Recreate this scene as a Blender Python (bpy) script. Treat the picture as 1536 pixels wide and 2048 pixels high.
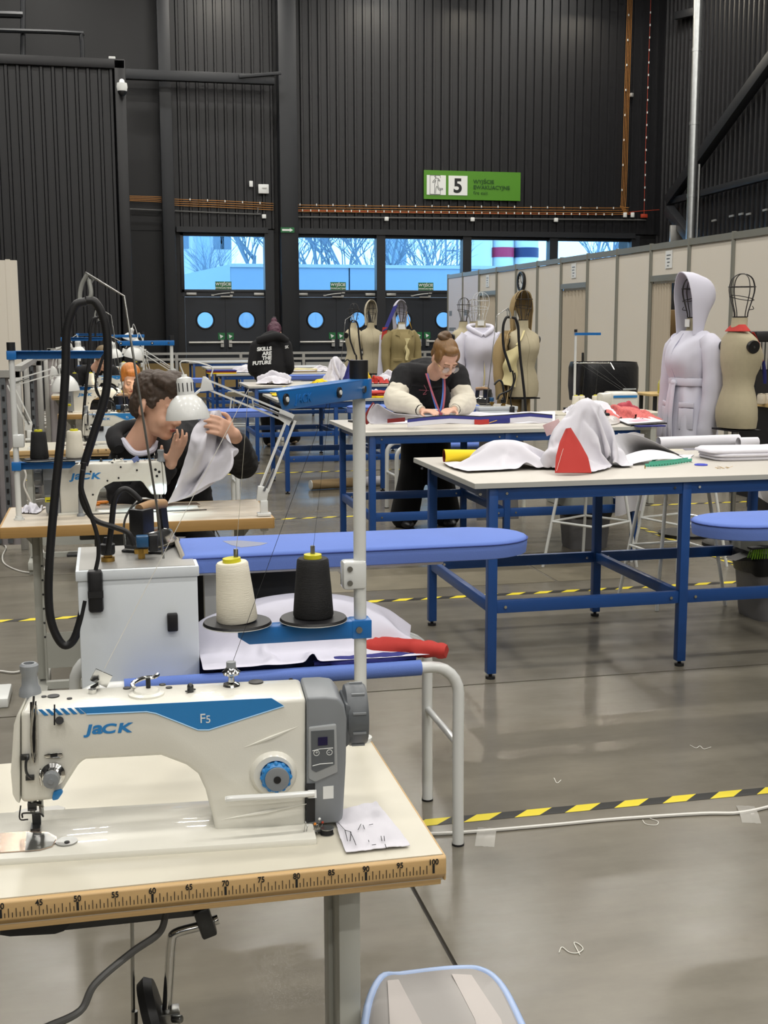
import bpy, bmesh, math, random
from mathutils import Vector, Matrix, noise
random.seed(7)
V = Vector; PI = math.pi
sc = bpy.context.scene
for o in list(bpy.data.objects): bpy.data.objects.remove(o)

# ---------------------------------------------------------------- camera
HC = 1.55; F = 2436.0
yaw, pitch, roll = math.radians(12.80), math.radians(8.69), math.radians(-0.133)
fw = V((math.sin(yaw)*math.cos(pitch), math.cos(yaw)*math.cos(pitch), -math.sin(pitch)))
r0 = V((math.cos(yaw), -math.sin(yaw), 0)); u0 = r0.cross(fw)
rt = r0*math.cos(roll)+u0*math.sin(roll); up = -r0*math.sin(roll)+u0*math.cos(roll)
cd = bpy.data.cameras.new('camera'); cam = bpy.data.objects.new('camera', cd); sc.collection.objects.link(cam)
cam.matrix_world = Matrix(((rt.x, up.x, -fw.x, 0), (rt.y, up.y, -fw.y, 0), (rt.z, up.z, -fw.z, HC), (0, 0, 0, 1)))
cd.sensor_fit = 'HORIZONTAL'; cd.sensor_width = 36; cd.lens = 36*F/1536; cd.clip_end = 500; cd.clip_start = .05
sc.camera = cam
def ray(x, y): return rt*((x-768)/F)-up*((y-1024)/F)+fw
def PZ(x, y, z): r = ray(x, y); return V((0, 0, HC))+r*((z-HC)/r.z)     # a point seen at x, y that lies at height z
def PY(x, y, Y): r = ray(x, y); return V((0, 0, HC))+r*(Y/r.y)           # ... at depth Y
def PX(x, y, X): r = ray(x, y); return V((0, 0, HC))+r*(X/r.x)

# ---------------------------------------------------------------- world, lights, exposure
w = bpy.data.worlds.new('world'); sc.world = w; w.use_nodes = True
bg = w.node_tree.nodes['Background']; bg.inputs[0].default_value = (.80, .90, 1.0, 1); bg.inputs[1].default_value = 3.4
sc.view_settings.view_transform = 'Standard'; sc.view_settings.look = 'None'; sc.view_settings.gamma = 1
sc.view_settings.use_curve_mapping = False; sc.view_settings.exposure = 0.1
sc.cycles.use_denoising = True; sc.cycles.max_bounces = 5; sc.cycles.diffuse_bounces = 2; sc.cycles.glossy_bounces = 2; sc.cycles.use_adaptive_sampling = True; sc.cycles.adaptive_threshold = .04; sc.cycles.adaptive_min_samples = 12
sc.cycles.transmission_bounces = 4; sc.cycles.transparent_max_bounces = 8; sc.cycles.sample_clamp_indirect = 4
sc.cycles.caustics_reflective = False; sc.cycles.caustics_refractive = False
def area(x, y, z, sx, sy, p, col=(1, .965, .90), rx=0):
    l = bpy.data.lights.new('hall_lamp', 'AREA'); l.shape = 'RECTANGLE'; l.size = sx; l.size_y = sy; l.energy = p; l.color = col
    o = bpy.data.objects.new('hall_lamp', l); sc.collection.objects.link(o); o.location = (x, y, z); o.rotation_euler = (rx, 0, 0); return o
for ix in range(5):                                   # high-bay lamps under the roof; rows behind the camera added for frontal fill
    for iy in range(11):
        area(-5.2+ix*4.0, -22.5+iy*4.7, 9.8, 1.3, .35, 120 if iy > 4 else 112)
for x in (2.7, 6.2, 8.4, 11.2):                       # wall washers on the far wall
    area(x, 26.3, 8.9, .5, .2, 38, (1, .9, .72), math.radians(-16))

# ---------------------------------------------------------------- materials
def lin(h):
    h = h.lstrip('#'); c = [int(h[i:i+2], 16)/255 for i in (0, 2, 4)]
    return [x/12.92 if x <= .04045 else ((x+.055)/1.055)**2.4 for x in c]+[1]
MATS = {}
def mat(name, col, rough=.5, metal=0, var=0, vscale=6, bump=0, bscale=200, spec=.5, emit=0, coat=0, stretch=None, alpha=1, trans=0):
    if name in MATS: return MATS[name]
    m = bpy.data.materials.new(name); m.use_nodes = True; nt = m.node_tree; b = nt.nodes['Principled BSDF']; L = nt.links.new
    c = lin(col) if isinstance(col, str) else list(col)+[1]
    b.inputs['Base Color'].default_value = c; b.inputs['Roughness'].default_value = rough; b.inputs['Metallic'].default_value = metal
    b.inputs['Specular IOR Level'].default_value = spec; b.inputs['Coat Weight'].default_value = coat
    b.inputs['Alpha'].default_value = alpha; b.inputs['Transmission Weight'].default_value = trans
    if emit: b.inputs['Emission Color'].default_value = c; b.inputs['Emission Strength'].default_value = emit
    if var or bump:
        tc = nt.nodes.new('ShaderNodeTexCoord'); src = tc.outputs['Object']
        if stretch:
            mp = nt.nodes.new('ShaderNodeMapping'); mp.inputs['Scale'].default_value = stretch; L(src, mp.inputs[0]); src = mp.outputs[0]
    if var:
        n = nt.nodes.new('ShaderNodeTexNoise'); n.inputs['Scale'].default_value = vscale; n.inputs['Detail'].default_value = 5; L(src, n.inputs['Vector'])
        mx = nt.nodes.new('ShaderNodeMix'); mx.data_type = 'RGBA'
        mx.inputs['A'].default_value = [x*(1-var) for x in c[:3]]+[1]; mx.inputs['B'].default_value = [min(1, x*(1+var)) for x in c[:3]]+[1]
        L(n.outputs['Fac'], mx.inputs['Factor']); L(mx.outputs['Result'], b.inputs['Base Color'])
    if bump:
        n2 = nt.nodes.new('ShaderNodeTexNoise'); n2.inputs['Scale'].default_value = bscale; L(src, n2.inputs['Vector'])
        bp = nt.nodes.new('ShaderNodeBump'); bp.inputs['Strength'].default_value = bump; bp.inputs['Distance'].default_value = .002
        L(n2.outputs['Fac'], bp.inputs['Height']); L(bp.outputs[0], b.inputs['Normal'])
    MATS[name] = m; return m
BLUE = mat('blue_steel', '#1d4a8c', .38, var=.08, vscale=3)
BLUE2 = mat('stand_blue', '#1f6cb5', .3)
PAD = mat('ironing_pad_blue', '#647fca', .85, var=.08, vscale=5, bump=.3, bscale=400)
WHITE = mat('white_enamel', '#e6e7e4', .25, coat=.3)
TUBE = mat('white_tube', '#dfe1df', .22, coat=.4)
TOP = mat('table_top_grey_white', '#c6c1b8', .42, var=.03, vscale=2)
TOPEDGE = mat('table_edge_grey', '#b9bab6', .5)
LAM = mat('laminate_cream', '#cfcaba', .33, var=.02, vscale=2)
LAMW = mat('laminate_wood_white', '#cfc4b3', .4, var=.09, vscale=4, stretch=(1.2, 14, 1))
BEECH = mat('beech_edge', '#c6a471', .45, var=.16, vscale=5, stretch=(2, 30, 22), bump=.15)
BEECH2 = mat('beech_edge_plain', '#b08a52', .5, var=.14, vscale=4, stretch=(1.5, 20, 26))
STEELP = mat('painted_steel_grey', '#b7b8b0', .4, var=.03)
CHROME = mat('chrome', '#d8d8d6', .13, 1)
STEEL = mat('steel', '#a9aaa8', .28, 1)
DARKST = mat('dark_steel', '#4b4c4d', .35, .8)
GALV = mat('galvanised', '#c3c6c6', .3, .9, var=.15, vscale=14)
ALU = mat('aluminium_profile', '#b5b4b0', .38, .6)
BLACK = mat('black_plastic', '#17171a', .42)
RUB = mat('black_rubber', '#1b1b1d', .5)
HOSE = mat('hose_black', '#151517', .48, bump=.2, bscale=300)
GREYP = mat('grey_plastic', '#84888c', .4)
GREYD = mat('dark_grey_plastic', '#5d6165', .4)
MACH = mat('machine_white', '#e2e0d6', .27, coat=.45, bump=.06, bscale=500)
MACHB = mat('machine_blue_print', '#2f83c6', .35)
LBLUE = mat('pale_blue_line', '#9cc8ea', .4)
BOXW = mat('generator_box_white', '#dbe1e6', .4, bump=.12, bscale=700)
CLOTH = mat('white_cloth', '#d9d7df', .85, bump=.25, bscale=900)
CLOTHL = mat('lavender_white_cloth', '#d3d2e0', .85, bump=.25, bscale=900)
RED = mat('red_cloth', '#b5322b', .8, bump=.25, bscale=900)
DRED = mat('dark_red_cloth', '#7d2323', .8)
YEL = mat('yellow_cloth', '#f0cf1d', .8, bump=.2, bscale=900)
NAVY = mat('navy_cloth', '#2a2d78', .8, bump=.2, bscale=900)
BLKC = mat('black_cloth', '#141417', .9, bump=.3, bscale=500)
BLKT = mat('black_trousers', '#101012', .92)
PAPER = mat('paper', '#dcdbe2', .6)
LINEN = mat('mannequin_linen', '#b5ab90', .9, var=.06, vscale=40, bump=.35, bscale=1200)
BEIGE = mat('beige_canvas', '#a08a62', .85, var=.08, vscale=9, bump=.3, bscale=700)
CREAMC = mat('cream_gauze', '#d8cc9b', .85)
KNIT = mat('cream_knit', '#ded8c8', .95, bump=.6, bscale=260)
SKIN = mat('skin', '#d8a98f', .5, var=.05, vscale=12)
SKIN2 = mat('skin_pale', '#dcae96', .5, var=.05, vscale=12)
LIP = mat('lips', '#a7625a', .45)
THRW = mat('thread_cream', '#e9e3d2', .75, bump=.5, bscale=60, stretch=(1, 1, 22))
THRK = mat('thread_black', '#141416', .7, bump=.5, bscale=60, stretch=(1, 1, 22))
YELP = mat('yellow_plastic', '#d6cf2b', .4)
PANEL = mat('partition_panel', '#e3dccf', .55, var=.02, vscale=2)
PANELW = mat('partition_poster_white', '#dcdae2', .55)
POST = mat('partition_profile', '#8f8f86', .42, .3)
CURT = mat('folding_curtain', '#c6bba9', .7)
BWALL = mat('black_wall', '#161618', .55, var=.1, vscale=2)
BWALL2 = mat('black_wall_corrugated', '#1a1a1d', .42, var=.1, vscale=1.5)
BSTEEL = mat('black_structural_steel', '#222428', .45)
DOORM = mat('black_door', '#23272e', .4)
WIRE = mat('black_wire', '#222021', .4)
CABW = mat('white_cable', '#dedcd6', .45)
CABG = mat('grey_cable', '#5b5b5a', .5)
THREAD = mat('loose_thread', '#e8e6de', .8)
GREEN = mat('exit_sign_green', '#4f8a1f', .5)
GREEND = mat('exit_sticker_green', '#1f6b3c', .45)
WHT = mat('sign_white', '#e9ebe9', .5)
INK = mat('ink_black', '#17191a', .6)
INKG = mat('ink_dark_green', '#1c4a14', .6)
GLOW = mat('photoluminescent_pale', '#cfe3bd', .6)
BRASS = mat('brass', '#b08d4a', .3, 1)
ORANGE = mat('orange_plastic', '#de8424', .4)
BINP = mat('bin_grey', '#7d7c7e', .45)
BINB = mat('bin_black', '#1c1d1e', .45)
BAG = mat('bin_bag', '#16171a', .3, bump=.8, bscale=40)
WOODT = mat('pale_wood', '#c9ac74', .5, var=.1, vscale=5, stretch=(1, 10, 1))
PLY = mat('plywood', '#8d7648', .6, var=.1, vscale=3)
HAIRB = mat('brown_hair', '#42342a', .6, var=.45, vscale=60, stretch=(1, 1, .25), bump=.9, bscale=120)
HAIRA = mat('auburn_hair', '#7d5b33', .45, var=.35, vscale=70, stretch=(1, 1, .2), bump=.8, bscale=140)
HAIRR = mat('red_blonde_hair', '#c67a35', .45, var=.5, vscale=30, stretch=(3, .6, .3), bump=.6, bscale=120)
HAIRP = mat('dark_pink_hair', '#4a2235', .6, var=.6, vscale=40)
CARD = mat('cardboard_tube', '#9c8460', .8)
GREENT = mat('green_tape_measure', '#58bda2', .6)
LEATH = mat('brown_bag', '#7c6238', .6)
REDBOX = mat('red_junction_box', '#a83a22', .5)
COPPER = mat('copper_cable', '#b07a40', .4, .3)
LENS = mat('spectacle_lens', '#d9d9dc', .05, alpha=.25)
TAPEC = mat('clear_tape', '#c6c3bb', .2, alpha=.55)
BULB = mat('lamp_bulb_lit', '#fff1d8', .5, emit=6)

# ---------------------------------------------------------------- mesh helpers
class MB:
    def __init__(s): s.v = []; s.f = []; s.m = []
    def add(s, vs, fs, mi=0):
        b = len(s.v); s.v += [V(p) for p in vs]; s.f += [[i+b for i in f] for f in fs]; s.m += [mi]*len(fs); return s
    def box(s, c, d, R=None, mi=0):
        vs = [V((x*d[0]/2, y*d[1]/2, z*d[2]/2)) for z in (-1, 1) for x, y in ((-1, -1), (1, -1), (1, 1), (-1, 1))]
        if R: vs = [R @ p for p in vs]
        return s.add([p+V(c) for p in vs], [(3, 2, 1, 0), (4, 5, 6, 7), (0, 1, 5, 4), (1, 2, 6, 5), (2, 3, 7, 6), (3, 0, 4, 7)], mi)
    def bar(s, a, b, w, h, upv=(0, 0, 1), mi=0):
        a, b = V(a), V(b); d = (b-a); L = d.length; d.normalize(); x = d.cross(V(upv))
        if x.length < 1e-4: x = d.cross(V((1, 0, 0)))
        x.normalize(); z = x.cross(d); R = Matrix((x, d, z)).transposed()
        return s.box((a+b)/2, (w, L, h), R, mi)
    def tube(s, pts, r, n=8, closed=False, caps=True, mi=0, flat=1.0):
        pts = [V(p) for p in pts]; N = len(pts); R = r if isinstance(r, (list, tuple)) else [r]*N
        T = []
        for i in range(N):
            a = pts[(i-1) % N] if closed or i else pts[0]; b = pts[(i+1) % N] if closed or i < N-1 else pts[-1]
            t = b-a; T.append(t.normalized() if t.length > 1e-9 else V((0, 0, 1)))
        q = T[0].orthogonal().normalized(); vs = []
        if abs(T[0].z) < .9: q = (V((0, 0, 1))-T[0]*T[0].z).normalized()
        for i in range(N):
            q = q-T[i]*q.dot(T[i]); q = q.normalized() if q.length > 1e-6 else T[i].orthogonal().normalized(); p = T[i].cross(q)
            for k in range(n):
                a = 2*PI*k/n; vs.append(pts[i]+q*(math.cos(a)*R[i]*flat)+p*(math.sin(a)*R[i]))
        fs = [(i*n+k, i*n+(k+1) % n, ((i+1) % N)*n+(k+1) % n, ((i+1) % N)*n+k) for i in range(N if closed else N-1) for k in range(n)]
        if caps and not closed: fs += [tuple(range(n-1, -1, -1)), tuple((N-1)*n+k for k in range(n))]
        return s.add(vs, fs, mi)
    def cyl(s, a, b, r0, r1=None, n=16, mi=0): return s.tube([a, b], [r0, r0 if r1 is None else r1], n, mi=mi)
    def loft(s, rings, caps=True, mi=0, closed=True):
        n = len(rings[0]); vs = [p for r in rings for p in r]; k2 = n if closed else n-1
        fs = [(i*n+k, i*n+(k+1) % n, (i+1)*n+(k+1) % n, (i+1)*n+k) for i in range(len(rings)-1) for k in range(k2)]
        if caps and closed: fs += [tuple(range(n-1, -1, -1)), tuple((len(rings)-1)*n+k for k in range(n))]
        return s.add(vs, fs, mi)
    def lathe(s, prof, c=(0, 0, 0), n=24, R=None, mi=0, caps=True):
        rings = []
        for r, z in prof:
            ring = [V((r*math.cos(2*PI*k/n), r*math.sin(2*PI*k/n), z)) for k in range(n)]
            if R: ring = [R @ p for p in ring]
            rings.append([p+V(c) for p in ring])
        return s.loft(rings, caps, mi)
    def ell(s, c, r, R=None, nu=20, nv=12, mi=0):
        rings = []
        for j in range(1, nv):
            t = PI*j/nv; rings.append([V((r[0]*math.sin(t)*math.cos(2*PI*k/nu), r[1]*math.sin(t)*math.sin(2*PI*k/nu), -r[2]*math.cos(t))) for k in range(nu)])
        if R: rings = [[R @ p for p in q] for q in rings]
        rings = [[p+V(c) for p in q] for q in rings]
        return s.loft(rings, True, mi)
    def prism(s, poly, d, mi=0):                     # poly: 3-D points in one plane, swept by vector d
        n = len(poly); d = V(d); a = [V(p) for p in poly]; vs = a+[p+d for p in a]
        nrm = V((0, 0, 0))
        for i in range(n): nrm += a[i].cross(a[(i+1) % n])
        fs = [tuple(range(n)), tuple(range(2*n-1, n-1, -1))]+[(i, n+i, n+(i+1) % n, (i+1) % n) for i in range(n)]
        if nrm.dot(d) > 0: fs = [tuple(reversed(f)) for f in fs]
        return s.add(vs, fs, mi)
    def sheet(s, fn, nu, nv, th=0, mi=0):            # a surface fn(u, v); th gives it thickness
        g = [[V(fn(i/nu, j/nv)) for i in range(nu+1)] for j in range(nv+1)]; n = nu+1
        vs = [p for r in g for p in r]; fs = [(j*n+i, j*n+i+1, (j+1)*n+i+1, (j+1)*n+i) for j in range(nv) for i in range(nu)]
        if th:
            nr = []
            for j in range(nv+1):
                for i in range(nu+1):
                    a = g[j][min(i+1, nu)]-g[j][max(i-1, 0)]; b = g[min(j+1, nv)][i]-g[max(j-1, 0)][i]; q = a.cross(b); nr.append(q.normalized() if q.length > 1e-12 else V((0, 0, 1)))
            m = len(vs); vs = vs+[p-q*th for p, q in zip(vs, nr)]; fs += [tuple(m+k for k in reversed(f)) for f in fs]
            rim = [i for i in range(nu+1)]+[j*n+nu for j in range(1, nv+1)]+[nv*n+i for i in range(nu-1, -1, -1)]+[j*n for j in range(nv-1, 0, -1)]
            fs += [(rim[k], m+rim[k], m+rim[(k+1) % len(rim)], rim[(k+1) % len(rim)])for k in range(len(rim))]
        return s.add(vs, fs, mi)
    def xf(s, M): s.v = [M @ p for p in s.v]; return s
def spl(pts, k=6, closed=False):                     # Catmull-Rom through the points
    pts = [V(p) for p in pts]; n = len(pts); out = []
    for i in range(n if closed else n-1):
        p0 = pts[(i-1) % n] if closed or i else pts[0]*2-pts[1]; p1 = pts[i]; p2 = pts[(i+1) % n]
        p3 = pts[(i+2) % n] if closed or i < n-2 else pts[-1]*2-pts[-2]
        for j in range(k):
            t = j/k; out.append(.5*((2*p1)+(p2-p0)*t+(2*p0-5*p1+4*p2-p3)*t*t+(3*p1-p0-3*p2+p3)*t**3))
    if not closed: out.append(pts[-1])
    return out
C = sc.collection
def obj(name, mb, m, parent=None, bevel=0, seg=2, smooth=True, ang=38, world=True, voxel=0, relax=0, sub=0):
    me = bpy.data.meshes.new(name); mats = m if isinstance(m, (list, tuple)) else [m]
    for x in mats: me.materials.append(x)
    vs = mb.v
    if parent is not None and world:
        iv = WM(parent).inverted(); vs = [iv @ p for p in vs]
    me.from_pydata(vs, [], mb.f)
    if len(mats) > 1: me.polygons.foreach_set('material_index', mb.m)
    if bevel:
        bm = bmesh.new(); bm.from_mesh(me)
        es = [e for e in bm.edges if len(e.link_faces) == 2 and e.calc_face_angle(0) > .5]
        bmesh.ops.bevel(bm, geom=es, offset=bevel, segments=seg, profile=.5, affect='EDGES', clamp_overlap=True); bm.to_mesh(me); bm.free()
    o = bpy.data.objects.new(name, me); C.objects.link(o)
    if voxel:
        rm = o.modifiers.new('r', 'REMESH'); rm.mode = 'VOXEL'; rm.voxel_size = voxel; rm.use_smooth_shade = True
        if relax: sm = o.modifiers.new('s', 'SMOOTH'); sm.iterations = relax; sm.factor = .5
        dg = bpy.context.evaluated_depsgraph_get(); n = bpy.data.meshes.new_from_object(o.evaluated_get(dg)); o.modifiers.clear(); o.data = n; me = n
        if not me.materials: me.materials.append(mats[0])
    if smooth:
        me.polygons.foreach_set('use_smooth', [True]*len(me.polygons))
        if not voxel: me.set_sharp_from_angle(angle=math.radians(ang))
    if sub: ss = o.modifiers.new('sub', 'SUBSURF'); ss.levels = ss.render_levels = sub
    if parent is not None: o.parent = parent
    return o
_wm = {}
def WM(o):
    M = Matrix.LocRotScale(o.location, o.rotation_euler, o.scale); return WM(o.parent) @ M if o.parent else M
def tag(o, label=None, cat=None, group=None, kind=None):
    if label: o['label'] = label
    if cat: o['category'] = cat
    if group: o['group'] = group
    if kind: o['kind'] = kind
    return o
def thing(name, label, cat, loc=(0, 0, 0), rz=0, group=None):
    o = bpy.data.objects.new(name, None); C.objects.link(o); o.empty_display_size = .1; o.location = loc; o.rotation_euler = (0, 0, rz)
    return tag(o, label, cat, group)
def struct(name, mb, m, **k): return tag(obj(name, mb, m, **k), kind='structure')
def kids(o): return [c for c in bpy.data.objects if c.parent is o]
def dup(root, loc, rz=None, label=None, group=None, parent=None):
    r = root.copy(); C.objects.link(r); r.parent = parent
    if loc is not None: r.location = loc
    if rz is not None: r.rotation_euler = (0, 0, rz)
    if label: r['label'] = label
    if group: r['group'] = group
    for c in kids(root): dup(c, None, parent=r)
    return r
def text(name, s, m, M, size, parent=None, depth=.0004, shear=0, align='LEFT', off=0, sx=1, word=1):
    cu = bpy.data.curves.new(name, 'FONT'); cu.body = s; cu.size = size; cu.extrude = depth; cu.shear = shear; cu.align_x = align; cu.offset = off; cu.space_character = word
    t = bpy.data.objects.new(name, cu); C.objects.link(t)
    dg = bpy.context.evaluated_depsgraph_get(); me = bpy.data.meshes.new_from_object(t.evaluated_get(dg)); bpy.data.objects.remove(t)
    o = bpy.data.objects.new(name, me); C.objects.link(o); me.materials.clear(); me.materials.append(m)
    T = M @ Matrix.Diagonal((sx, 1, 1, 1)); T = (WM(parent).inverted() @ T) if parent is not None else T
    me.transform(T); o.parent = parent; return o
def face(o, x=(1, 0, 0), y=(0, 0, 1)):               # frame for flat lettering: origin, right, up
    x = V(x).normalized(); y = V(y).normalized(); z = x.cross(y); M = Matrix((x, y, z)).transposed().to_4x4(); M.translation = V(o); return M
def nz(p, s=1.0): return noise.noise(V(p)*s)
def folds(o, a, s, stretch=(1, 1, 1)):                # small cloth creases on a finished mesh
    me = o.data; me.update(); st = V(stretch)
    co = [(v.co.copy(), v.normal.copy()) for v in me.vertices]
    for v, (c, n) in zip(me.vertices, co): p = V((c.x*st.x, c.y*st.y, c.z*st.z)); v.co = c+n*(a*(1-abs(nz(p*s))*2.2)+.4*a*nz(p*s*2.3))
    return o

# ---------------------------------------------------------------- draped cloth, settled with the cloth solver
def drape(nx, ny, w, d, z, cols, frames=40, wrinkle=0, squeeze=1.0, rot=0, seed=0, bend=.4, tilt=0, wf=45, floor=(4, 4), grid=None, pin=None, selfc=True):
    me = bpy.data.meshes.new('drape'); vs = []; rg = random.Random(seed); R = Matrix.Rotation(rot, 3, 'Z')
    for j in range(ny+1):
        for i in range(nx+1):
            x, y = (i/nx-.5)*w*squeeze, (j/ny-.5)*d; vs.append(R @ V((x, y, z+wrinkle*math.sin(i/nx*w*wf+j*.25)+.01*nz((x*9, y*9, seed))+tilt*x)))
    if grid: vs = [V(grid(i/nx, j/ny)) for j in range(ny+1) for i in range(nx+1)]
    me.from_pydata(vs, [], [(j*(nx+1)+i, j*(nx+1)+i+1, (j+1)*(nx+1)+i+1, (j+1)*(nx+1)+i) for j in range(ny) for i in range(nx)])
    o = bpy.data.objects.new('drape', me); C.objects.link(o); tmp = [o]
    for c, r in cols:
        q = obj('collider', MB().ell(c, r, nu=20, nv=12), CLOTH); tmp.append(q); cm = q.modifiers.new('c', 'COLLISION'); q.collision.thickness_outer = .006; q.collision.cloth_friction = 12
    if floor:
        q = obj('collider', MB().box((0, 0, -.05), (floor[0], floor[1], .1)), CLOTH); tmp.append(q); q.modifiers.new('c', 'COLLISION'); q.collision.thickness_outer = .005; q.collision.cloth_friction = 20
    m = o.modifiers.new('cloth', 'CLOTH'); s = m.settings; s.quality = 4; s.mass = .12; s.tension_stiffness = 12; s.compression_stiffness = 12; s.shear_stiffness = 4; s.bending_stiffness = bend; s.air_damping = 2
    m.collision_settings.collision_quality = 2; m.collision_settings.distance_min = .005; m.collision_settings.use_self_collision = selfc; m.collision_settings.self_distance_min = .006
    if pin: vg = o.vertex_groups.new(name='pin'); vg.add([j*(nx+1)+i for i, j in pin], 1, 'REPLACE'); s.vertex_group_mass = 'pin'
    m.point_cache.frame_start = 1; m.point_cache.frame_end = frames+2
    for f in range(1, frames+1): sc.frame_set(f)
    dg = bpy.context.evaluated_depsgraph_get(); ev = o.evaluated_get(dg); n = ev.to_mesh(); out = MB(); out.add([v.co.copy() for v in n.vertices], [list(p.vertices) for p in n.polygons]); ev.to_mesh_clear()
    for q in tmp: bpy.data.objects.remove(q)
    sc.frame_set(1); return out
SIMS = {}
SIMS['tall'] = drape(44, 40, .85, .68, .42, [((0, 0, .12), (.10, .09, .12)), ((.01, .01, .25), (.07, .07, .07)), ((-.14, .02, .10), (.06, .06, .10)), ((.14, -.03, .04), (.08, .08, .05))], 34, .035, .66, .25, 1, .5, wf=38)
SIMS['dome'] = drape(28, 24, .50, .40, .13, [((.02, .02, .035), (.115, .075, .065))], 26, .003, 1.0, .12, 2, 6.0, wf=18)
SIMS['low'] = drape(32, 28, .6, .5, .14, [((.06, 0, .02), (.10, .09, .05)), ((-.12, .03, .015), (.07, .08, .035))], 34, .03, .7, -.3, 3, .4, wf=40)
SIMS['sling'] = drape(40, 30, .82, .62, .20, [((-.02, .06, .02), (.34, .13, .085)), ((.2, .0, .0), (.12, .1, .06))], 28, .012, .93, .04, 5, 1.5, wf=22)
def lerp(pts, t):
    u = t*(len(pts)-1); i = min(int(u), len(pts)-2); f = u-i; return (pts[i][0]*(1-f)+pts[i+1][0]*f, pts[i][1]*(1-f)+pts[i+1][1]*f)
Lc = [(418, 822), (402, 838), (384, 862), (374, 905), (362, 945), (346, 985), (334, 1008)]; Rc = [(440, 820), (456, 856), (470, 884), (478, 905), (466, 925), (432, 950), (356, 1000)]
Ls = [(p.x, p.z) for p in spl([V((a, 0, b)) for a, b in Lc], 5)]; Rs = [(p.x, p.z) for p in spl([V((a, 0, b)) for a, b in Rc], 5)]
def held(u, v):
    a, b = lerp(Ls, v), lerp(Rs, v); x, y = a[0]+(b[0]-a[0])*u, a[1]+(b[1]-a[1])*u; return PY(x, y, 5.12-.08*v+(.05*math.sin(u*9+v*5+.5)+.03*math.sin(v*11-u*3))*min(1, v*3)*min(1, (1-v)*4))
SIMS['held'] = drape(32, 40, 1, 1, 0, [], 20, floor=None, grid=held, bend=.5, selfc=False, pin=[(i, j) for i in range(0, 33, 2) for j in (0, 1)]+[(i, 40) for i in range(33)]+[(0, j) for j in range(0, 41, 3)]+[(32, 18), (32, 19)])
# ================================================================ the hall
YB = 27.5
def floor_mat():
    m = bpy.data.materials.new('polished_concrete'); m.use_nodes = True; nt = m.node_tree; b = nt.nodes['Principled BSDF']; L = nt.links.new
    tc = nt.nodes.new('ShaderNodeTexCoord'); g = tc.outputs['Object']
    def ns(scale, det, st=None):
        n = nt.nodes.new('ShaderNodeTexNoise'); n.inputs['Scale'].default_value = scale; n.inputs['Detail'].default_value = det; n.inputs['Roughness'].default_value = .65
        if st: mp = nt.nodes.new('ShaderNodeMapping'); mp.inputs['Scale'].default_value = st; L(g, mp.inputs[0]); L(mp.outputs[0], n.inputs['Vector'])
        else: L(g, n.inputs['Vector'])
        return n
    n1 = ns(.9, 6); n2 = ns(5, 8, (.45, 1.6, 1)); n3 = ns(.35, 3, (.5, 2.2, 1))
    r1 = nt.nodes.new('ShaderNodeValToRGB'); e = r1.color_ramp.elements; e[0].position = .30; e[0].color = lin('#5f5b52'); e[1].position = .72; e[1].color = lin('#857f72')
    a = nt.nodes.new('ShaderNodeMath'); a.operation = 'MULTIPLY_ADD'; L(n1.outputs['Fac'], a.inputs[0]); a.inputs[1].default_value = .55
    bb = nt.nodes.new('ShaderNodeMath'); bb.operation = 'MULTIPLY'; L(n2.outputs['Fac'], bb.inputs[0]); bb.inputs[1].default_value = .27; L(bb.outputs[0], a.inputs[2])
    c = nt.nodes.new('ShaderNodeMath'); c.operation = 'MULTIPLY_ADD'; L(n3.outputs['Fac'], c.inputs[0]); c.inputs[1].default_value = .18; L(a.outputs[0], c.inputs[2])
    L(c.outputs[0], r1.inputs[0]); L(r1.outputs[0], b.inputs['Base Color'])
    rr = nt.nodes.new('ShaderNodeMapRange'); rr.inputs[3].default_value = .15; rr.inputs[4].default_value = .32; L(n2.outputs['Fac'], rr.inputs[0]); L(rr.outputs[0], b.inputs['Roughness'])
    b.inputs['Specular IOR Level'].default_value = .4
    return m
CONC = floor_mat()
fl = struct('floor', MB().box((2, 2, -.06), (24, 56, .1)), mat('floor_joint', '#3d3a35', .8))
xs = [-10, -4.6, .785, 6.6, 14]; ys = [-26, -2, 4.93, 7.82, 12.9, 20, 30]
for i in range(4):
    for j in range(6):
        s = .006
        obj('slab', MB().box(((xs[i]+xs[i+1])/2, (ys[j]+ys[j+1])/2, -.006), (xs[i+1]-xs[i]-2*s, ys[j+1]-ys[j]-2*s, .012)), CONC, fl)
# long trench covers in the floor
tr = mat('trench_cover', '#77705f', .6, var=.25, vscale=7)
for k in range(5):
    obj('trench_cover', MB().box((.78+k*.62-.3, 7.2, .0008), (.6, .62, .0016)), tr, fl)

def corr(p, d, L, z0, z1, n, per=.2, dep=.045, nl=.5):   # profiled sheet from p along d, ribs towards n
    p, d, n = V(p), V(d).normalized(), V(n); u = []; x = 0
    while x < L:
        for a, b in ((0, 0), (.62*per, 0), (.70*per, -1), (.92*per, -1), (1.0*per, 0)):
            if x+a <= L: u.append((x+a, b))
        x += per
    m = MB(); pts = [p+d*a+n*(b*dep) for a, b in u]
    vs = [V((q.x, q.y, z0)) for q in pts]+[V((q.x, q.y, z1)) for q in pts]; k = len(pts)
    m.add(vs, [(i, i+1, k+i+1, k+i) for i in range(k-1)]); return m
WX = [(1.77, 3.54), (4.25, 6.08), (6.29, 8.11), (8.32, 10.22), (10.44, 12.27)]
bw = MB(); y0, y1 = YB+.06, YB+.3; ZT = 3.52
bw.box((2, (y0+y1)/2, 7.4), (24, y1-y0, 7.6))
for a, b in ((-10, 1.765), (3.545, 4.245), (12.275, 14)): bw.box(((a+b)/2, (y0+y1)/2, 1.8), (b-a, y1-y0, 3.62))
struct('wall_back', bw, BWALL, smooth=False)
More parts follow.
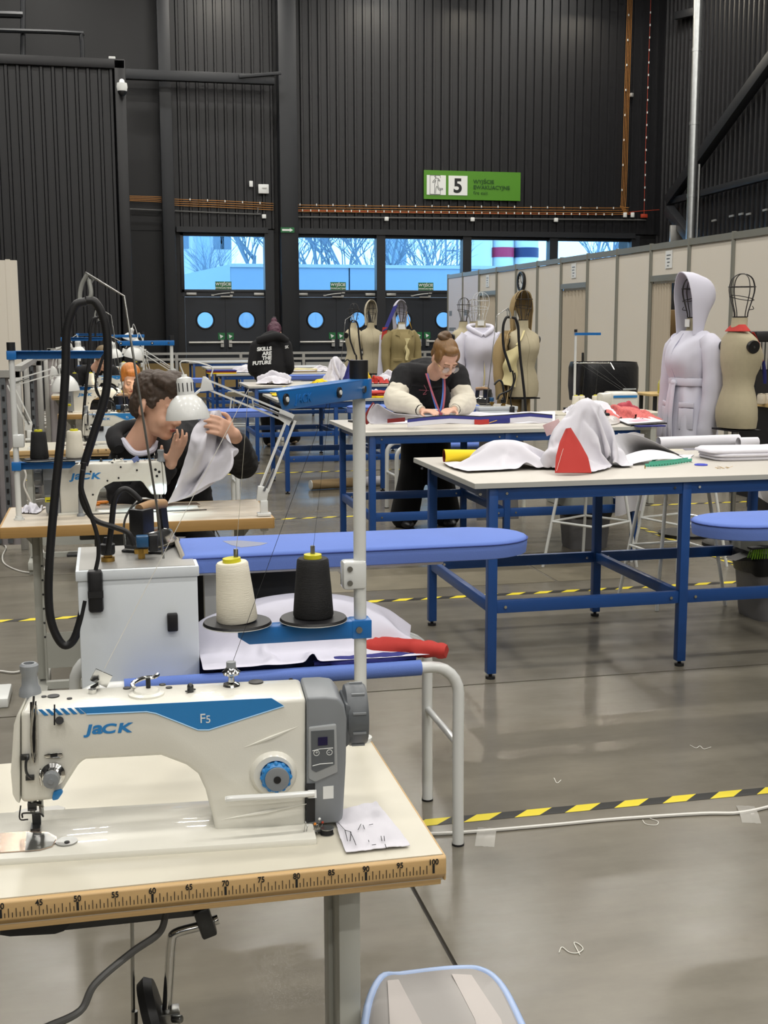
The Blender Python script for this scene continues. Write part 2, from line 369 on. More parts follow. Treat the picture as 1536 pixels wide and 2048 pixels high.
struct('wall_back_cladding', corr((1.58, YB, 0), (1, 0, 0), 2.28, 3.68, 11, (0, -1, 0), dep=-.045).add([], []), BWALL2, smooth=False)
struct('wall_back_cladding', corr((4.25, YB, 0), (1, 0, 0), 8.75, 3.68, 11, (0, -1, 0), dep=-.045), BWALL2, smooth=False)
struct('wall_left', corr((-9.6, 24, 0), (1, 0, 0), 10.0, 0, 6.25, (0, -1, 0), per=.207, dep=-.04), BWALL2, smooth=False)
t = MB().box((-4.5, 24.0, 6.33), (10.1, .2, .17)); t.box((.46, 24.02, 3.2), (.2, .24, 6.4)); t.box((-4.6, 24.2, 3.2), (10, .1, 6.3)); struct('trim_1', t, BWALL2, bevel=.01)
struct('wall_right', corr((12.98, 8, 0), (0, 1, 0), 19.6, 0, 11, (-1, 0, 0), dep=-.05), BWALL2, smooth=False)
struct('wall_right_backing', MB().box((13.15, 2, 5.5), (.2, 56, 11)), BWALL, smooth=False)
struct('ceiling', MB().box((2, 2, 11.1), (24, 56, .2)), mat('ceiling_dark', '#3a3b3d', .8))
struct('wall_rear', MB().box((2, -25.5, 5.5), (24, .2, 11)), BWALL)
struct('wall_far_left', MB().box((-9.7, 2, 5.5), (.2, 56, 11)), BWALL)
# columns and beams
for i, (a, b, ya) in enumerate(((3.86, 4.25, 27.12), (1.32, 1.58, 27.2))):
    tag(obj('steel_column', MB().box(((a+b)/2, (ya+27.55)/2, 5.5), (b-a, 27.55-ya, 11)), BSTEEL, bevel=.01), ('wide black steel column beside the arrow sticker', 'black steel column left of the leftmost window')[i], 'column')
def beam(label, pts, w, h):
    m = MB()
    for a, b in zip(pts, pts[1:]): m.bar(a, b, w, h)
    return tag(obj('steel_beam', m, BSTEEL, bevel=.006), label, 'beam')
beam('black horizontal beam above the left exit doors', [PY(235, 148, 26.9), PY(548, 160, 26.9)], .16, .2)
beam('thin black strut meeting the wide column', [PY(478, 153, 26.8), PY(562, 146, 26.8)], .05, .07)
beam('black diagonal brace on the right side wall', [PX(1338, 402, 12.7), PX(1560, 95, 12.7)], .2, .24)
beam('black horizontal rail on the right side wall', [PX(1338, 404, 12.75), PX(1560, 346, 12.75)], .14, .14)
beam('short diagonal brace behind the white partition corner', [PX(1338, 420, 12.6), PX(1400, 500, 12.4)], .2, .2)
beam('short black rail high on the right side wall', [PX(1352, 32, 12.8), PX(1395, 22, 12.8)], .12, .16)
# silver duct
a = PX(1386.5, 300, 11.2); d = MB()
for k in range(8): d.cyl((a.x, a.y, k*1.35), (a.x, a.y, k*1.35+1.34), .088, n=20); d.cyl((a.x, a.y, k*1.35+1.30), (a.x, a.y, k*1.35+1.36), .096, n=20)
tag(obj('ventilation_duct', d, GALV), 'shiny galvanised vertical duct rising behind the white partition', 'duct')
a2 = PX(1400, 300, 11.25); tag(obj('conduit_pipe', MB().cyl((a2.x, a2.y, 0), (a2.x, a2.y, 4.6), .025), STEEL), 'thin grey conduit right beside the shiny duct', 'pipe')
# black pipes above the left corrugated wall
for lab, pts, r_ in (('black vertical pipe rising behind the left corrugated wall', [PY(46, 150, 25.5), PY(46, 0, 25.5), PY(46, -90, 25.5)], .05), ('black pipe bending down behind the left corrugated wall', [PY(-20, 60, 25.4), PY(150, 66, 25.4), PY(163, 75, 25.4), PY(166, 140, 25.4)], .045), ('thick black pipe stub at the top left corner', [PY(-20, 28, 25.5), PY(20, 29, 25.5), PY(46, 30, 25.5)], .07)):
    tag(obj('roof_pipe', MB().tube(spl(pts, 5), r_), BSTEEL), lab, 'pipe')

# windows over the exit doors: frames and blue solar glass
def glass_mat():
    m = bpy.data.materials.new('blue_solar_glass'); m.use_nodes = True; nt = m.node_tree; nt.nodes.remove(nt.nodes['Principled BSDF'])
    o = nt.nodes['Material Output']; t = nt.nodes.new('ShaderNodeBsdfTransparent'); t.inputs[0].default_value = (.60, .83, 1.0, 1); g = nt.nodes.new('ShaderNodeBsdfGlossy'); g.inputs[0].default_value = (.8, .9, 1, 1); g.inputs[1].default_value = .02
    x = nt.nodes.new('ShaderNodeMixShader'); x.inputs[0].default_value = .06; nt.links.new(t.outputs[0], x.inputs[1]); nt.links.new(g.outputs[0], x.inputs[2]); nt.links.new(x.outputs[0], o.inputs[0]); return m
GLASS = glass_mat()
def sticker(parent, x, z, y, big=True):
    o = obj('exit_sticker', MB().box((x, y, z), (.36 if big else .15, .008, .18 if big else .15)), GREEND, parent)
    if big:
        obj('glow_edge', MB().box((x, y-.002, z-.10), (.36, .008, .022)), GLOW, o)
        text('lettering', 'WYJŚCIE', WHT, face((x, y-.006, z+.005)), .085, o, align='CENTER', off=.002)
        text('lettering', 'EWAKUACYJNE', WHT, face((x, y-.006, z-.065)), .05, o, align='CENTER', off=.001)
    return o
for i, (xa, xb) in enumerate(WX):
    f = MB(); ym = YB+.12
    for (cx, cz, sx, sz) in (((xa+xb)/2, 3.56, xb-xa+.14, .1), ((xa+xb)/2, 2.32, xb-xa+.14, .07), (xa-.04, 2.94, .08, 1.3), (xb+.04, 2.94, .08, 1.3)): f.box((cx, ym, cz), (sx, .16, sz))
    wn = struct('window_%d' % (i+1), f, BSTEEL, bevel=.006)
    obj('pane', MB().box(((xa+xb)/2, ym, 2.94), (xb-xa+.02, .012, 1.2)), GLASS, wn)
    obj('mullion', MB().box((xb+.105, YB+.06, 1.85), (.205, .2, 3.6)), BSTEEL, wn)
    dr = struct('door_%d' % (i+1), MB().box(((xa+xb)/2, YB+.12, 2.24), (xb-xa+.1, .14, .09)), DOORM)
    xm = (xa+xb)/2; wd = (xb-xa)/2
    for s in (-1, 1):
        x0, x1 = (xa, xm-.005) if s < 0 else (xm+.005, xb); cx = xa+.435 if s < 0 else xb-.42; cz = 1.685; N = 32; R = .18
        # a leaf with a round hole: ring of quads between the hole and the leaf outline
        inn = [V((cx+R*math.cos(2*PI*k/N), YB+.08, cz+R*math.sin(2*PI*k/N))) for k in range(N)]; out = []
        for k in range(N):
            c, s_ = math.cos(2*PI*k/N), math.sin(2*PI*k/N)
            tx = ((x1-cx)/c if c > 0 else (x0-cx)/c) if abs(c) > 1e-6 else 1e9; tz = ((2.19-cz)/s_ if s_ > 0 else (.02-cz)/s_) if abs(s_) > 1e-6 else 1e9
            tt = min(tx, tz); out.append(V((cx+tt*c, YB+.08, cz+tt*s_)))
        for kx, kz in ((x0, .02), (x1, .02), (x0, 2.19), (x1, 2.19)):
            q = min(range(N), key=lambda k: (out[k]-V((kx, YB+.08, kz))).length); out[q] = V((kx, YB+.08, kz))
        b_ = V((0, .05, 0)); lm = MB(); vs = inn+out+[q+b_ for q in inn]+[q+b_ for q in out]
        fs = []
        for k in range(N):
            n = (k+1) % N; fs += [(k, n, N+n, N+k), (2*N+n, 2*N+k, 3*N+k, 3*N+n), (n, k, 2*N+k, 2*N+n), (N+k, N+n, 3*N+n, 3*N+k)]
        lm.add(vs, fs); lf = obj('leaf', lm, DOORM, dr, smooth=False)
        obj('porthole_rim', MB().tube([q+V((0, -.01, 0)) for q in [V((cx+.19*math.cos(2*PI*k/N), YB+.08, cz+.19*math.sin(2*PI*k/N))) for k in range(N)]], .02, 6, closed=True), BLACK, lf)
        obj('porthole_pane', MB().cyl((cx, YB+.10, cz), (cx, YB+.11, cz), R+.005, n=N), GLASS, lf)
        hb = MB().cyl((x0+.06, YB+.0, 1.19), (x1-.06, YB+.0, 1.19), .026); hb.box((xm+s*.09, YB+.03, 1.17), (.07, .08, .16))
        obj('push_bar', hb, ALU, lf)
        obj('door_closer', MB().box(((xa+.14) if s < 0 else (xb-.14), YB+.02, 2.255), (.22, .06, .055)), ALU, lf, bevel=.004)
        st = sticker(dr, xm+s*.1, 1.33, YB+.074, False); obj('arrow', MB().prism([(xm+s*.1-.04, YB+.069, 1.37), (xm+s*.1+.045, YB+.069, 1.33), (xm+s*.1-.02, YB+.069, 1.28)], (0, -.002, 0)), WHT, st)
    obj('astragal', MB().box((xm, YB+.11, 1.1), (.05, .03, 2.2)), DOORM, dr)
    arm = MB().tube(spl([(xm-.27, YB-.0, 2.23), (xm-.1, YB-.04, 2.26), (xm+.1, YB-.02, 2.28)], 4), .012); arm.box((xm+.02, YB, 2.2), (.25, .03, .03)); arm.box((xm-.28, YB, 2.23), (.06, .04, .03)); arm.box((xm+.15, YB, 2.29), (.07, .04, .03)); arm.box((xm+.13, YB, 2.22), (.06, .04, .04))
    obj('closing_sequencer', arm, ALU, dr)
    if i < 3: sticker(wn, xm-.03+(.08 if i == 1 else .1 if i == 2 else 0), 2.44, YB+.10)
struct('trim_2', MB().box((2.62, YB-.03, 3.64), (2.0, .1, .12)), BSTEEL); struct('trim_3', MB().box((8.3, YB-.03, 3.64), (8.1, .1, .12)), BSTEEL)

# green fire-exit board
sg = thing('exit_sign', 'large green fire exit board with the number 5 on the far wall', 'sign', (8.34, YB-.06, 4.4))
M0 = PY(848, 340, YB-.09); M1 = PY(1040.5, 402, YB-.09); sw = M1.x-M0.x; sh = M0.z-M1.z; bx, bz = M0.x, M1.z; fy = YB-.10
obj('board', MB().box((bx+sw/2, YB-.075, bz+sh/2), (sw, .04, sh)), GREEN, sg)
for k in range(2): obj('white_square', MB().box((bx+sw*(.125+.222*k), fy+.002, bz+sh*.49), (sw*.195, .01, sh*.68)), WHT, sg)
def st2(u, v): return V((bx+sw*u, fy-.006, bz+sh*v))
text('number', '5', INK, face(st2(.345, .255)), sh*.68, sg, align='CENTER', off=.012)
text('lettering', 'WYJŚCIE', INKG, face(st2(.505, .58)), sh*.185, sg, off=.0022, sx=1.05)
text('lettering', 'EWAKUACYJNE', INKG, face(st2(.505, .385)), sh*.185, sg, off=.0022, sx=1.05)
text('lettering', 'fire exit', INKG, face(st2(.505, .20)), sh*.165, sg, sx=1.05)
rm = MB()
for ln in ([(.06, .17), (.06, .83), (.165, .83), (.165, .74)], [(.06, .17), (.165, .17), (.165, .36)], [(.115, .76), (.122, .79), (.113, .81), (.106, .78), (.115, .76)],
           [(.118, .74), (.108, .68), (.09, .62), (.085, .58), (.1, .58), (.118, .66)], [(.118, .74), (.145, .72), (.162, .64), (.157, .62), (.14, .68)], [(.118, .66), (.108, .50), (.11, .38), (.106, .2), (.116, .2), (.122, .38), (.13, .46)], [(.14, .68), (.138, .52), (.152, .38), (.19, .38), (.19, .34), (.15, .32), (.13, .46)]):
    rm.tube([st2(*q) for q in ln], .0045, 5)
obj('running_figure', rm, INK, sg)
ar = thing('arrow_sticker', 'small green arrow sticker on the wide black column', 'sign', PY(575, 460, 27.1))
c = PY(575, 460, 27.1); obj('plate', MB().box(c, (.30, .01, .11)), GREEND, ar); obj('arrow', MB().prism([c+V((x, -.008, z)) for x, z in ((-.12, -.02), (.05, -.02), (.05, -.04), (.12, 0), (.05, .04), (.05, .02), (-.12, .02))], (0, -.002, 0)), WHT, ar)

# copper cable runs with clips, conduit and boxes on the far wall
def cables(label, paths, r, m, clips, sock=WHT):
    t = thing('cable_run', label, 'cables', paths[0][0])
    for q in paths: obj('cable', MB().tube(q, r, 6), m, t)
    for q in clips: obj('clip', MB().box(q, (.02, .02, .045)), sock, t)
YW = YB-.085
rows = [410, 415, 419.5, 423]
cables('copper cables running right over the windows and up the wall', [spl([PY(590, y, YW), PY(900, y+2.5+1.2, YW), PY(1232-k*1.2, y+6, YW), PY(1243+k*2-3, y+2-k, YW), PY(1246+k*3-3, 395, YW), PY(1252+k*3-3, 200, YW), PY(1259+k*3-3, -20, YW)], 5) for k, y in enumerate(rows)], .0085, COPPER,
       [PY(600+i*33.0, 409+i*.37, YW-.02) for i in range(20)]+[PY(1244+i*1.9, 380-i*50, YW-.02) for i in range(8)])
cables('copper cables on the left bay above the leftmost window', [spl([PY(255, 392+k*3, YW), PY(322, 394+k*3.4, YW), PY(345, 398+k*4, YW), PY(450, 402+k*4.3, YW), PY(547, 407+k*4.3, YW)], 5) for k in range(4)], .0085, COPPER, [PY(345+i*35, 397+i*1.8, YW-.02) for i in range(6)])
cables('thin red alarm cable with white clips under the copper cables', [spl([PY(592, 421, YW), PY(900, 426, YW), PY(1235, 429, YW), PY(1262, 424, YW), PY(1340, 418, YW)], 6)], .008, REDBOX, [PY(605+i*16.3, 420.5+i*.22, YW-.02) for i in range(39)])
cables('thin red cable climbing beside the red box', [[PY(1288, 430, YW), PY(1291, 300, YW), PY(1302, -10, YW)]], .006, REDBOX, [PY(1289+i*.8, 400-i*25, YW-.015) for i in range(16)])
cables('dark conduit along the wall under the cables', [[PY(592, 434, YW), PY(1292, 440, YW)]], .018, CABG, [])
cables('dark conduit on the left bay under the copper cables', [spl([PY(258, 418, YW), PY(500, 428, YW), PY(514, 426, YW), PY(516, 415, YW)], 5)], .016, CABG, [])
def wbox(px, py, w, h, m, label, cat, Y=YW-.03):
    c = PY(px, py, Y); return tag(obj('wall_box', MB().box(c, (w, .07, h)), m, bevel=.012), label, cat)
wbox(773, 438, .09, .09, WHT, 'small white sensor on the conduit over the second window', 'sensor')
wbox(945, 439, .09, .09, WHT, 'small white sensor on the conduit below the green board', 'sensor')
wbox(1112, 440, .09, .09, WHT, 'small white sensor on the conduit over the rightmost window', 'sensor')
wbox(528, 433, .09, .09, WHT, 'small white sensor left of the wide black column', 'sensor')
wbox(1250, 430, .075, .115, WHT, 'left one of two white call points at the cable bend', 'call point')
wbox(1265, 430, .075, .115, WHT, 'right one of two white call points at the cable bend', 'call point')
wbox(1288, 432, .16, .09, REDBOX, 'red junction box at the end of the conduit', 'junction box')
wbox(502, 368, .08, .13, WHT, 'small white box left of the router box', 'junction box')
wbox(1263, 190, .08, .09, ALU, 'grey sensor beside the climbing copper cables', 'sensor')
r = wbox(527, 378, .23, .2, WHT, 'white wireless router box above the leftmost window', 'router')
obj('vent', MB().box(PY(529, 376, YW-.07), (.1, .01, .02)), ALU, r)
wbox(1352, 476, .3, .55, ALU, 'grey cabinet top peeking over the white partition', 'cabinet', 25.5)
for i, (x, y) in enumerate(((1428, 441), (1463, 432), (1482, 428), (1497, 428), (1530, 420))):
    tag(obj('wall_bracket', MB().bar(PX(x-4, y+1, 12.85), PX(x+4, y-1, 12.85), .03, .04), ALU), ('leftmost of the white wall brackets right of the shiny duct', 'second white wall bracket right of the shiny duct', 'third white wall bracket right of the shiny duct', 'fourth white wall bracket right of the shiny duct', 'rightmost white wall bracket above the partition')[i], 'bracket', 'brackets on the right side wall')
cm = thing('security_camera', 'white dome security camera on the edge of the left corrugated wall', 'camera', PY(244, 180, 23.7))
c = PY(244, 172, 23.75); b = MB().cyl(c+V((0, .1, .1)), c+V((0, 0, .03)), .05); b.lathe([(.02, .07), (.09, .05), (.1, -.02), (.085, -.09)], c, 18); obj('housing', b, WHT, cm)
obj('dome', MB().ell(c+V((0, 0, -.1)), (.08, .08, .08)), BLACK, cm)
tag(obj('wall_box', MB().box(PY(224, 117, 24), (.12, .1, .06)), WHT, bevel=.01), 'tiny white box on top of the left corrugated wall', 'sensor')

# ---------------------------------------------------------------- outside, seen through the glass
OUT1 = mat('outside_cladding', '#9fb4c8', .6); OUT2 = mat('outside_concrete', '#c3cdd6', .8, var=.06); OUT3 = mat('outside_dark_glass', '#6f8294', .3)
tag(obj('yard_ground', MB().box((15, 75, -.15), (140, 94, .1)), mat('yard', '#b6bcc2', .9)), kind='structure')
lb = thing('low_building', 'low blue grey clad building right outside the exit doors', 'building', (14, 46, 0))
zt = PY(700, 536, 45).z; xl = PY(460, 540, 45).x
pan = 4.4
for k in range(7):
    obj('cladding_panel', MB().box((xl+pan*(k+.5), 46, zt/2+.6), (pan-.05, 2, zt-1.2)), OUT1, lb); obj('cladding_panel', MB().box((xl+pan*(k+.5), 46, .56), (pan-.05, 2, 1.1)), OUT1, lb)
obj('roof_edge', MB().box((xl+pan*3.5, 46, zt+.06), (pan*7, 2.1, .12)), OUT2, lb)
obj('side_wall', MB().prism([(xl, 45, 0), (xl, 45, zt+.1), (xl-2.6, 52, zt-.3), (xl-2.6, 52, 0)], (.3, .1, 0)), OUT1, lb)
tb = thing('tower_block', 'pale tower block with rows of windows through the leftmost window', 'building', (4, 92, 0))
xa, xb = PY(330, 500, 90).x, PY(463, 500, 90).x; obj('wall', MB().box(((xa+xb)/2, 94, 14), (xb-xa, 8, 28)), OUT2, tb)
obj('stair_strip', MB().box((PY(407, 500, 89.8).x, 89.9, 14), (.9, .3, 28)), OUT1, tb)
for r in range(7):
    for k in range(9):
        x = xa+(k+.6)*(xb-xa)/9.4
        if abs(x-PY(407, 500, 90).x) > 1.0: obj('window', MB().box((x, 89.98, 1.6+r*3.0), (.75, .1, 1.1)), OUT3, tb)
t2 = thing('tower_block', 'grey slab building behind the trees through the third window', 'building', (25, 100, 0))
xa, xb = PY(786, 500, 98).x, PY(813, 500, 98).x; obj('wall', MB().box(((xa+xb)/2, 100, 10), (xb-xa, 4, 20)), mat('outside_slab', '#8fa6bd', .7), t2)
BARK = mat('hazy_branches', '#8496a6', .9)  # haze put into the pale colour of trees and mast
def tree(x, y, h, seed, label):
    rnd = random.Random(seed); m = MB()
    def br(p, d, L, r, lv):
        q = p+d*L*.5+V((rnd.uniform(-1, 1), 0, rnd.uniform(-.3, 1)))*L*.06; e = p+d*L
        m.tube([p, q, e], [r, r*.85, r*.6], 4, caps=False)
        if lv == 0: return
        for k in range(4 if lv > 1 else 5):
            a = V((rnd.uniform(-1, 1), rnd.uniform(-.7, .7), rnd.uniform(-.1, .7))); nd = (d*1.0+a*.75).normalized()
            br(p+(e-p)*rnd.uniform(.45, 1), nd, L*rnd.uniform(.5, .78), r*.5, lv-1)
    br(V((x, y, 0)), V((0, 0, 1)), h*.42, h*.016, 4)
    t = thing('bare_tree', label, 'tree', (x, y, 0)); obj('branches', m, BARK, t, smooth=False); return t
for i, (px, Y, h, lab) in enumerate(((510, 62, 12, 'bare tree at the right of the leftmost window'), (437, 64, 7, 'low bare tree before the tower block'), (398, 60, 5.5, 'small bare tree at the far left of the windows'),
    (640, 60, 9.5, 'bare tree left in the second window'), (685, 66, 11, 'bare tree at the middle of the second window'), (735, 58, 9.0, 'bare tree at the right edge of the second window'), (600, 64, 10, 'bare tree beside the wide column in the second window'), (783, 58, 9, 'bare tree at the left edge of the third window'),
    (840, 66, 9.5, 'bare tree in the middle of the third window'), (872, 60, 8.5, 'bare tree beside the ladder tower in the third window'), (1190, 58, 11, 'bare tree seen in the rightmost window'), (1235, 62, 11, 'bare tree at the right of the rightmost window'))):
    tree(PY(px, 560, Y).x, Y, h, i+3, lab)
ld = MB(); x = PY(903, 500, 80).x
for s in (-.4, .4): ld.cyl((x+s, 80, 0), (x+s, 80, 12), .07, n=6)
for k in range(12): ld.cyl((x-.4, 80, k+.5), (x+.4, 80, k+.5), .06, n=6)
tag(obj('ladder_mast', ld, BARK), 'ladder mast at the right of the third window', 'mast')
SILO = mat('silo_white', '#dbe4ec', .5)
for i, (pa, pb) in enumerate(((948, 1003), (1006, 1048), (1050, 1098))):
    xa, xb = PY(pa, 500, 70).x, PY(pb, 500, 70).x; rr = (xb-xa)/2; s = thing('silo', ('leftmost white silo in the fourth window', 'white silo with a red band in the fourth window', 'white silo with a dark blue band in the fourth window')[i], 'silo', ((xa+xb)/2, 72, 0))
    obj('shell', MB().cyl(((xa+xb)/2, 72, 0), ((xa+xb)/2, 72, 14), rr, n=32), SILO, s)
    if i: z0 = PY(1000, 511, 70).z; obj('band', MB().cyl(((xa+xb)/2, 72, z0), ((xa+xb)/2, 72, PY(1000, 491, 70).z), rr+.03, n=32), (None, mat('silo_red', '#c2345a', .5), mat('silo_navy', '#2c3a63', .5))[i], s)

# ---------------------------------------------------------------- white partition on the right
XP = 6.40; PH = 2.5
pw = struct('wall_partition', MB().box((XP+.02, 16.6, .03), (.04, 15, .06)), POST)
py_ = [7.83+.985*k for k in range(16)]                # post positions
doors = (5, 8, 12)                                    # bays with a doorway
for k in range(16):
    obj('post', MB().cyl((XP, py_[k], 0), (XP, py_[k], PH+.01), .028, n=8), POST, pw)
    if k == 15: break
    ya, yb = py_[k]+.02, py_[k+1]-.02; ym = (ya+yb)/2
    obj('rail', MB().box((XP, ym, PH-.035), (.04, yb-ya+.02, .07)), POST, pw)
    if k in doors:
        obj('panel', MB().box((XP+.01, ym, (2.13+PH-.07)/2), (.012, yb-ya, PH-.07-2.13)), PANEL, pw); obj('rail', MB().box((XP, ym, 2.095), (.04, yb-ya+.02, .07)), POST, pw)
        s = obj('notice', MB().box((XP-.002, ym+.02, 2.30), (.008, .17, .2)), WHT, pw)
        for q in range(4): obj('printed_line', MB().box((XP-.007, ym+.02+(q % 2)*.01, 2.35-q*.04), (.002, .10-.02*q, .011)), GREYD, s)
    else:
        obj('panel', MB().box((XP+.01, ym, PH/2-.03), (.012, yb-ya, PH-.09)), PANELW if k in (12+2, 13-0) and k != 13 else PANEL, pw)
# poster panels near the far end
for k in (11+2, 11+0):
    pass
def poster(k, n):
    ya, yb = py_[k]+.05, py_[k+1]-.05; p = tag(obj('poster', MB().box((XP-.008, (ya+yb)/2, 1.4), (.008, yb-ya, 2.05)), PANELW), ('tall white poster with dark text at the far end of the partition', 'tall white poster with text next to the far partition door')[n], 'poster')
    for q, (z, w_) in enumerate(((1.78, .2), (1.5, .5), (1.47, .35), (1.35, .62), (1.30, .6), (1.25, .4), (1.1, .62), (1.05, .55), (1.0, .3))): obj('printed_line', MB().box((XP-.014, yb-.06-w_*(yb-ya)/2, z), (.003, w_*(yb-ya), .09 if q == 0 else .03)), GREYP, p)
poster(14, 0)
poster(13, 1)
# concertina curtain doors
def curtain(k, frac, label):
    ya, yb = py_[k]+.05, py_[k+1]-.05; ya = yb-(yb-ya)*frac; n = 15; yb += .07
    pts = [V((XP+.012+(.03 if i % 2 else -.005), ya+(yb-ya)*i/n, 0)) for i in range(n+1)]; m = MB(); m.add([V((p.x, p.y, .02)) for p in pts]+[V((p.x, p.y, 2.04)) for p in pts], [(i, i+1, n+2+i, n+1+i) for i in range(n)])
    t = thing('folding_curtain_door', label, 'curtain door', (XP+.05, (ya+yb)/2, 0)); obj('curtain', m, CURT, t, smooth=False)
    obj('track', MB().box((XP+.04, (py_[k]+py_[k+1])/2, 2.05), (.05, .88, .03)), WHT, t); obj('handle', MB().box((XP+.0, ya+.07, 1.08), (.02, .035, .2)), DARKST, t)
curtain(5, .52, 'half open cream concertina door showing the cupboard inside'); curtain(8, 1.0, 'closed cream concertina door behind the black refuse bin'); curtain(12, .93, 'closed cream concertina door left of the wall clock')
# room behind the open doorway
struct('wall_inner', MB().box((8.1, 13, 1.25), (.05, 5, 2.5)), PANEL)
tag(obj('hook_rail', MB().cyl((7.0, 11.9, 2.02), (7.0, 14.3, 2.02), .012).box((7.55, 11.95, 2.02), (1.1, .03, .03)).box((7.55, 14.25, 2.02), (1.1, .03, .03)), ALU), 'hanging rail inside the open doorway', 'rail')
bgm = thing('shoulder_bag', 'brown shopping bag hanging inside the open doorway', 'bag', (7.0, 13.05, 1.5))
q = PX(1358, 660, 7.0); obj('body', MB().box((7.0, q.y, q.z), (.18, .42, .5)), LEATH, bgm, bevel=.02); obj('strap', MB().tube(spl([(7, q.y-.15, q.z+.25), (7, q.y, 2.03), (7, q.y+.15, q.z+.25)], 5), .008, 5), LEATH, bgm)
q = PX(1345, 740, 7.0); tag(obj('dark_coat', MB().loft([[V((7.0+.08*math.cos(a)*s, q.y+.2*math.sin(a)*s, z)) for a in [2*PI*i/14 for i in range(14)]] for z, s in ((.5, 1.15), (1.0, 1.1), (1.6, .95), (1.85, .5), (2.03, .05))]), BLKC), 'black coat hanging just inside the open doorway', 'coat')
# wall clock
ck = thing('wall_clock', 'round black rimmed wall clock on the partition', 'clock', PX(1041, 563, XP))
c = PX(1041.5, 563, XP-.03); RX = Matrix.Rotation(-PI/2, 3, 'Y')
obj('rim', MB().lathe([(.125, 0), (.15, 0), (.155, .02), (.15, .045), (.128, .045), (.125, .03), (.125, 0)], c+V((.03, 0, 0)), 36, RX, caps=False), BLACK, ck)
obj('dial', MB().lathe([(.001, .01), (.13, .01), (.13, .02), (.001, .02)], c+V((.03, 0, 0)), 36, RX), WHT, ck)
h = MB(); h.bar(c+V((.002, 0, 0)), c+V((.002, .02, .1)), .004, .008); h.bar(c+V((.002, 0, 0)), c+V((.002, -.055, -.035)), .004, .01)
for k in range(12): a = k*PI/6; h.box(c+V((.004, .105*math.sin(a), .105*math.cos(a))), (.003, .012, .02))
obj('hands', h, INK, ck)

# ---------------------------------------------------------------- hazard tape, cables on the floor
TY = mat('tape_yellow', '#e6d22c', .45, var=.05); TK = mat('tape_black', '#262522', .45)
def tape(a, b, w, label, ph=0):
    a, b = V(a), V(b); d = (b-a); L = d.length; d.normalize(); n = V((-d.y, d.x, 0)); m = MB(); x = -.1+ph; k = 0; z = V((0, 0, .0012))
    while x < L:
        s, e = max(0, x), min(L, x+.085); s2, e2 = max(0, min(L, x+.06)), min(L, x+.145)
        if e > s: m.add([a+d*s-n*w/2+z, a+d*e-n*w/2+z, a+d*e2+n*w/2+z, a+d*s2+n*w/2+z], [(0, 1, 2, 3)], k % 2)
        x += .085; k += 1
    return tag(obj('hazard_tape', m, [TY, TK], smooth=False), label, 'floor tape')
tape((.3, 3.53, 0), (6.2, 3.53, 0), .05, 'nearest yellow and black hazard tape across the floor')
tape((-4, 6.62, 0), (6.2, 6.62, 0), .055, 'hazard tape passing under the first blue table', .03)
tape((-4, 9.72, 0), (6.2, 9.72, 0), .055, 'hazard tape behind the second blue table')
tape((-4, 12.85, 0), (6.2, 12.85, 0), .055, 'farthest visible hazard tape across the floor')
q = PZ(1268, 1050, 0); q2 = PZ(1485, 1135, 0); q2 = q+(q2-q)*1.5; tape(q, q2, .05, 'hazard tape running away from the green brush bin', .02)
def cable(label, pts, r, m, name='floor_cable', k=6): return tag(obj(name, MB().tube(spl(pts, k), r, 6), m), label, 'cable')
cable('white cable lying on the floor in front of the nearest hazard tape', [PZ(780, 1668, .006), PZ(870, 1667, .006), PZ(960, 1662, .006), PZ(1100, 1650, .006), PZ(1230, 1638, .006), PZ(1400, 1627, .006), PZ(1480, 1625, .006), PZ(1560, 1608, .006)], .0055, CABW)
for i, (x, y) in enumerate(((972, 1667), (1497, 1622))):
    c = PZ(x, y, .012); m = MB().sheet(lambda u, v: c+V(((u-.5)*.055+(v-.5)*.05, (v-.5)*.13-(u-.5)*.02, .004*math.cos((v-.5)*5)-.008+.002*nz((u*9, v*9, i)))), 8, 8); tag(obj('tape_patch', m, TAPEC), ('clear tape patch holding the white cable near the tube leg', 'clear tape patch holding the white cable at the right edge')[i], 'tape patch')
for i, (pts, lab) in enumerate((([(1380, 1490), (1392, 1496), (1400, 1492), (1408, 1498), (1422, 1494)], 'white thread scrap on the floor below the blue table'), ([(1285, 1640), (1292, 1648), (1312, 1650), (1316, 1643), (1300, 1637)], 'curled white thread scrap near the white cable'), ([(1118, 1905), (1124, 1894), (1138, 1904), (1154, 1906), (1166, 1898), (1158, 1888), (1148, 1886), (1160, 1910)], 'curled white thread scrap on the nearest floor'), ([(1108, 1556), (1114, 1566), (1122, 1560)], 'tiny thread scrap left of the floor middle'))):
    cable(lab, [PZ(x, y, .002) for x, y in pts], .0012, THREAD, 'thread_scrap')
# ================================================================ sewing machine (front plane through the column foot, turned 4.2 degrees)
MA = math.radians(4.2); ex = V((math.cos(MA), -math.sin(MA), 0)); ey = V((math.sin(MA), math.cos(MA), 0)); MC = 1.7613
def PM(x, y, off=0): r = ray(x, y); return V((0, 0, HC))+r*((MC+off)/r.dot(ey))
ZT_ = .79; ZTOP = (PM(45, 1425).z+PM(600, 1393).z)/2
sm = thing('sewing_machine', 'white and blue lockstitch sewing machine with F5 marking in the foreground', 'sewing machine', PZ(430, 1672, ZT_), -MA, 'lockstitch sewing machines')
def onp(x, y, off=0):                                # keep the roof of the arm level
    p = PM(x, y, off); return p
prof = [(41, 1608), (41, 1425), (300, 1411), (612, 1392), (612, 1682), (432, 1675), (426, 1640), (411, 1582), (396, 1550), (372, 1532), (322, 1513), (172, 1521), (160, 1526), (118, 1592), (112, 1601)]
pts = [PM(x, y) for x, y in prof]
for i in (1, 2, 3): pts[i].z = ZTOP
AD = .105
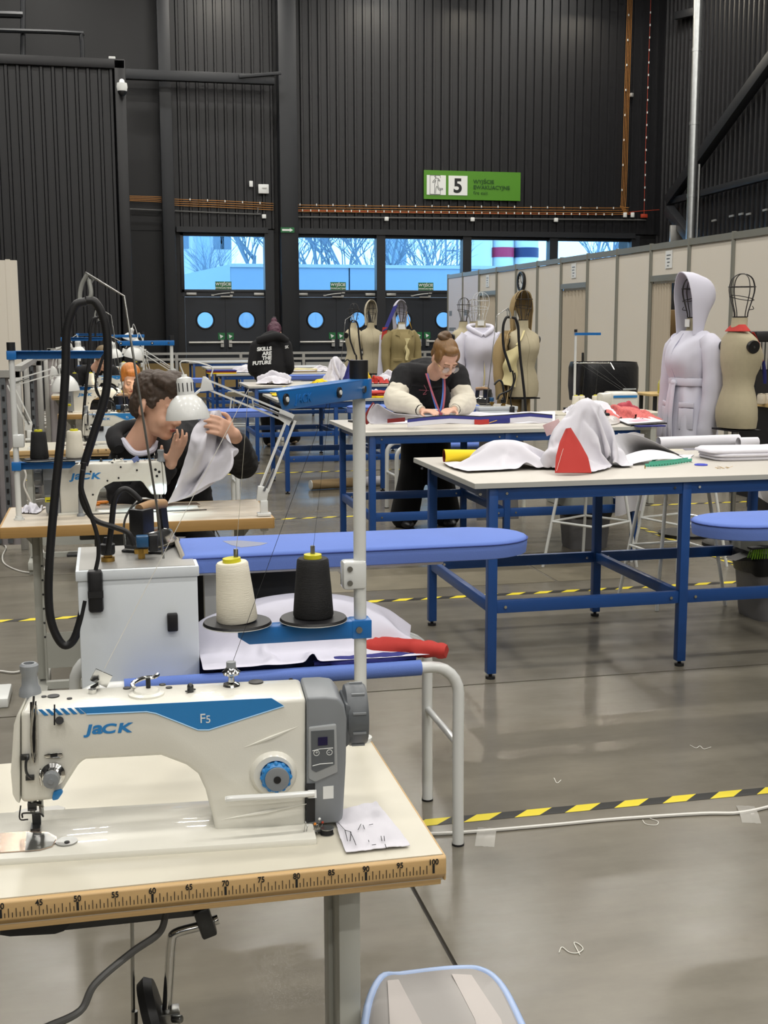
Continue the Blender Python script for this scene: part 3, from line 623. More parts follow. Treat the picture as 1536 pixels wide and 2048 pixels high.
obj('arm_and_column', MB().prism(pts, ey*AD), MACH, sm, bevel=.011, seg=3)
fp = [PM(x, y) for x, y in ((39.5, 1608), (39.5, 1425), (33, 1432), (27, 1450), (21, 1545), (25, 1590), (32, 1604))]; fp[1].z = ZTOP
obj('face_plate', MB().prism(fp, ey*AD), MACH, sm, bevel=.006, seg=2)
b0 = PM(612, 1682); xr = b0.dot(ex)
def L(u, v, z): return ex*u+ey*v+V((0, 0, z))         # local frame: along, across, height
bedL = xr-.56
bd = obj('bed', MB().box(L((bedL+xr+.012)/2, MC+.032, ZT_+.003), (xr+.012-bedL, .175, .014), Matrix.Rotation(-MA, 3, 'Z')), MACH, sm, bevel=.004)
obj('back_inset', MB().box(L(bedL+.22, MC+.123, ZT_+.0015), (.5, .003, .004), Matrix.Rotation(-MA, 3, 'Z')), DARKST, sm)
zb = ZT_+.0105
pl = MB(); q = [PZ(x, y, zb) for x, y in ((0, 1669), (60, 1664), (96, 1666), (113, 1675), (114, 1684), (104, 1694), (80, 1701), (0, 1707))]; q[0] -= ex*.12; q[-1] -= ex*.12
obj('slide_plate', pl.prism(q, (0, 0, .0015)), mat('rose_steel', '#cdb6a4', .22, .75), bd); obj('needle_plate', MB().prism([PZ(x, y, zb+.002) for x, y in ((54, 1665), (96, 1668), (112, 1678), (104, 1692), (80, 1699), (50, 1702))], (0, 0, .0008)), STEEL, bd)
dc = MB().lathe([(.016, 0), (.016, .002), (.001, .002)], PZ(133, 1684, zb), 24); obj('cover_disc', dc, STEEL, bd); obj('screw_hole', MB().lathe([(.004, .002), (.004, .003), (.0005, .003)], PZ(134, 1687, zb), 12), BLACK, bd)
# grey motor housing, hand wheel
hp = [PM(x, y) for x, y in ((613, 1392), (652, 1389), (676, 1396), (689, 1412), (694, 1440), (692, 1530), (686, 1638), (678, 1646), (613, 1651))]
for i in (0, 1): hp[i].z = ZTOP
hs = obj('motor_housing', MB().prism(hp, ey*(AD+.004)), GREYP, sm, bevel=.009, seg=3)
hp2 = [PM(x, y, .012) for x, y in ((690, 1406), (702, 1412), (707, 1440), (700, 1490), (688, 1500))]; obj('rear_cap', MB().prism(hp2, ey*.08), GREYD, hs, bevel=.006)
hc = PM(700, 1428, .055); RYx = Matrix((ex.cross(V((0, 0, 1))), V((0, 0, 1)), ex)).transposed()
hw = obj('hand_wheel', MB().lathe([(.02, -.01), (.046, -.008), (.049, 0), (.049, .018), (.045, .024), (.02, .026)], hc, 32, RYx), GREYD, sm)
for k in range(10): a = 2*PI*k/10; obj('grip_rib', MB().box(hc+ex*.009+(V((0, 0, 1))*math.cos(a)+ey*math.sin(a))*.0495, (.02, .004, .003), Matrix.Rotation(-MA, 3, 'Z')), GREYP, hw)
def plate(name, pp, off, th, m, par, bevel=0): return obj(name, MB().prism([PM(x, y, off) for x, y in pp], -ey*th), m, par, bevel=bevel)
cp = plate('control_panel', ((616, 1452), (672, 1445), (675, 1541), (629, 1561), (616, 1554)), .004, .009, mat('panel_light_grey', '#9fa2a4', .35), sm, .003)
plate('panel_face', ((622, 1462), (668, 1459), (669, 1528), (632, 1544), (623, 1539)), -.005, .0012, GREYD, cp)
plate('display', ((636, 1475), (655, 1473.5), (655, 1489.5), (636, 1491)), -.0062, .0012, mat('display_dark', '#1c1640', .2), cp)
for x, s in ((633, '+'), (659, '-')):
    c = PM(x, 1506-(x-633)*.05, -.0064); obj('button', MB().tube([c+(ex*math.cos(a)+V((0, 0, 1))*math.sin(a))*.0042 for a in [2*PI*k/16 for k in range(16)]], .0005, 5, closed=True), WHT, cp); text('symbol', s, WHT, face(c-ex*.002-V((0, 0, .002)), ex), .008, cp)
for yy in (1496, 1526): obj('panel_line', MB().tube([PM(625, yy+6, -.0062), PM(640, yy+2, -.0062), PM(666, yy, -.0062)], .0006, 4), WHT, cp)
plate('slot_recess', ((613, 1567), (630, 1566), (630, 1642), (613, 1645)), .0005, .0018, BLACK, sm)
plate('rating_label', ((646, 1573), (667, 1571), (667, 1596), (646, 1598)), 0, .001, WHT, sm)
# stitch dial, back-tack lever
Rf = Matrix((ex, V((0, 0, 1)), -ey)).transposed()      # lathe axis pointing at the operator
dc = PM(547, 1547); di = obj('stitch_dial_boss', MB().lathe([(.036, -.004), (.035, .003), (.030, .009), (.001, .010)], dc, 32, Rf), MACH, sm)
obj('dial_ring', MB().lathe([((.0215 if k % 2 else .0235), .010) for k in range(2)]+[(.022, .020), (.019, .024), (.001, .024)], dc-ey*0+V((.003, 0, 0)), 24, Rf), MACHB, di)
g = MB()
for k in range(12): a = 2*PI*k/12; g.ell(dc+V((.003, 0, 0))-ey*.017+(ex*math.cos(a)+V((0, 0, 1))*math.sin(a))*.0205, (.004, .006, .004), nu=8, nv=6)
obj('dial_grip', g, MACHB, di)
obj('dial_cap', MB().lathe([(.0185, .022), (.018, .027), (.013, .028), (.001, .0275)], dc+V((.004, 0, 0)), 28, Rf), GREYP, di); obj('dial_hole', MB().lathe([(.0055, .0275), (.0055, .029), (.001, .029)], dc+V((.004, 0, 0)), 16, Rf), BLACK, di)
lv = MB().tube(spl([PM(452, 1599, -.036), PM(470, 1597, -.038), PM(560, 1592, -.036), PM(628, 1587, -.03)], 6), .0055, 10, flat=.9); lv.bar(PM(625, 1588, -.03), PM(622, 1588, .01), .012, .012); obj('reverse_lever', lv, WHITE, sm)
# prints
plate('blue_decal', ((173, 1427), (157, 1415), (400, 1403), (543, 1396), (567, 1411), (418, 1458), (396, 1458), (312, 1425), (293, 1421.5)), -.0003, .0008, MACHB, sm)
for k in range(6): x = 76+k*14.5; plate('blue_stripe', ((x, 1419-k*.75), (x+8, 1418.6-k*.75), (x+21, 1430-k*.65), (x+13, 1431-k*.65)), -.0003, .0008, MACHB, sm)
ol = [PM(x, y, -.0013) for x, y in ((173, 1428.5), (293, 1423.5), (312, 1427), (396, 1460), (418, 1460), (568, 1412.5))]; obj('pale_outline', MB().tube(ol, .0009, 4), LBLUE, sm)
hJ = (PM(172, 1468)-PM(172, 1447)).length
def logo(par, o, x, h, m=MACHB):                      # the maker's wide slanted lettering, a small a at capital height
    o = V(o); x = V(x)
    for c, dx, sc_, sx in (('J', 0, 1, 1.45), ('a', .62, 1.34, 1.35), ('C', 1.62, 1, 1.5), ('K', 3.42, 1, 1.5)): text('brand_lettering', c, m, face(o+x*dx*h*.86, x), h*1.28*sc_, par, shear=.18, off=h*.05, sx=sx)
logo(sm, PM(172, 1468, -.0006), ex, hJ*.95)
text('model_lettering', 'F', WHT, face(PM(399, 1446, -.0016), ex), .020, sm); text('model_lettering', '5', WHT, face(PM(411, 1446, -.0016), ex), .0165, sm)
for (p0, p1) in (((486, 1496), (598, 1452)), ((440, 1640), (618, 1607))): obj('cast_ridge', MB().tube([PM(*p0, .0005), PM((p0[0]+p1[0])/2, (p0[1]+p1[1])/2+1, -.0012), PM(*p1, .0005)], [.0005, .0028, .0005], 6), MACH, sm)
# head: take-up slot and lever, tension, guides, needle bar, presser foot
plate('take_up_slot', ((60, 1404), (73, 1402), (72, 1470), (69, 1505), (64, 1505), (61, 1470)), -.0003, .0012, BLACK, sm)
obj('take_up_lever', MB().tube(spl([PM(68, 1392, -.008), PM(66, 1420, -.012), PM(62, 1470, -.008), PM(66, 1515, -.006), PM(71, 1522, -.006), PM(73, 1480, -.004), PM(72, 1410, -.006)], 5), .0019, 8), CHROME, sm)
tn = obj('tension_dial', MB().lathe([(.017, 0), (.0175, .006), (.012, .009), (.011, .012), (.0135, .014), (.0135, .016), (.0115, .018), (.0115, .030), (.009, .032), (.001, .032)], PM(107, 1546), 26, Rf), CHROME, sm)
obj('tension_knob', MB().lathe([(.0115, .019), (.0125, .022), (.0115, .033), (.004, .034), (.004, .036), (.001, .036)], PM(107, 1546), 12, Rf), GREYP, tn)
gd = obj('thread_guide', MB().tube([PM(109, 1409, -.012), PM(109, 1450, -.012)], .0012, 6).cyl(PM(119, 1441), PM(119, 1441, -.014), .006, n=14), BLACK, sm)
plate('guide_plate', ((88, 1509), (97, 1505), (124, 1503), (127, 1510), (120, 1515), (92, 1514)), -.0005, .004, CHROME, sm, .001); plate('guide_slot', ((101, 1507), (115, 1506), (115, 1513), (101, 1514)), -.0046, .0008, BLACK, sm)
ck_ = MB().tube(spl([PM(43, 1512, -.004), PM(56, 1513, -.01), PM(52, 1525, -.012), PM(53, 1545, -.012), PM(62, 1556, -.01), PM(66, 1552, -.004)], 4), .0022, 6); ck_.box(PM(50, 1514, -.004), (.012, .008, .007)); ck_.box(PM(60, 1555, -.004), (.012, .008, .006)); obj('check_spring', ck_, DARKST, sm)
obj('guide_pin', MB().tube(spl([PM(81, 1538, -.002), PM(80, 1550, -.008), PM(82, 1570, -.004)], 4), .0012, 6), CHROME, sm)
plate('foot_lifter_tab', ((108, 1580), (124, 1576), (127, 1582), (117, 1596), (106, 1598), (105, 1592)), -.001, .008, MACHB, sm, .002)
c = PM(64, 1600, .05); nb = obj('needle_bar', MB().cyl(c+V((0, 0, .02)), V((c.x, c.y, ZT_+.035)), .0042).cyl(c+V((.013, 0, .02)), V((c.x+.013, c.y, ZT_+.03)), .0035), STEEL, sm)
obj('needle_clamp', MB().box((c.x, c.y, ZT_+.045), (.013, .012, .012)).cyl((c.x, c.y, ZT_+.04), (c.x, c.y, ZT_+.012), .0012, n=8).cyl((c.x, c.y, ZT_+.05), (c.x+.014, c.y-.004, ZT_+.05), .0022, n=8), DARKST, nb)
ft = MB().box((c.x+.004, c.y-.006, zb+.003), (.014, .026, .004)).box((c.x+.006, c.y+.004, zb+.012), (.011, .01, .018)).tube(spl([(c.x-.014, c.y-.012, zb+.022), (c.x-.012, c.y-.016, zb+.03), (c.x+.012, c.y-.014, zb+.026), (c.x+.016, c.y-.01, zb+.02), (c.x+.014, c.y, zb+.018)], 4), .0014, 6); ft.tube(spl([(c.x-.016, c.y-.01, zb+.04), (c.x-.018, c.y-.012, zb+.02), (c.x-.006, c.y-.012, zb+.018)], 4), .0012, 6); obj('presser_foot', ft, DARKST, nb)
obj('lifter_rod', MB().tube(spl([PM(64, 1612, .05), PM(76, 1610, .045), PM(87, 1614, .04)], 4), .0016, 6), STEEL, sm)
# things on top of the arm
def TP(x, y): return PZ(x, y, ZTOP)
sp = TP(57, 1394); s = obj('spool_post', MB().lathe([(.017, -.003), (.0155, .008), (.0125, .012), (.0115, .030), (.0135, .034), (.014, .044), (.011, .047), (.008, .047), (.008, .036), (.001, .036)], sp+ey*.02, 20), GREYP, sm)
gp = MB().box(TP(203, 1371)+V((0, 0, .012)), (.028, .004, .02), Matrix.Rotation(.5, 3, 'Y')); gp.cyl(TP(185, 1386), TP(185, 1386)+V((0, 0, .006)), .006); gp.box(TP(190, 1380)+V((0, 0, .005)), (.014, .02, .003), Matrix.Rotation(-.5, 3, 'Y')); obj('thread_guide_plate', gp, CHROME, sm)
bwn = obj('bobbin_winder', MB().lathe([(.027, 0), (.027, .003), (.020, .005), (.018, .008), (.001, .008)], TP(293, 1389), 30), MACH, sm)
obj('winder_spindle', MB().cyl(TP(297, 1386), TP(297, 1386)+V((0, 0, .024)), .0036), BLACK, bwn); obj('winder_lever', MB().tube(spl([TP(268, 1388)+V((0, 0, .01)), TP(266, 1382)+V((0, 0, .012)), TP(285, 1372)+V((0, 0, .012)), TP(308, 1369)+V((0, 0, .012)), TP(316, 1364)+V((0, 0, .012))], 4), .0034, 8), CHROME, bwn)
for x, y, r in ((107, 1393, .009), (139, 1398, .004), (254, 1377, .006), (294, 1395, .006), (338, 1376, .005), (325, 1370, .005), (88, 1394, .004)): obj('oil_screw', MB().lathe([(r, -.001), (r, .0016), (.0005, .0018)], TP(x, y), 14), BLACK, sm)
obj('wing_screw', MB().cyl(TP(381, 1384), TP(381, 1384)+V((0, 0, .006)), .005).ell(TP(381, 1384)+V((0, 0, .008)), (.005, .005, .006)).bar(TP(372, 1387)+V((0, 0, .003)), TP(390, 1382)+V((0, 0, .003)), .004, .002), DARKST, sm)
tp = obj('tension_post', MB().lathe([(.0135, 0), (.0125, .003), (.005, .006), (.0045, .014), (.006, .016), (.0125, .018), (.0125, .021), (.0145, .022), (.0105, .025), (.008, .029), (.001, .029)], TP(463, 1371), 24), CHROME, sm); obj('post_cap', MB().lathe([(.0075, .029), (.0075, .038), (.0005, .039)], TP(463, 1371), 16), GREYP, tp)
obj('oil_cap', MB().lathe([(.0115, -.001), (.0115, .002), (.0005, .003)], TP(512, 1365), 22), BLACK, sm)
# back of the machine: what the facing benches show
bp = lambda u, z, off=0: L(xr-u, MC+AD+.0005+off, z)
for u, z in ((.012, .995), (.125, .965), (.19, .925), (.235, .935), (.245, .98), (.31, .965), (.13, .87)): obj('back_screw', MB().cyl(bp(u, z), bp(u, z, .002), .004, n=12), BLACK, sm)
for u, z in ((.40, .955), (.385, .965), (.39, .938)): obj('back_hole', MB().cyl(bp(u, z), bp(u, z, .002), .0055, n=12), BLACK, sm)
logo(sm, bp(.045, .935), -ex, .027)
mb_ = PM(650, 1500, AD+.0045); ml = obj('warning_label', MB().box(mb_+V((0, 0, -.02)), (.036, .002, .02), Matrix.Rotation(-MA, 3, 'Z')), YELP, hs); obj('motor_plate', MB().box(mb_+V((0, 0, .03)), (.038, .0015, .06), Matrix.Rotation(-MA, 3, 'Z')), GREYD, hs)
obj('label_text', MB().box(mb_+V((0, .0014, -.024)), (.026, .001, .004), Matrix.Rotation(-MA, 3, 'Z')), INK, hs)

# ================================================================ sewing bench
bench_w = 1.05; BX0 = .457-bench_w
def make_bench(name, label, ruler, group):
    t = thing(name, label, 'sewing table', (-.07, 1.88, 0), 0, group)
    x0, x1, ya, yb = BX0, .457, 1.612, 2.149
    obj('bench_top', MB().box(((x0+x1)/2, (ya+yb)/2+.003, .77), (bench_w-.006, yb-ya-.006, .0398)), LAM if ruler else LAMW, t)
    if ruler:
        e = MB().prism([(x0, ya+.0, .789), (x0, ya-.004, .7875), (x0, ya-.005, .763), (x0, ya+.006, .752), (x0, ya+.006, .789)], (bench_w, 0, 0)); e.box((x1-.001, (ya+yb)/2, .77), (.004, yb-ya, .038)); e.box((x0, (ya+yb)/2, .77), (.004, yb-ya, .038)); e.box(((x0+x1)/2, yb, .77), (bench_w, .004, .038)); e.box(((x0+x1)/2, ya+.02, .7475), (bench_w-.01, .03, .009))
        ed = obj('beech_edge', e, BEECH, t, bevel=.002)
        x100 = .4375; f = ya-.0052
        for k in range(0, 199):
            c = k/2; x = x100-1.0+c/100
            if x < x0+.01: continue
            big = c == int(c); ten = c % 10 == 0; h = .0125 if big else .0065; w_ = .0032 if ten else .0009
            if x > -.22 and k > 0: obj('tick', MB().box((x, f, .7665+h/2), (w_, .0006, h)), INK, ed)
        obj('tick', MB().box((x100, f, .7665+.00625), (.0032, .0006, .0125)), INK, ed)
        for c in range(40, 101, 5): text('ruler_number', str(c), INK, face((x100-1+c/100, f, .7797)), .0118, ed, align='CENTER', off=.0002, sx=.85)
    else:
        e = MB()
        for cx, cy, sx, sy in (((x0+x1)/2, ya, bench_w, .012), ((x0+x1)/2, yb, bench_w, .012), (x0, (ya+yb)/2, .012, yb-ya), (x1, (ya+yb)/2, .012, yb-ya)): e.box((cx, cy, .768), (sx, sy, .043))
        obj('beech_edge', e, BEECH2, t, bevel=.002)
    for s, xx in ((1, .345), (-1, x0+.1)):
        m = MB().box((xx, 1.80, .42), (.035, .06, .66)); m.box((xx-.02*s, 1.845, .42), (.01, .04, .66)); lg = obj('leg', m, STEELP, t, bevel=.003)
        obj('gusset', MB().prism([(xx+.017*s, 1.83, .749), (xx+.085*s, 1.83, .749), (xx+.017*s, 1.83, .665)], (0, .004, 0)).box((xx, 1.88, .742), (.05, .40, .014)), STEELP, lg)
        obj('foot', MB().box((xx, 1.88, .055), (.05, .52, .05)).box((xx, 1.66, .015), (.04, .04, .03)).box((xx, 2.10, .015), (.04, .04, .03)), STEELP, lg, bevel=.004)
        for k in range(6): obj('bolt_hole', MB().cyl((xx-.02*s, 1.8645, .28+k*.06), (xx-.02*s, 1.867, .28+k*.06), .0045, n=10), DARKST, lg)
    obj('cross_panel', MB().box(((x0+.445)/2, 1.86, .22), (.80, .004, .15)), STEELP, t); obj('pedal', MB().box((-.07, 1.75, .10), (.42, .26, .02), Matrix.Rotation(-.12, 3, 'X')), DARKST, t, bevel=.004)
    obj('pedal_bar', MB().box(((x0+.445)/2, 1.88, .08), (.8, .03, .03)), STEELP, t)
    u = MB().box((-.02, 1.88, .70), (.26, .22, .09)).box((.12, 1.84, .715), (.1, .12, .06)).box((-.15, 1.90, .72), (.05, .06, .06)); obj('under_bench_box', u, DARKST, t, bevel=.006)
    return t
bn = make_bench('sewing_table', 'cream sewing table with a beech ruler edge in the foreground', True, 'sewing benches')
obj('tray', MB().prism([PY(x, y, 1.64) for x, y in ((0, 1853), (142, 1845), (128, 1862), (110, 1868), (20, 1873), (0, 1870))]+[], (0, .2, 0)), BLACK, bn)
slot = MB().prism([PZ(x, y, .7905) for x, y in ((30, 1625), (48, 1619), (116, 1612), (130, 1616), (126, 1628), (112, 1632), (40, 1640))], (0, 0, .0012)); obj('hinge_plate', slot, ALU, bn)
obj('hinge_slot', MB().prism([PZ(x, y, .7918) for x, y in ((44, 1627), (112, 1620), (114, 1629), (46, 1637))], (0, 0, .0006)), STEEL, bn)
# knee lifter, pull rod and cable below the bench
kl = MB().tube(spl([PY(437, 1838, 1.78), PY(400, 1852, 1.78), PY(352, 1866, 1.78), PY(343, 1885, 1.78), PY(338, 1960, 1.78), PY(333, 2030, 1.78)], 5), .0075, 10)
k = obj('knee_lifter', kl, CHROME, bn); obj('lifter_clamp', MB().bar(PY(400, 1815, 1.77), PY(420, 1870, 1.77), .022, .024), DARKST, k, bevel=.004)
obj('knee_pad', MB().lathe([(.001, .016), (.055, .012), (.062, 0), (.055, -.012), (.001, -.012)], PY(308, 2034, 1.79), 24, Matrix.Rotation(PI/2-.25, 3, 'Y')), RUB, k); obj('pad_clamp', MB().box(PY(340, 2036, 1.78), (.03, .03, .03)).cyl(PY(345, 2038, 1.76), PY(364, 2038, 1.75), .006, n=10), STEEL, k, bevel=.002)
obj('pull_rod', MB().cyl(PY(264, 1836, 1.8), PY(267, 2075, 1.8), .003, n=8).cyl(PY(269, 2022, 1.795), PY(269, 2080, 1.795), .005, n=8), STEEL, bn)
obj('bench_cable', MB().tube(spl([PY(332, 1828, 1.72), PY(318, 1866, 1.70), PY(262, 1906, 1.68), PY(190, 1968, 1.66), PY(160, 2022, 1.65), PY(90, 2056, 1.62)], 6), .0055, 8), CABG, bn)

# ================================================================ thread stands and cones
def make_stand(label, group, ang, x=.438, y=2.127, z0=.79):
    t = thing('thread_stand', label, 'thread stand', (x, y, z0), 0, group); P = V((x, y, z0))
    obj('pole', MB().cyl(P, P+V((0, 0, .685)), .0115, n=18), TUBE, t); obj('base_nut', MB().cyl(P, P+V((0, 0, .006)), .021, n=20).cyl(P+V((0, 0, .006)), P+V((0, 0, .016)), .015, n=20), TUBE, t)
    cl = obj('pole_joint', MB().box(P+V((-.012, 0, .315)), (.044, .034, .052)), TUBE, t, bevel=.006)
    for zz in (.302, .328): obj('screw', MB().cyl(P+V((-.022, -.017, zz)), P+V((-.022, -.021, zz)), .005, n=10), STEEL, cl)
    obj('cap', MB().cyl(P+V((0, 0, .665)), P+V((0, 0, .70)), .0165, n=18), RUB, t)
    d = V((-math.cos(ang), -math.sin(ang), 0)); n = d.cross(V((0, 0, 1))); zt = V((0, 0, .650))
    a = P+d*-.016+zt; b = P+d*.36+zt
    n = -n; m = MB(); side = n*.017
    m.prism([a+side+V((0, 0, -.016)), b+side+V((0, 0, -.016))-d*.02, b+side+V((0, 0, .012)), a+side+V((0, 0, .016))], -n*.004); m.bar(a+V((0, 0, .016)), b+V((0, 0, .013)), .034, .003)
    m.box(P+zt, (.036, .036, .034), Matrix.Rotation(ang, 3, 'Z')); ar = obj('top_arm', m, BLUE2, t, bevel=.0015)
    for u in (.335, .13): obj('thread_eye', MB().cyl(P+d*u+zt+side, P+d*u+zt+side+n*.003, .009, n=16), BLACK, ar); obj('eye_core', MB().cyl(P+d*u+zt+side, P+d*u+zt+side+n*.005, .004, n=10), WHT, ar)
    obj('screw', MB().cyl(P+d*.02+zt+side, P+d*.02+zt+side+n*.004, .006, n=10), STEEL, ar)
    text('embossed_lettering', 'JACK', BLUE2, face(P+d*.30+zt+side+n*.0002+V((0, 0, -.008)), -d), .019, ar, depth=.0012, shear=.2, off=.0004, sx=1.35)
    zl = V((0, 0, .215)); m = MB(); xe = -.225
    m.prism([P+V((.016, -.017, zl.z-.016)), P+V((xe+.02, -.017, zl.z-.016)), P+V((xe, -.017, zl.z-.002)), P+V((xe, -.017, zl.z+.012)), P+V((.016, -.017, zl.z+.016))], (0, .003, 0)); m.bar(P+V((.016, 0, zl.z+.015)), P+V((xe, 0, zl.z+.012)), .034, .003); m.box(P+zl, (.036, .036, .034))
    la = obj('lower_arm', m, BLUE2, t, bevel=.0015); obj('screw', MB().cyl(P+V((-.006, -.018, zl.z)), P+V((-.006, -.022, zl.z)), .006, n=10), STEEL, la)
    for u in (-.225, -.088):
        c = P+V((u, -.01, zl.z+.022)); ds = obj('spool_tray', MB().lathe([(.006, -.008), (.058, -.001), (.061, .001), (.059, .005), (.02, .006), (.001, .006)], c, 30), [BLACK], t)
        obj('tray_rim', MB().lathe([(.058, -.002), (.0615, -.0005), (.0615, .0005), (.058, -.0005)], c, 30, caps=False), TUBE, ds); obj('spool_pin', MB().cyl(c, c+V((0, 0, .135)), .0042, n=10), STEEL, ds)
    return t
st1 = None
def make_cone(m, label, group, name='thread_cone'):
    t = thing(name, label, 'thread cone', (0, 0, 0), 0, group)
    obj('wound_thread', MB().lathe([(.010, 0), (.035, 0), (.0365, .004), (.0335, .045), (.030, .085), (.0285, .103), (.026, .106), (.010, .106)], (0, 0, 0), 28), m, t); obj('cone_core', MB().lathe([(.008, .10), (.0165, .104), (.016, .113), (.010, .114), (.008, .114)], (0, 0, 0), 20), YELP, t); return t
st0 = make_stand('white and blue thread stand at the right corner of the foreground sewing table', 'thread stands', math.radians(56))
st1 = make_stand("thread stand at the left end of the man's sewing table", 'thread stands', math.radians(6)); st1.location = (-.355, 4.99, .79); st1.rotation_euler.z = PI
cw0 = make_cone(THRW, 'cream thread cone on the foreground thread stand', 'thread cones'); cb0 = make_cone(THRK, 'black thread cone on the foreground thread stand', 'thread cones')
def cone_at(src, stand_loc, rz, which, label, first=False):
    u = (-.225, -.088)[which]; off = Matrix.Rotation(rz, 3, 'Z') @ V((u, -.01, .215+.0285)); loc = V(stand_loc)+off
    if first: src.location = loc; return src
    return dup(src, loc, rz, label)
cone_at(cw0, st0.location, 0, 0, None, True); cone_at(cb0, st0.location, 0, 1, None, True)
cw0.rotation_euler = (0, math.radians(-4), 0)
# yarn from the cones up through the top arm and down to the machine
def yarn(label, pts, r=.0004, m=THREAD): return tag(obj('thread', MB().tube(pts, r, 4), m), label, 'thread')
a = st0.location
yarn('cream thread running from the foreground arm tip to the machine guide', [cw0.location+V((0, 0, .115)), PY(497, 778, 1.83), TP(210, 1362)+V((0, 0, .02))], .0005)
yarn('black thread rising from the black cone to the foreground arm', [cb0.location+V((0, 0, .115)), a+V((-.07, -.11, .65)), TP(463, 1371)+V((0, 0, .03))], .0004, THRK)

# other benches of the row: copies of bench, machine, stand and cones
PITCH = 6.2
PIV = V((-.07, 1.8805, 0))                              # bench centre used to turn a station round
def station(y, flip, n, x=None):
    c = V((PIV.x if x is None else x, y, 0)); rz = PI if flip else 0; R = Matrix.Rotation(rz, 3, 'Z')
    def at(o): return c+R @ (V(o.location)-PIV)
    return at, rz
bench2 = make_bench('sewing_table', 'sewing table with plain wood edge in front of the man with the cloth', False, 'sewing benches')
at, rz = station(5.08, True, 1, .113); bench2.location = at(bench2); bench2.rotation_euler.z = rz
loc = at(sm); s2 = dup(sm, loc+V((.03, -.02, 0)), rz-MA+math.radians(6), 'sewing machine seen from behind in front of the man with the cloth'); 
at2 = V((-.355, 4.99, .79))
cone_at(cb0, at2, PI, 1, "black thread cone on the stand at the man's sewing table"); cone_at(cw0, at2, PI, 0, "white thread cone half hidden by the black hose on the man's stand")
far = [(8.10, False, -.07, 'behind the man with the cloth'), (11.28, True, .113, 'of the red haired woman'), (14.30, False, -.07, 'behind the red haired woman'), (17.48, True, .113, 'farthest back in the row')]
for (y, fl_, x, wh) in far:
    at, rz = station(y, fl_, 0, x); src = bench2 if fl_ else bn
    if fl_: o = dup(bench2, None, None, 'wood edged sewing table '+wh); o.location = bench2.location+V((0, y-5.08, 0))
    else: o = dup(bn, at(bn), 0, 'ruler edged sewing table '+wh)
    mloc = at(sm) if not fl_ else s2.location+V((-.09 if y < 12 else 0, y-5.08, 0))
    dup(sm, mloc, -MA if not fl_ else PI-MA+math.radians(6), 'sewing machine '+wh)
    p = V((.438, y+.247, .79)) if not fl_ else V((-.355, y-.09, .79))
    dup(st1, p, 0 if not fl_ else PI, 'thread stand on the sewing table '+wh)
    cone_at(cw0, p, 0 if not fl_ else PI, 0, 'cream thread cone on the sewing table '+wh); cone_at(cb0, p, 0 if not fl_ else PI, 1, 'black thread cone on the sewing table '+wh)
# ================================================================ blue frame tables
def make_table(label):
    t = thing('cutting_table', label, 'table', (1.0, .535, 0), 0, 'blue framed cutting tables'); W, D, H = 2.0, 1.07, .88
    obj('table_top', MB().box((W/2, D/2, H-.012), (W, D, .024)), [TOP], t, bevel=.0015); obj('edge_band', MB().box((W/2, -.0005, H-.0125), (W, .002, .022)).box((-.0005, D/2, H-.0125), (.002, D, .022)).box((W+.0005, D/2, H-.0125), (.002, D, .022)).box((W/2, D+.0005, H-.0125), (W, .002, .022)), TOPEDGE, t)
    for yy in (.035, D-.035):
        obj('apron', MB().box((W/2, yy, H-.052), (W-.14, .03, .055)), BLUE, t, bevel=.002)
        for xa, xb in ((.09, 1.0), (1.0, 1.91)):
            s = obj('stretcher', MB().box(((xa+xb)/2, yy, .325), (xb-xa-.04, .03, .055)), BLUE, t, bevel=.002)
            for x in (xa+.06, xb-.06): obj('bolt', MB().cyl((x, yy-.016, .325), (x, yy-.021, .325), .007, n=10), CHROME, s)
        for x in (.09, 1.0, 1.91):
            l = obj('leg', MB().box((x, yy, .45), (.042, .042, .85)), BLUE, t, bevel=.003); obj('foot', MB().cyl((x, yy, 0), (x, yy, .012), .022, n=14).cyl((x, yy, .012), (x, yy, .03), .008, n=10), RUB, l)
            for dx in (-.06, .06): obj('bolt', MB().cyl((x+dx, yy-.016, H-.05), (x+dx, yy-.021, H-.05), .006, n=10), CHROME, l)
    for x in (.09, 1.0, 1.91): obj('cross_stretcher', MB().box((x, D/2, .325), (.03, D-.11, .05)), BLUE, t, bevel=.002); obj('cross_apron', MB().box((x, D/2, H-.052), (.03, D-.11, .055)), BLUE, t, bevel=.002)
    return t
T0 = make_table('nearest blue framed table, with the white and red cloth heap'); base = V(T0.location)
TA = [(1.53, 4.97), (1.56, 7.57), (1.53, 11.15), (1.57, 13.77), (1.53, 17.37), (1.60, 19.97), (1.55, 23.4)]
TL = [None, 'blue framed table where the woman with the lanyard works', 'blue framed table behind the woman, with folded red and yellow cloth', 'blue framed table at the legs of the person in the printed hoodie', 'blue framed table with stacked yellow cloth', 'blue framed table left of the far mannequins', 'farthest blue framed table by the plywood screen']
for (x, y), l in list(zip(TA, TL))[1:]: dup(T0, base+V((x, y, 0)), 0, l)
T0.location = base+V((1.53, 4.97, 0))

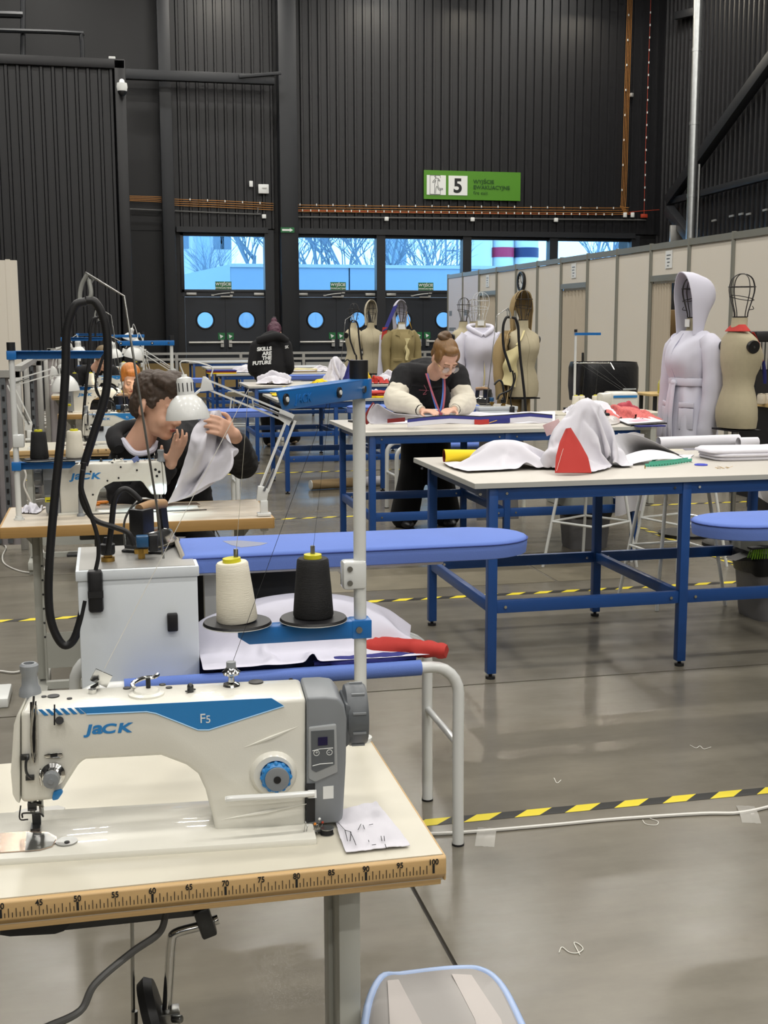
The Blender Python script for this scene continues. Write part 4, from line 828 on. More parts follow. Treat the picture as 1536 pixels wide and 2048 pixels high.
# ================================================================ ironing tables
def make_ironing(label):
    t = thing('ironing_table', label, 'ironing table', (.55, 3.55, 0), 0, 'ironing tables')
    # padded board
    out = [(.20, 3.575), (.20, 3.90)]+[(1.14+.165*math.cos(a)*1.12, 3.742+.158*math.sin(a)) for a in [PI/2-PI*k/14 for k in range(15)]]
    def ring(z, s): return [V((.76+(x-.76)*(1-s/.56), 3.74+(y-3.74)*(1-s/.16), z)) for x, y in out]
    rg = [ring(.822, .014), ring(.826, .003), ring(.85, 0), ring(.868, 0), ring(.876, .004), ring(.88, .016)]
    m = MB(); m.loft(rg, caps=True); obj('board_pad', m, PAD, t, ang=50)
    obj('seam', MB().tube([p+V((0, 0, .001)) for p in ring(.869, -.001)], .0022, 5, closed=True), mat('pad_seam', '#3c4f96', .9), t)
    obj('scorch_patch', MB().prism([PZ(x, y, .8802) for x, y in ((445, 1082), (480, 1081), (536, 1086), (520, 1091), (482, 1095), (462, 1090))], (0, 0, .0004)), mat('scorch', '#8e93a6', .9), t)
    obj('board_base', MB().box((.62, 3.74, .815), (.8, .2, .02)), WHITE, t, bevel=.004); obj('grey_piping', MB().tube(spl([(.203, 3.90, .875), (.198, 3.75, .885), (.203, 3.60, .875), (.207, 3.572, .84), (.23, 3.572, .825)], 4), .008, 6), mat('grey_piping', '#9a9488', .9), t)
    # boiler box
    b = obj('boiler_box', MB().box((.07, 3.66, .68), (.335, .38, .36)), BOXW, t, bevel=.004); obj('lid', MB().box((.07, 3.66, .855), (.345, .39, .03)), BOXW, b, bevel=.003); obj('lid_top', MB().box((.07, 3.66, .8705), (.325, .37, .002)), ALU, b)
    c = PY(191, 1182, 3.465); q = obj('mains_plug', MB().box(c, (.042, .03, .122)), BLACK, t, bevel=.009); obj('plug_band', MB().box(c+V((0, -.002, -.008)), (.043, .032, .018)), RUB, q)
    c = PY(345, 1244, 3.465); q = obj('socket', MB().box(c, (.03, .025, .052)), BLACK, t, bevel=.004)
    c = PZ(216, 1122, .872); q = obj('hose_connector', MB().cyl(c, c+V((0, 0, .012)), .02, n=18).cyl(c, c+V((0, 0, .024)), .013, n=6), BRASS, t); obj('connector_cap', MB().lathe([(.0195, .02), (.0215, .026), (.0215, .05), (.014, .054), (.009, .07)], c, 14), BLACK, q)
    c = PZ(283, 1117, .872); q = obj('solenoid_valve', MB().cyl(c, c+V((0, 0, .03)), .011, n=6).box(c+V((0, 0, .022)), (.04, .014, .014)), BRASS, t); obj('coil', MB().box(c+V((.004, 0, .052)), (.036, .034, .034)), mat('coil_blue', '#24557f', .35), q, bevel=.004); obj('coil_plug', MB().box(c+V((.036, .005, .045)), (.026, .03, .05)), BLACK, q, bevel=.003)
    # tube frame with the sling
    R_ = .0175
    for y in (3.35, 3.71):
        pts = [(.988, y, .0), (.986, y, .30)]+[(.986-.085+.085*math.cos(a), y, .475+.085*math.sin(a)) for a in [PI/2*k/6 for k in range(7)]]+[(.5, y, .56)]+[(-.04-.085*math.sin(a), y, .475+.085*math.cos(a)) for a in [PI/2*k/6 for k in range(7)]]+[(-.125, y, .3), (-.125, y, 0)]
        f = obj('tube_frame', MB().tube(pts, R_, 14), TUBE, t)
        for x in (.988, -.125): obj('foot_cap', MB().cyl((x, y, 0), (x, y, .006), R_+.0015, n=16), RUB, f)
    for x in (.986, -.125): obj('cross_tube', MB().cyl((x, 3.35, .315), (x, 3.71, .315), .011, n=12), TUBE, t)
    obj('box_bracket', MB().box((.07, 3.53, .49), (.33, .40, .02)), WHITE, t); obj('board_post', MB().box((.30, 3.74, .66), (.05, .05, .30)), WHITE, t); obj('bracket_arm', MB().bar((.23, 3.60, .80), (.18, 3.50, .77), .012, .03), WHITE, t)
    def sl(u, v): s = math.sin(PI*v); return V((.02+u*.85, 3.35+v*.36, .575-.075*s+.004*math.sin(u*25)*s))
    obj('sling_cloth', MB().sheet(sl, 16, 14, .004), PAD, t)
    for y in (3.35, 3.71): obj('sling_sleeve', MB().tube([(.02, y, .56), (.45, y, .56), (.87, y, .56)], R_+.006, 12), PAD, t)
    mo = obj('suction_motor', MB().cyl((.34, 3.78, .70), (.34, 3.78, .55), .06, n=22).box((.34, 3.78, .72), (.10, .11, .10)), BLACK, t); obj('suction_case', MB().box((.52, 3.87, .69), (.2, .03, .22)), mat('dark_grey_case', '#4a4d52', .5), t, bevel=.025)
    # balance rod with hook
    rd = [PZ(327, 1117, .872), PY(318, 1040, 3.56), PY(248, 592, 3.58), PY(174, 547, 3.58)]; rd[0].y = 3.56; rd[0] = PY(327, 1117, 3.56)
    obj('balance_rod', MB().tube(rd, .0035, 8), STEEL, t); obj('rod_hook', MB().tube(spl([PY(170, 545, 3.58), PY(186, 556, 3.58), PY(182, 564, 3.58), PY(174, 556, 3.58)], 4), .0035, 6), STEEL, t)
    obj('hose_loop', MB().tube(spl([PY(174, 549, 3.58), PY(163, 572, 3.58), PY(160, 600, 3.57), PY(170, 607, 3.56), PY(182, 590, 3.56), PY(178, 560, 3.58)], 5), .0062, 8), mat('grey_cord', '#83847f', .6), t)
    Yh = 3.56
    hz_ = lambda pp, r, Y=Yh: MB().tube(spl([PY(x, y, Y) for x, y in pp], 6), r, 10)
    obj('steam_hose', hz_([(172, 603), (150, 612), (134, 660), (131, 740), (124, 850), (113, 960), (102, 1080), (97, 1180), (103, 1245), (124, 1288), (145, 1283), (160, 1245), (170, 1200)], .0118, 3.48), HOSE, t)
    obj('steam_hose', hz_([(172, 601), (192, 606), (211, 650), (216, 720), (211, 790), (190, 860), (168, 930)], .0118), HOSE, t)
    obj('steam_hose', hz_([(168, 925), (162, 975), (168, 1010), (190, 1040), (228, 1054), (256, 1066), (268, 1090)], .0078, 3.52), HOSE, t)
    obj('power_lead', hz_([(166, 940), (163, 975), (178, 1020), (194, 1070), (197, 1110), (191, 1142)], .006, 3.47), HOSE, t)
    obj('steam_hose', hz_([(215, 1108), (222, 1060), (228, 1005), (238, 984), (252, 978), (268, 988), (282, 1002)], .0085, 3.54), HOSE, t)
    obj('rubber_mat', MB().prism([PZ(x, y, .873) for x, y in ((243, 1104), (322, 1108), (372, 1077), (290, 1076))], (0, 0, .006)), RUB, t, bevel=.001)
    return t
IT = make_ironing('nearest ironing table, its boiler box in front of the man')
def make_iron(label):
    c = PZ(305, 1094, .879); t = thing('steam_iron', label, 'iron', c, 0, 'steam irons')
    d = V((.62, .78, 0)).normalized(); n = V((-d.y, d.x, 0))
    def P(a, b, z): return c+d*a+n*b+V((0, 0, z))
    outl = [(-.075, -.048), (-.075, .048), (-.02, .052), (.05, .042), (.10, .022), (.125, 0), (.10, -.022), (.05, -.042), (-.02, -.052)]
    def ring(z, s, sh=0): return [P(a*s+sh, b*s, z) for a, b in outl]
    obj('sole_plate', MB().loft([ring(.001, 1), ring(.012, 1), ring(.016, .97)]), CHROME, t); obj('body', MB().loft([ring(.016, .95), ring(.04, .86, -.005), ring(.055, .62, -.01)]), CHROME, t)
    obj('rear_block', MB().box(P(-.05, 0, .085), (.06, .055, .085), Matrix.Rotation(.9, 3, 'Z')), BLACK, t, bevel=.008); obj('handle_stem', MB().bar(P(.06, 0, .045), P(.05, 0, .12), .02, .03), BLACK, t); obj('handle', MB().tube([P(-.06, 0, .125), P(0, 0, .132), P(.065, 0, .125)], .016, 12), mat('cork', '#a3805a', .7), t)
    obj('wire_guard', MB().tube(spl([P(-.07, .05, .01), P(-.06, .055, .09), P(-.03, .02, .15), P(.02, -.01, .14)], 5), .0035, 6), STEEL, t)
    return t
IR = make_iron('steam iron on the nearest boiler box')
def ironset(dy, mirror, label, ilabel, x0=0):
    o = dup(IT, None, None, label); i = dup(IR, None, None, ilabel)
    if mirror:                                        # the right-hand column of stations is the mirror image
        for q in (o, i): q.location = (x0-q.location.x, q.location.y+dy, q.location.z); q.scale = (-1, 1, 1)
    else:
        for q in (o, i): q.location = V(q.location)+V((0, dy, 0))
ironset(6.2, False, 'ironing table behind the sewing machine row, second from the front', 'steam iron on the second boiler box of the left row'); ironset(12.4, False, 'ironing table far back in the left row', 'steam iron far back in the left row')
ironset(.1, True, 'ironing table cut off by the right edge', 'steam iron beyond the right edge', 3.31); ironset(6.4, True, 'ironing table behind the woman with the lanyard', 'steam iron behind the woman with the lanyard', 3.31); ironset(13.1, True, 'ironing table far back near the beige mannequins', 'steam iron far back near the beige mannequins', 3.31)

# ================================================================ clamp lamps
def lamp(label, base, elbow, wrist, head, ax=(0, 0, -1), s=1.0, lit=False, zb=.79):
    base, elbow, wrist, head, ax = V(base), V(elbow), V(wrist), V(head), V(ax).normalized()
    t = thing('desk_lamp', label, 'lamp', base, 0, 'clamp desk lamps')
    cl = MB().box(base+V((0, 0, .03)), (.03, .03, .06)).box(base+V((0, 0, .004)), (.055, .04, .012)).box(base+V((0, 0, -.055)), (.03, .03, .02)); cl.bar(base+V((.012, 0, .0)), base+V((.012, 0, -.055)), .008, .008); cl.cyl(base+V((0, 0, -.04)), base+V((0, 0, -.08)), .006, n=8); obj('clamp', cl, WHITE, t, bevel=.003)
    b2 = base+V((0, 0, .08)); obj('base_bracket', MB().prism([b2+V((x, -.008, z)) for x, z in ((-.03, -.02), (.012, -.022), (.02, .02), (.008, .035), (-.022, .04))], (0, .016, 0)), WHITE, t, bevel=.002)
    def rods(a, b, w_=.017):
        d = (b-a).normalized(); n = d.cross(V((0, 1, 0))).normalized(); m = MB()
        for k in (-1, 1): m.bar(a+n*w_*k, b+n*w_*k, .008, .008)
        return m, n, d
    m, n, d = rods(b2+V((0, 0, .02)), elbow); obj('lower_arm', m, WHITE, t); m2 = MB().tube([b2+V((0, -.01, .02)), b2+(elbow-b2)*.35+V((0, -.01, 0))], .005, 6); obj('spring', m2, STEEL, t)
    m, n, d = rods(elbow, wrist); m.prism([elbow+V((0, -.006, 0))+n*.03, elbow+V((0, -.006, 0))-n*.02-d*.005, elbow+V((0, -.006, 0))+d*.06-n*.02, elbow+V((0, -.006, 0))+d*.05+n*.02], (0, .012, 0)); obj('upper_arm', m, WHITE, t); obj('spring', MB().tube([elbow+V((0, -.01, 0)), elbow+(wrist-elbow)*.45+V((0, -.01, 0))], .005, 6), STEEL, t)
    e = MB(); e.prism([wrist+V((x, -.008, z)) for x, z in ((-.025, -.03), (.03, -.025), (.02, .01), (.0, .03), (-.012, .03))], (0, .016, 0)); nk = head-ax*.07*s; e.bar(wrist+V((-.02, 0, -.02)), nk, .01, .01); obj('wrist_bracket', e, WHITE, t, bevel=.002)
    R = (-ax).to_track_quat('Z', 'Y').to_matrix(); q = head
    prof = [(.088, -.0), (.0875, .012), (.079, .045), (.060, .076), (.040, .094), (.034, .097), (.034, .15), (.029, .163), (.012, .168), (.010, .178), (.001, .178)]
    prof2 = [(.030, .09), (.038, .09), (.058, .072), (.076, .043), (.0855, .003), (.088, 0)]
    sh = obj('lamp_shade', MB().lathe([(r*s, z*s) for r, z in prof2+prof[1:]], q, 32, R), WHITE, t)
    sl = MB()
    for k in range(12): a = 2*PI*k/12; sl.box(q+R @ V((.0342*s*math.cos(a), .0342*s*math.sin(a), .128*s)), (.0035*s, .0035*s, .034*s), R @ Matrix.Rotation(a, 3, 'Z'))
    obj('vent_slots', sl, DARKST, sh); tag(kids(sh)[-1], kind='stuff')
    obj('flex', MB().tube(spl([q+R @ V((0, 0, .17*s)), q+R @ V((.02*s, 0, .23*s)), wrist+V((.02, 0, .07)), wrist+V((.02, 0, .03))], 5), .003, 6), WHITE, t)
    obj('bulb', MB().ell(q+R @ V((0, 0, .045*s)), (.028*s, .028*s, .035*s)), BULB if lit else WHT, t)
    if lit:
        l = bpy.data.lights.new('lamp_light', 'SPOT'); l.energy = 9; l.spot_size = math.radians(120); l.spot_blend = .4; l.color = (1, .88, .66); l.shadow_soft_size = .03; o = bpy.data.objects.new('lamp_light', l); C.objects.link(o); o.location = q; o.rotation_euler = ax.to_track_quat('-Z', 'Y').to_euler()
    return t
Y0 = 4.92
lamp('white clamp lamp hanging in front of the man\'s face', PY(528, 1030, 4.86), PY(583, 838, Y0), PY(412, 768, Y0), PY(376, 838, Y0), (.06, -.02, -1))
Y1 = 7.9; lamp('white clamp lamp left of the black hose, over the second machine', PY(60, 880, Y1), PY(20, 768, Y1), PY(107, 742, Y1), PY(131, 782, Y1), (.05, 0, -1))
Y2 = 11.2; lamp('lit clamp lamp over the red haired woman', PY(347, 800, Y2), PY(350, 743, Y2), PY(282, 700, Y2), PY(266, 716, Y2), (-.25, .05, -1), 1, True)
Y3 = 14.2; lamp('white clamp lamp seen inside the hose loop', PY(105, 770, Y3), PY(113, 700, Y3), PY(140, 690, Y3), PY(158, 711, Y3), (.05, 0, -1))
lamp('lit clamp lamp by the far bending person', V((.41, 14.1, .80)), PY(292, 702, 13.8), PY(248, 702, 13.5), PY(230, 716, 13.5), (.15, 0, -1), 1, True)
Y4 = 17.3; lamp('small clamp lamp farthest back in the row', V((.60, 17.3, .80)), PY(288, 705, Y4), PY(272, 678, Y4), PY(257, 680, Y4), (-.35, .05, -1))

# ================================================================ stools, bins, small furniture
def make_stool(label):
    t = thing('bar_stool', label, 'stool', (0, 0, 0), 0, 'white bar stools'); L4 = []
    for sx in (-1, 1):
        for sy in (-1, 1): obj('leg', MB().cyl((sx*.215, sy*.215, 0), (sx*.13, sy*.13, .66), .0105, n=10), TUBE, t)
    r = [(s*.178, u*.178) for s, u in ((-1, -1), (1, -1), (1, 1), (-1, 1))]
    for k in range(4): a, b = r[k], r[(k+1) % 4]; obj('footrest', MB().cyl((a[0], a[1], .30), (b[0], b[1], .30), .008, n=8), TUBE, t)
    def seat(u, v):
        a = (u-.5)*2; b = (v-.5)*2; x = a*.21*math.sqrt(1-b*b*.35); y = b*.2*math.sqrt(1-a*a*.35); bk = max(0, b-.25)/.75; return V((x, y+.02, .66+.02*(a*a)+.07*bk**1.5*(1-.3*a*a)))
    obj('seat_shell', MB().sheet(seat, 14, 14, -.008), mat('stool_cream', '#ddd8c6', .45), t); return t
sA = make_stool('white bar stool in front of the grey swing bin'); sA.location = (3.02, 7.27, 0); sA.rotation_euler.z = .55
dup(sA, (3.10, 6.26, 0), .08, 'white bar stool tucked behind the nearest blue table'); dup(sA, (3.62, 7.22, 0), .3, 'white bar stool right of the grey swing bin')
p = PY(486, 765, 15.6); dup(sA, (p.x, 15.6, 0), 2.9, 'white bar stool beside the far blue tables')
def make_bin(name, label, c, w_, d, h, m, flare=.85):
    t = thing(name, label, 'bin', c); c = V(c)
    def rr(z, s): return [c+V((s*w_/2*math.copysign(abs(math.cos(a))**.45, math.cos(a)), s*d/2*math.copysign(abs(math.sin(a))**.45, math.sin(a)), z)) for a in [2*PI*k/28 for k in range(28)]]
    obj('bin_body', MB().loft([rr(0, flare*.97), rr(.02, flare), rr(h*.8, 1), rr(h*.8, .95), rr(.03, flare*.93)]), m, t); obj('bin_bag', MB().loft([[p+V((0, 0, .012*nz(p*30))) for p in rr(h*.56, .985)], [p+V((0, 0, .02*nz(p*22))) for p in rr(h*.66, 1.04)], rr(h*.8, 1.03), rr(h*.84, .98), rr(h*.5, .9)], caps=False), BAG, t)
    return t, rr
b1, rr = make_bin('swing_bin', 'grey swing bin with a black bag under the second blue table', (3.27, 7.98, 0), .34, .28, .40, BINP)
obj('bin_rim', MB().loft([rr(.30, 1.05), rr(.385, 1.0), rr(.40, .92), rr(.36, .86), rr(.30, .98)], caps=False), mat('bin_rim_grey', '#a7aaa4', .45), b1); tag(obj('waste_board', MB().box((3.22, 7.98, .42), (.2, .12, .22)), mat('dark_board', '#39322c', .8)), 'dark board scrap sticking out of the grey swing bin', 'board')
b2_, rr = make_bin('swing_bin', 'grey bin with a black bag at the right edge, holding a green brush', (3.49, 5.80, 0), .42, .34, .44, BINP)
obj('bin_rim', MB().loft([rr(.37, 1.04), rr(.44, 1.0), rr(.455, .94), rr(.40, .9), rr(.37, .98)], caps=False), mat('bin_rim_grey', '#a7aaa4', .45), b2_)
br = thing('hand_brush', 'green bristle hand brush lying on the bin at the right edge', 'brush', PY(1520, 1100, 5.72)); c = PY(1526, 1106, 5.64); obj('brush_back', MB().box(c+V((.04, 0, .034)), (.24, .05, .012), Matrix.Rotation(-.05, 3, 'Y')), BLACK, br, bevel=.004)
m = MB()
for k in range(34):
    x = -.06+k % 17*.0125; m.bar(c+V((x, -.018+(k//17)*.03, .03)), c+V((x*1.15-.01, -.03+(k//17)*.045, -.025)), .005, .005)
tag(obj('bristles', m, mat('bristle_green', '#6b9a1e', .7), br), kind='stuff')
tag(obj('dustpan', MB().prism([PY(1470, 1122, 5.7), PY(1520, 1104, 5.7), PY(1560, 1104, 5.7), PY(1560, 1122, 5.7)], (0, .1, 0)), BLACK), 'black dustpan under the green brush', 'dustpan')
wb, rr = make_bin('refuse_bin', 'large black refuse bin with a bin bag by the partition', (PY(1206, 760, 11.9).x, 11.9, 0), .64, .5, 1.40, BINB, .72)
p = PZ(1150, 800, .7)
sq = thing('side_table', 'small wooden side table with the soap bottle by the open doorway', 'table', (6.0, 12.75, 0)); q = PY(1318, 787, 12.6)
obj('top', MB().box((q.x+.06, 12.75, q.z-.012), (.42, .5, .025)), WOODT, sq, bevel=.002)
for dx in (-.06, .2):
    for dy in (-.18, .18): obj('leg', MB().box((q.x+dx, 12.75+dy, (q.z-.025)/2), (.035, .035, q.z-.025)), BLACK, sq)
so = thing('soap_bottle', 'pump bottle of yellow soap on the small wooden side table', 'bottle', (q.x+.03, 12.6, q.z)); c = V((PY(1325, 780, 12.62).x, 12.62, q.z+.001))
obj('bottle', MB().lathe([(.05, 0), (.056, .01), (.056, .10), (.045, .14), (.022, .165), (.018, .175)], c, 20), mat('yellow_soap', '#d7cf6a', .15, trans=.3), so); obj('label', MB().box(c+V((-.01, -.056, .07)), (.055, .004, .06)), mat('soap_label', '#8fa9a5', .5), so); obj('pump', MB().cyl(c+V((0, 0, .175)), c+V((0, 0, .21)), .016, n=14).cyl(c+V((0, 0, .21)), c+V((0, 0, .235)), .007, n=8).box(c+V((.015, 0, .238)), (.07, .02, .012)), WHT, so)
# chair seat at the bottom edge
zc = .47; ch = thing('chair', 'chair with a pale blue rim and grey striped cushion at the bottom edge', 'chair', PZ(870, 2060, 0) if False else (.50, 1.70, 0))
edge = [(762, 1958), (800, 1952), (880, 1942), (935, 1939), (960, 1942), (985, 1955), (1010, 1985), (1042, 2050), (1062, 2100), (1060, 2170), (1000, 2215), (860, 2222), (760, 2190), (728, 2120), (735, 2020)]
rim = spl([PZ(x, y, zc) for x, y in edge], 4, True); cen = sum(rim, V((0, 0, 0)))/len(rim)
obj('seat_rim', MB().tube(rim, .0075, 10, closed=True), mat('pale_blue_plastic', '#a9bfe6', .3), ch)
def rg(s, z): return [cen+(p-cen)*s+V((0, 0, z)) for p in rim]
obj('seat_pan', MB().loft([rg(.99, -.004), rg(.96, -.02), rg(.4, -.03)], caps=True), mat('pale_blue_plastic', '#a9bfe6', .3), ch); obj('seat_cushion', MB().loft([rg(.975, -.008), rg(.965, .003), rg(.9, .010), rg(.5, .013), rg(.02, .013)], caps=True), mat('cushion_grey', '#a7a3a0', .5), ch)
for lab, pp in (('cushion_stripe', ((775, 1962), (797, 1960), (850, 2060), (880, 2200), (800, 2200), (780, 2060))), ('cushion_stripe', ((903, 1949), (943, 1951), (1002, 2040), (1030, 2140), (975, 2160), (950, 2040)))):
    obj(lab, MB().prism([PZ(x, y, zc+.0125) for x, y in pp], (0, 0, .0012)), mat('cushion_light', '#bdb6b2', .45), ch)
obj('seat_post', MB().cyl((cen.x, cen.y, .05), (cen.x, cen.y, zc-.03), .025, n=16), STEEL, ch)
for k in range(5): a = 2*PI*k/5+.3; obj('base_arm', MB().bar((cen.x, cen.y, .07), (cen.x+.26*math.cos(a), cen.y+.26*math.sin(a), .05), .035, .03).ell((cen.x+.26*math.cos(a), cen.y+.26*math.sin(a), .025), (.025, .025, .025)), GREYD, ch)
# cardboard tube on the floor
a, b = PZ(622, 970, .05), PZ(752, 962, .05); cr = thing('cardboard_roll', 'cardboard fabric roll lying under the second blue table', 'roll', a); obj('tube', MB().cyl(a, b, .048, n=20), CARD, cr); obj('paper_end', MB().cyl(a+(b-a)*.8, b+(b-a)*.12, .049, n=20), PAPER, cr); obj('end_cap', MB().cyl(a-(b-a)*.01, a+(b-a)*.02, .047, n=20), WHT, cr)
# plywood and aluminium screen along the back, aluminium panels on the left
sc_ = thing('plywood_screen', 'low plywood and aluminium screen in front of the exit doors', 'screen', (4.5, 26, 0))
for k in range(8):
    x = .8+k*1.35; obj('board', MB().box((x, 26.2, .42), (1.25, .03, .72)), PLY if k < 2 else mat('white_board', '#a9a9a6', .5), sc_)
    for z in (.86, .98): obj('rail', MB().box((x, 26.18, z), (1.33, .05, .05)), ALU, sc_)
    obj('post', MB().box((x+.675, 26.18, .5), (.06, .06, 1.0)), ALU, sc_)
for i, (Y, pa, pb) in enumerate(((8.8, -40, 41), (11.5, 47, 84), (14.5, 88, 126), (17.5, 96, 124))):
    xa, xb = PY(pa, 740, Y).x, PY(pb, 740, Y).x; H = 1.25; t = thing('aluminium_frame_panel', ('nearest of the four aluminium frame panels on the left', 'second of the four aluminium frame panels on the left', 'third of the four aluminium frame panels on the left', 'farthest of the four aluminium frame panels on the left')[i], 'panel', ((xa+xb)/2, Y, 0), 0, 'aluminium frame panels'); w_ = xb-xa
    for x in (xa+.025, xb-.025): obj('upright', MB().box((x, Y, H/2), (.05, .06, H)), ALU, t, bevel=.004)
    obj('top_rail', MB().box(((xa+xb)/2, Y, H-.02), (w_, .06, .05)), ALU, t); obj('sheet', MB().box(((xa+xb)/2, Y+.03, H/2), (w_-.06, .008, H-.06)), mat('lilac_grey_sheet', '#b7b0b2', .5), t)
    if i < 2:
        for x in (xb-.12, xb-.05-.17 if w_ < .2 else xb-.26):
            if x < xa+.04: x = xa+.07
            obj('slotted_strip', MB().box((x, Y-.01, H/2), (.035, .03, H-.1)), GREYD, t)
            for k in range(14): obj('slot_hole', MB().box((x, Y-.027, .1+k*.08), (.016, .004, .03)), BLACK, t)
    if i < 3: obj('side_rail', MB().bar((xb-.02, Y+.05, H+.01), (xb-.05+.12*i, Y+2.6, H+.01), .05, .04), ALU, t)
struct('wall_left_partition', MB().box((PY(-30, 600, 15).x, 15, 1.15), (.75, .08, 2.32)).box((PY(19, 600, 15).x, 15, 1.15), (.05, .09, 2.34)), PANEL)
# cables beside the left benches
for i, pp in enumerate(([(0, 1086), (12, 1094), (5, 1112), (10, 1128), (40, 1142), (78, 1147)], [(60, 1060), (78, 1085), (92, 1120), (88, 1140)], [(0, 1342), (35, 1344), (80, 1325), (125, 1298), (170, 1282)], [(0, 995), (50, 1002), (85, 998), (100, 1002)], [(44, 930), (52, 950), (48, 972), (60, 1000), (66, 1018)])):
    if i == 2: cable('white cable crossing the floor in front of the man\'s table leg', [PZ(x, y, .006) for x, y in pp], .005, CABW)
    elif i in (0, 1): cable(('white cable on the floor left of the man\'s table', 'white cable hanging under the man\'s table')[i], [PZ(x, y, .006) for x, y in pp], .005, CABW)
    elif i == 3: cable('thin white cable on the floor behind the man\'s thread stand', [PZ(x, y, .006) for x, y in pp], .005, CABW)
    else: cable('white cable dropping behind the man\'s thread stand to the bench', [PY(x, y, 5.4) for x, y in pp], .004, CABW)
rng = random.Random(4)
for i in range(5):
    a = PZ(60+i*12, 850-i*6, .006); pts = [a+V((rng.uniform(-.5, .5), rng.uniform(-.8, .8), 0)) for k in range(7)]; cable(('tangled white cable on the floor below the left panels', 'looped white cable near the aluminium panels', 'white cable trailing along the aluminium panels', 'white cable curled behind the second bench', 'white cable end behind the second bench')[i], pts, .006, CABW)
tag(obj('power_strip', MB().box(PZ(-2, 1392, .02), (.09, .22, .04)), WHT, bevel=.006), 'white power strip on the floor at the left edge', 'power strip')
# ================================================================ dress forms
def ring(c, rx, ry, n=28, pw=1.0, rot=0, fold=0, nf=7, ph=0):
    out = []
    for k in range(n):
        a = 2*PI*k/n; f = 1+fold*math.sin(nf*a+ph); x = rx*f*math.copysign(abs(math.cos(a))**pw, math.cos(a)); y = ry*f*math.copysign(abs(math.sin(a))**pw, math.sin(a))
        out.append(V(c)+V((x*math.cos(rot)-y*math.sin(rot), x*math.sin(rot)+y*math.cos(rot), 0)))
    return out
SEC = [(.84, .160, .112, .0), (.90, .172, .122, .004), (.97, .172, .120, .006), (1.06, .148, .105, .0), (1.13, .122, .090, -.002), (1.20, .132, .098, -.006), (1.28, .156, .118, -.012), (1.34, .166, .122, -.014), (1.41, .172, .103, -.004), (1.455, .165, .082, .006), (1.485, .125, .068, .012), (1.505, .078, .060, .014), (1.53, .055, .055, .012), (1.60, .052, .052, .008)]
WF = mat('black_wire_head', '#2a2726', .4)
def head_wires(t, m=WF, r=.0036, z0=1.605):
    def arc(rot, sx, sy):
        pts = [(.048, 0), (.05, .03), (.068, .09), (.088, .16), (.090, .21), (.072, .262), (.035, .288), (0, .293)]
        full = [(x*sx, z) for x, z in pts]+[(-x*sy, z) for x, z in reversed(pts[:-1])]
        return spl([V((x*math.cos(rot), x*math.sin(rot), z0+z)) for x, z in full], 3)
    w = MB(); w.tube(arc(0, 1, 1), r, 6); w.tube(arc(PI/2, 1, 1.1), r, 6); w.tube(arc(PI/4, .96, .96), r*.8, 6)
    for z, s, tl in ((.205, .09, .0), (.13, .08, .22)): w.tube([V((s*math.cos(a), s*1.05*math.sin(a), z0+z+tl*s*math.sin(a))) for a in [2*PI*k/24 for k in range(24)]], r*.8, 6, closed=True)
    w.tube(spl([(0, -.09, z0+.075), (0, -.10, z0+.055), (0, -.06, z0+.045), (0, -.055, z0)], 4), r*.8, 6)
    w.cyl((0, .006, z0-.006), (0, .006, z0+.004), .05, n=20); return obj('wire_head', w, m, t, world=False)
def make_form(label, body=LINEN, arms=False, wires=WF, base=True, caps=True):
    t = thing('dress_form', label, 'mannequin', (0, 0, 0), 0, 'dress forms'); m = MB()
    rings = []
    for z, rx, ry, oy in SEC:
        r = ring((0, oy, z), rx, ry, 32, .92)
        if 1.25 < z < 1.42:                            # bust
            for k, p in enumerate(r):
                if p.y < 0: p.y -= .022*max(0, math.cos((abs(p.x)-.07)/.07*1.3))*(1-abs(z-1.33)/.10)
        rings.append(r)
    m.loft(rings); b = obj('torso', m, body, t, world=False, ang=60)
    if caps:
        for s in (-1, 1): obj('armhole_disc', MB().cyl((s*.150, .006, 1.405), (s*.176, .006, 1.40), .045, n=24), BLACK, t, world=False); obj('disc_screw', MB().cyl((s*.170, .006, 1.4), (s*.180, .006, 1.4), .007, n=10), STEEL, t, world=False)
    if arms:
        for s in (-1, 1): obj('padded_arm', MB().tube(spl([(s*.14, .01, 1.43), (s*.19, .012, 1.36), (s*.205, .01, 1.15), (s*.20, -.01, .95)], 4), [.05]*4+[.055]*4+[.045]*4+[.04], 12), body, t, world=False)
    obj('seam_line', MB().tube([V((0, r[24].y-.0008, r[24].z)) for r in rings[:-2]], .0012, 4), mat('seam_dark', '#8d8468', .9), t, world=False)
    head_wires(t, wires)
    if base: obj('stand_pole', MB().cyl((0, 0, .02), (0, 0, .85), .018, n=14), STEEL, t, world=False); obj('stand_collar', MB().box((0, 0, .825), (.3, .2, .012)), BLACK, t, world=False); obj('stand_base', MB().lathe([(.001, 0), (.205, 0), (.205, .022), (.03, .026), (.001, .03)], (0, 0, 0), 36), BLACK, t, world=False)
    return t
def put(t, px, Y, rz): p = PY(px, 700, Y); t.location = (p.x, Y, 0); t.rotation_euler.z = rz; return t
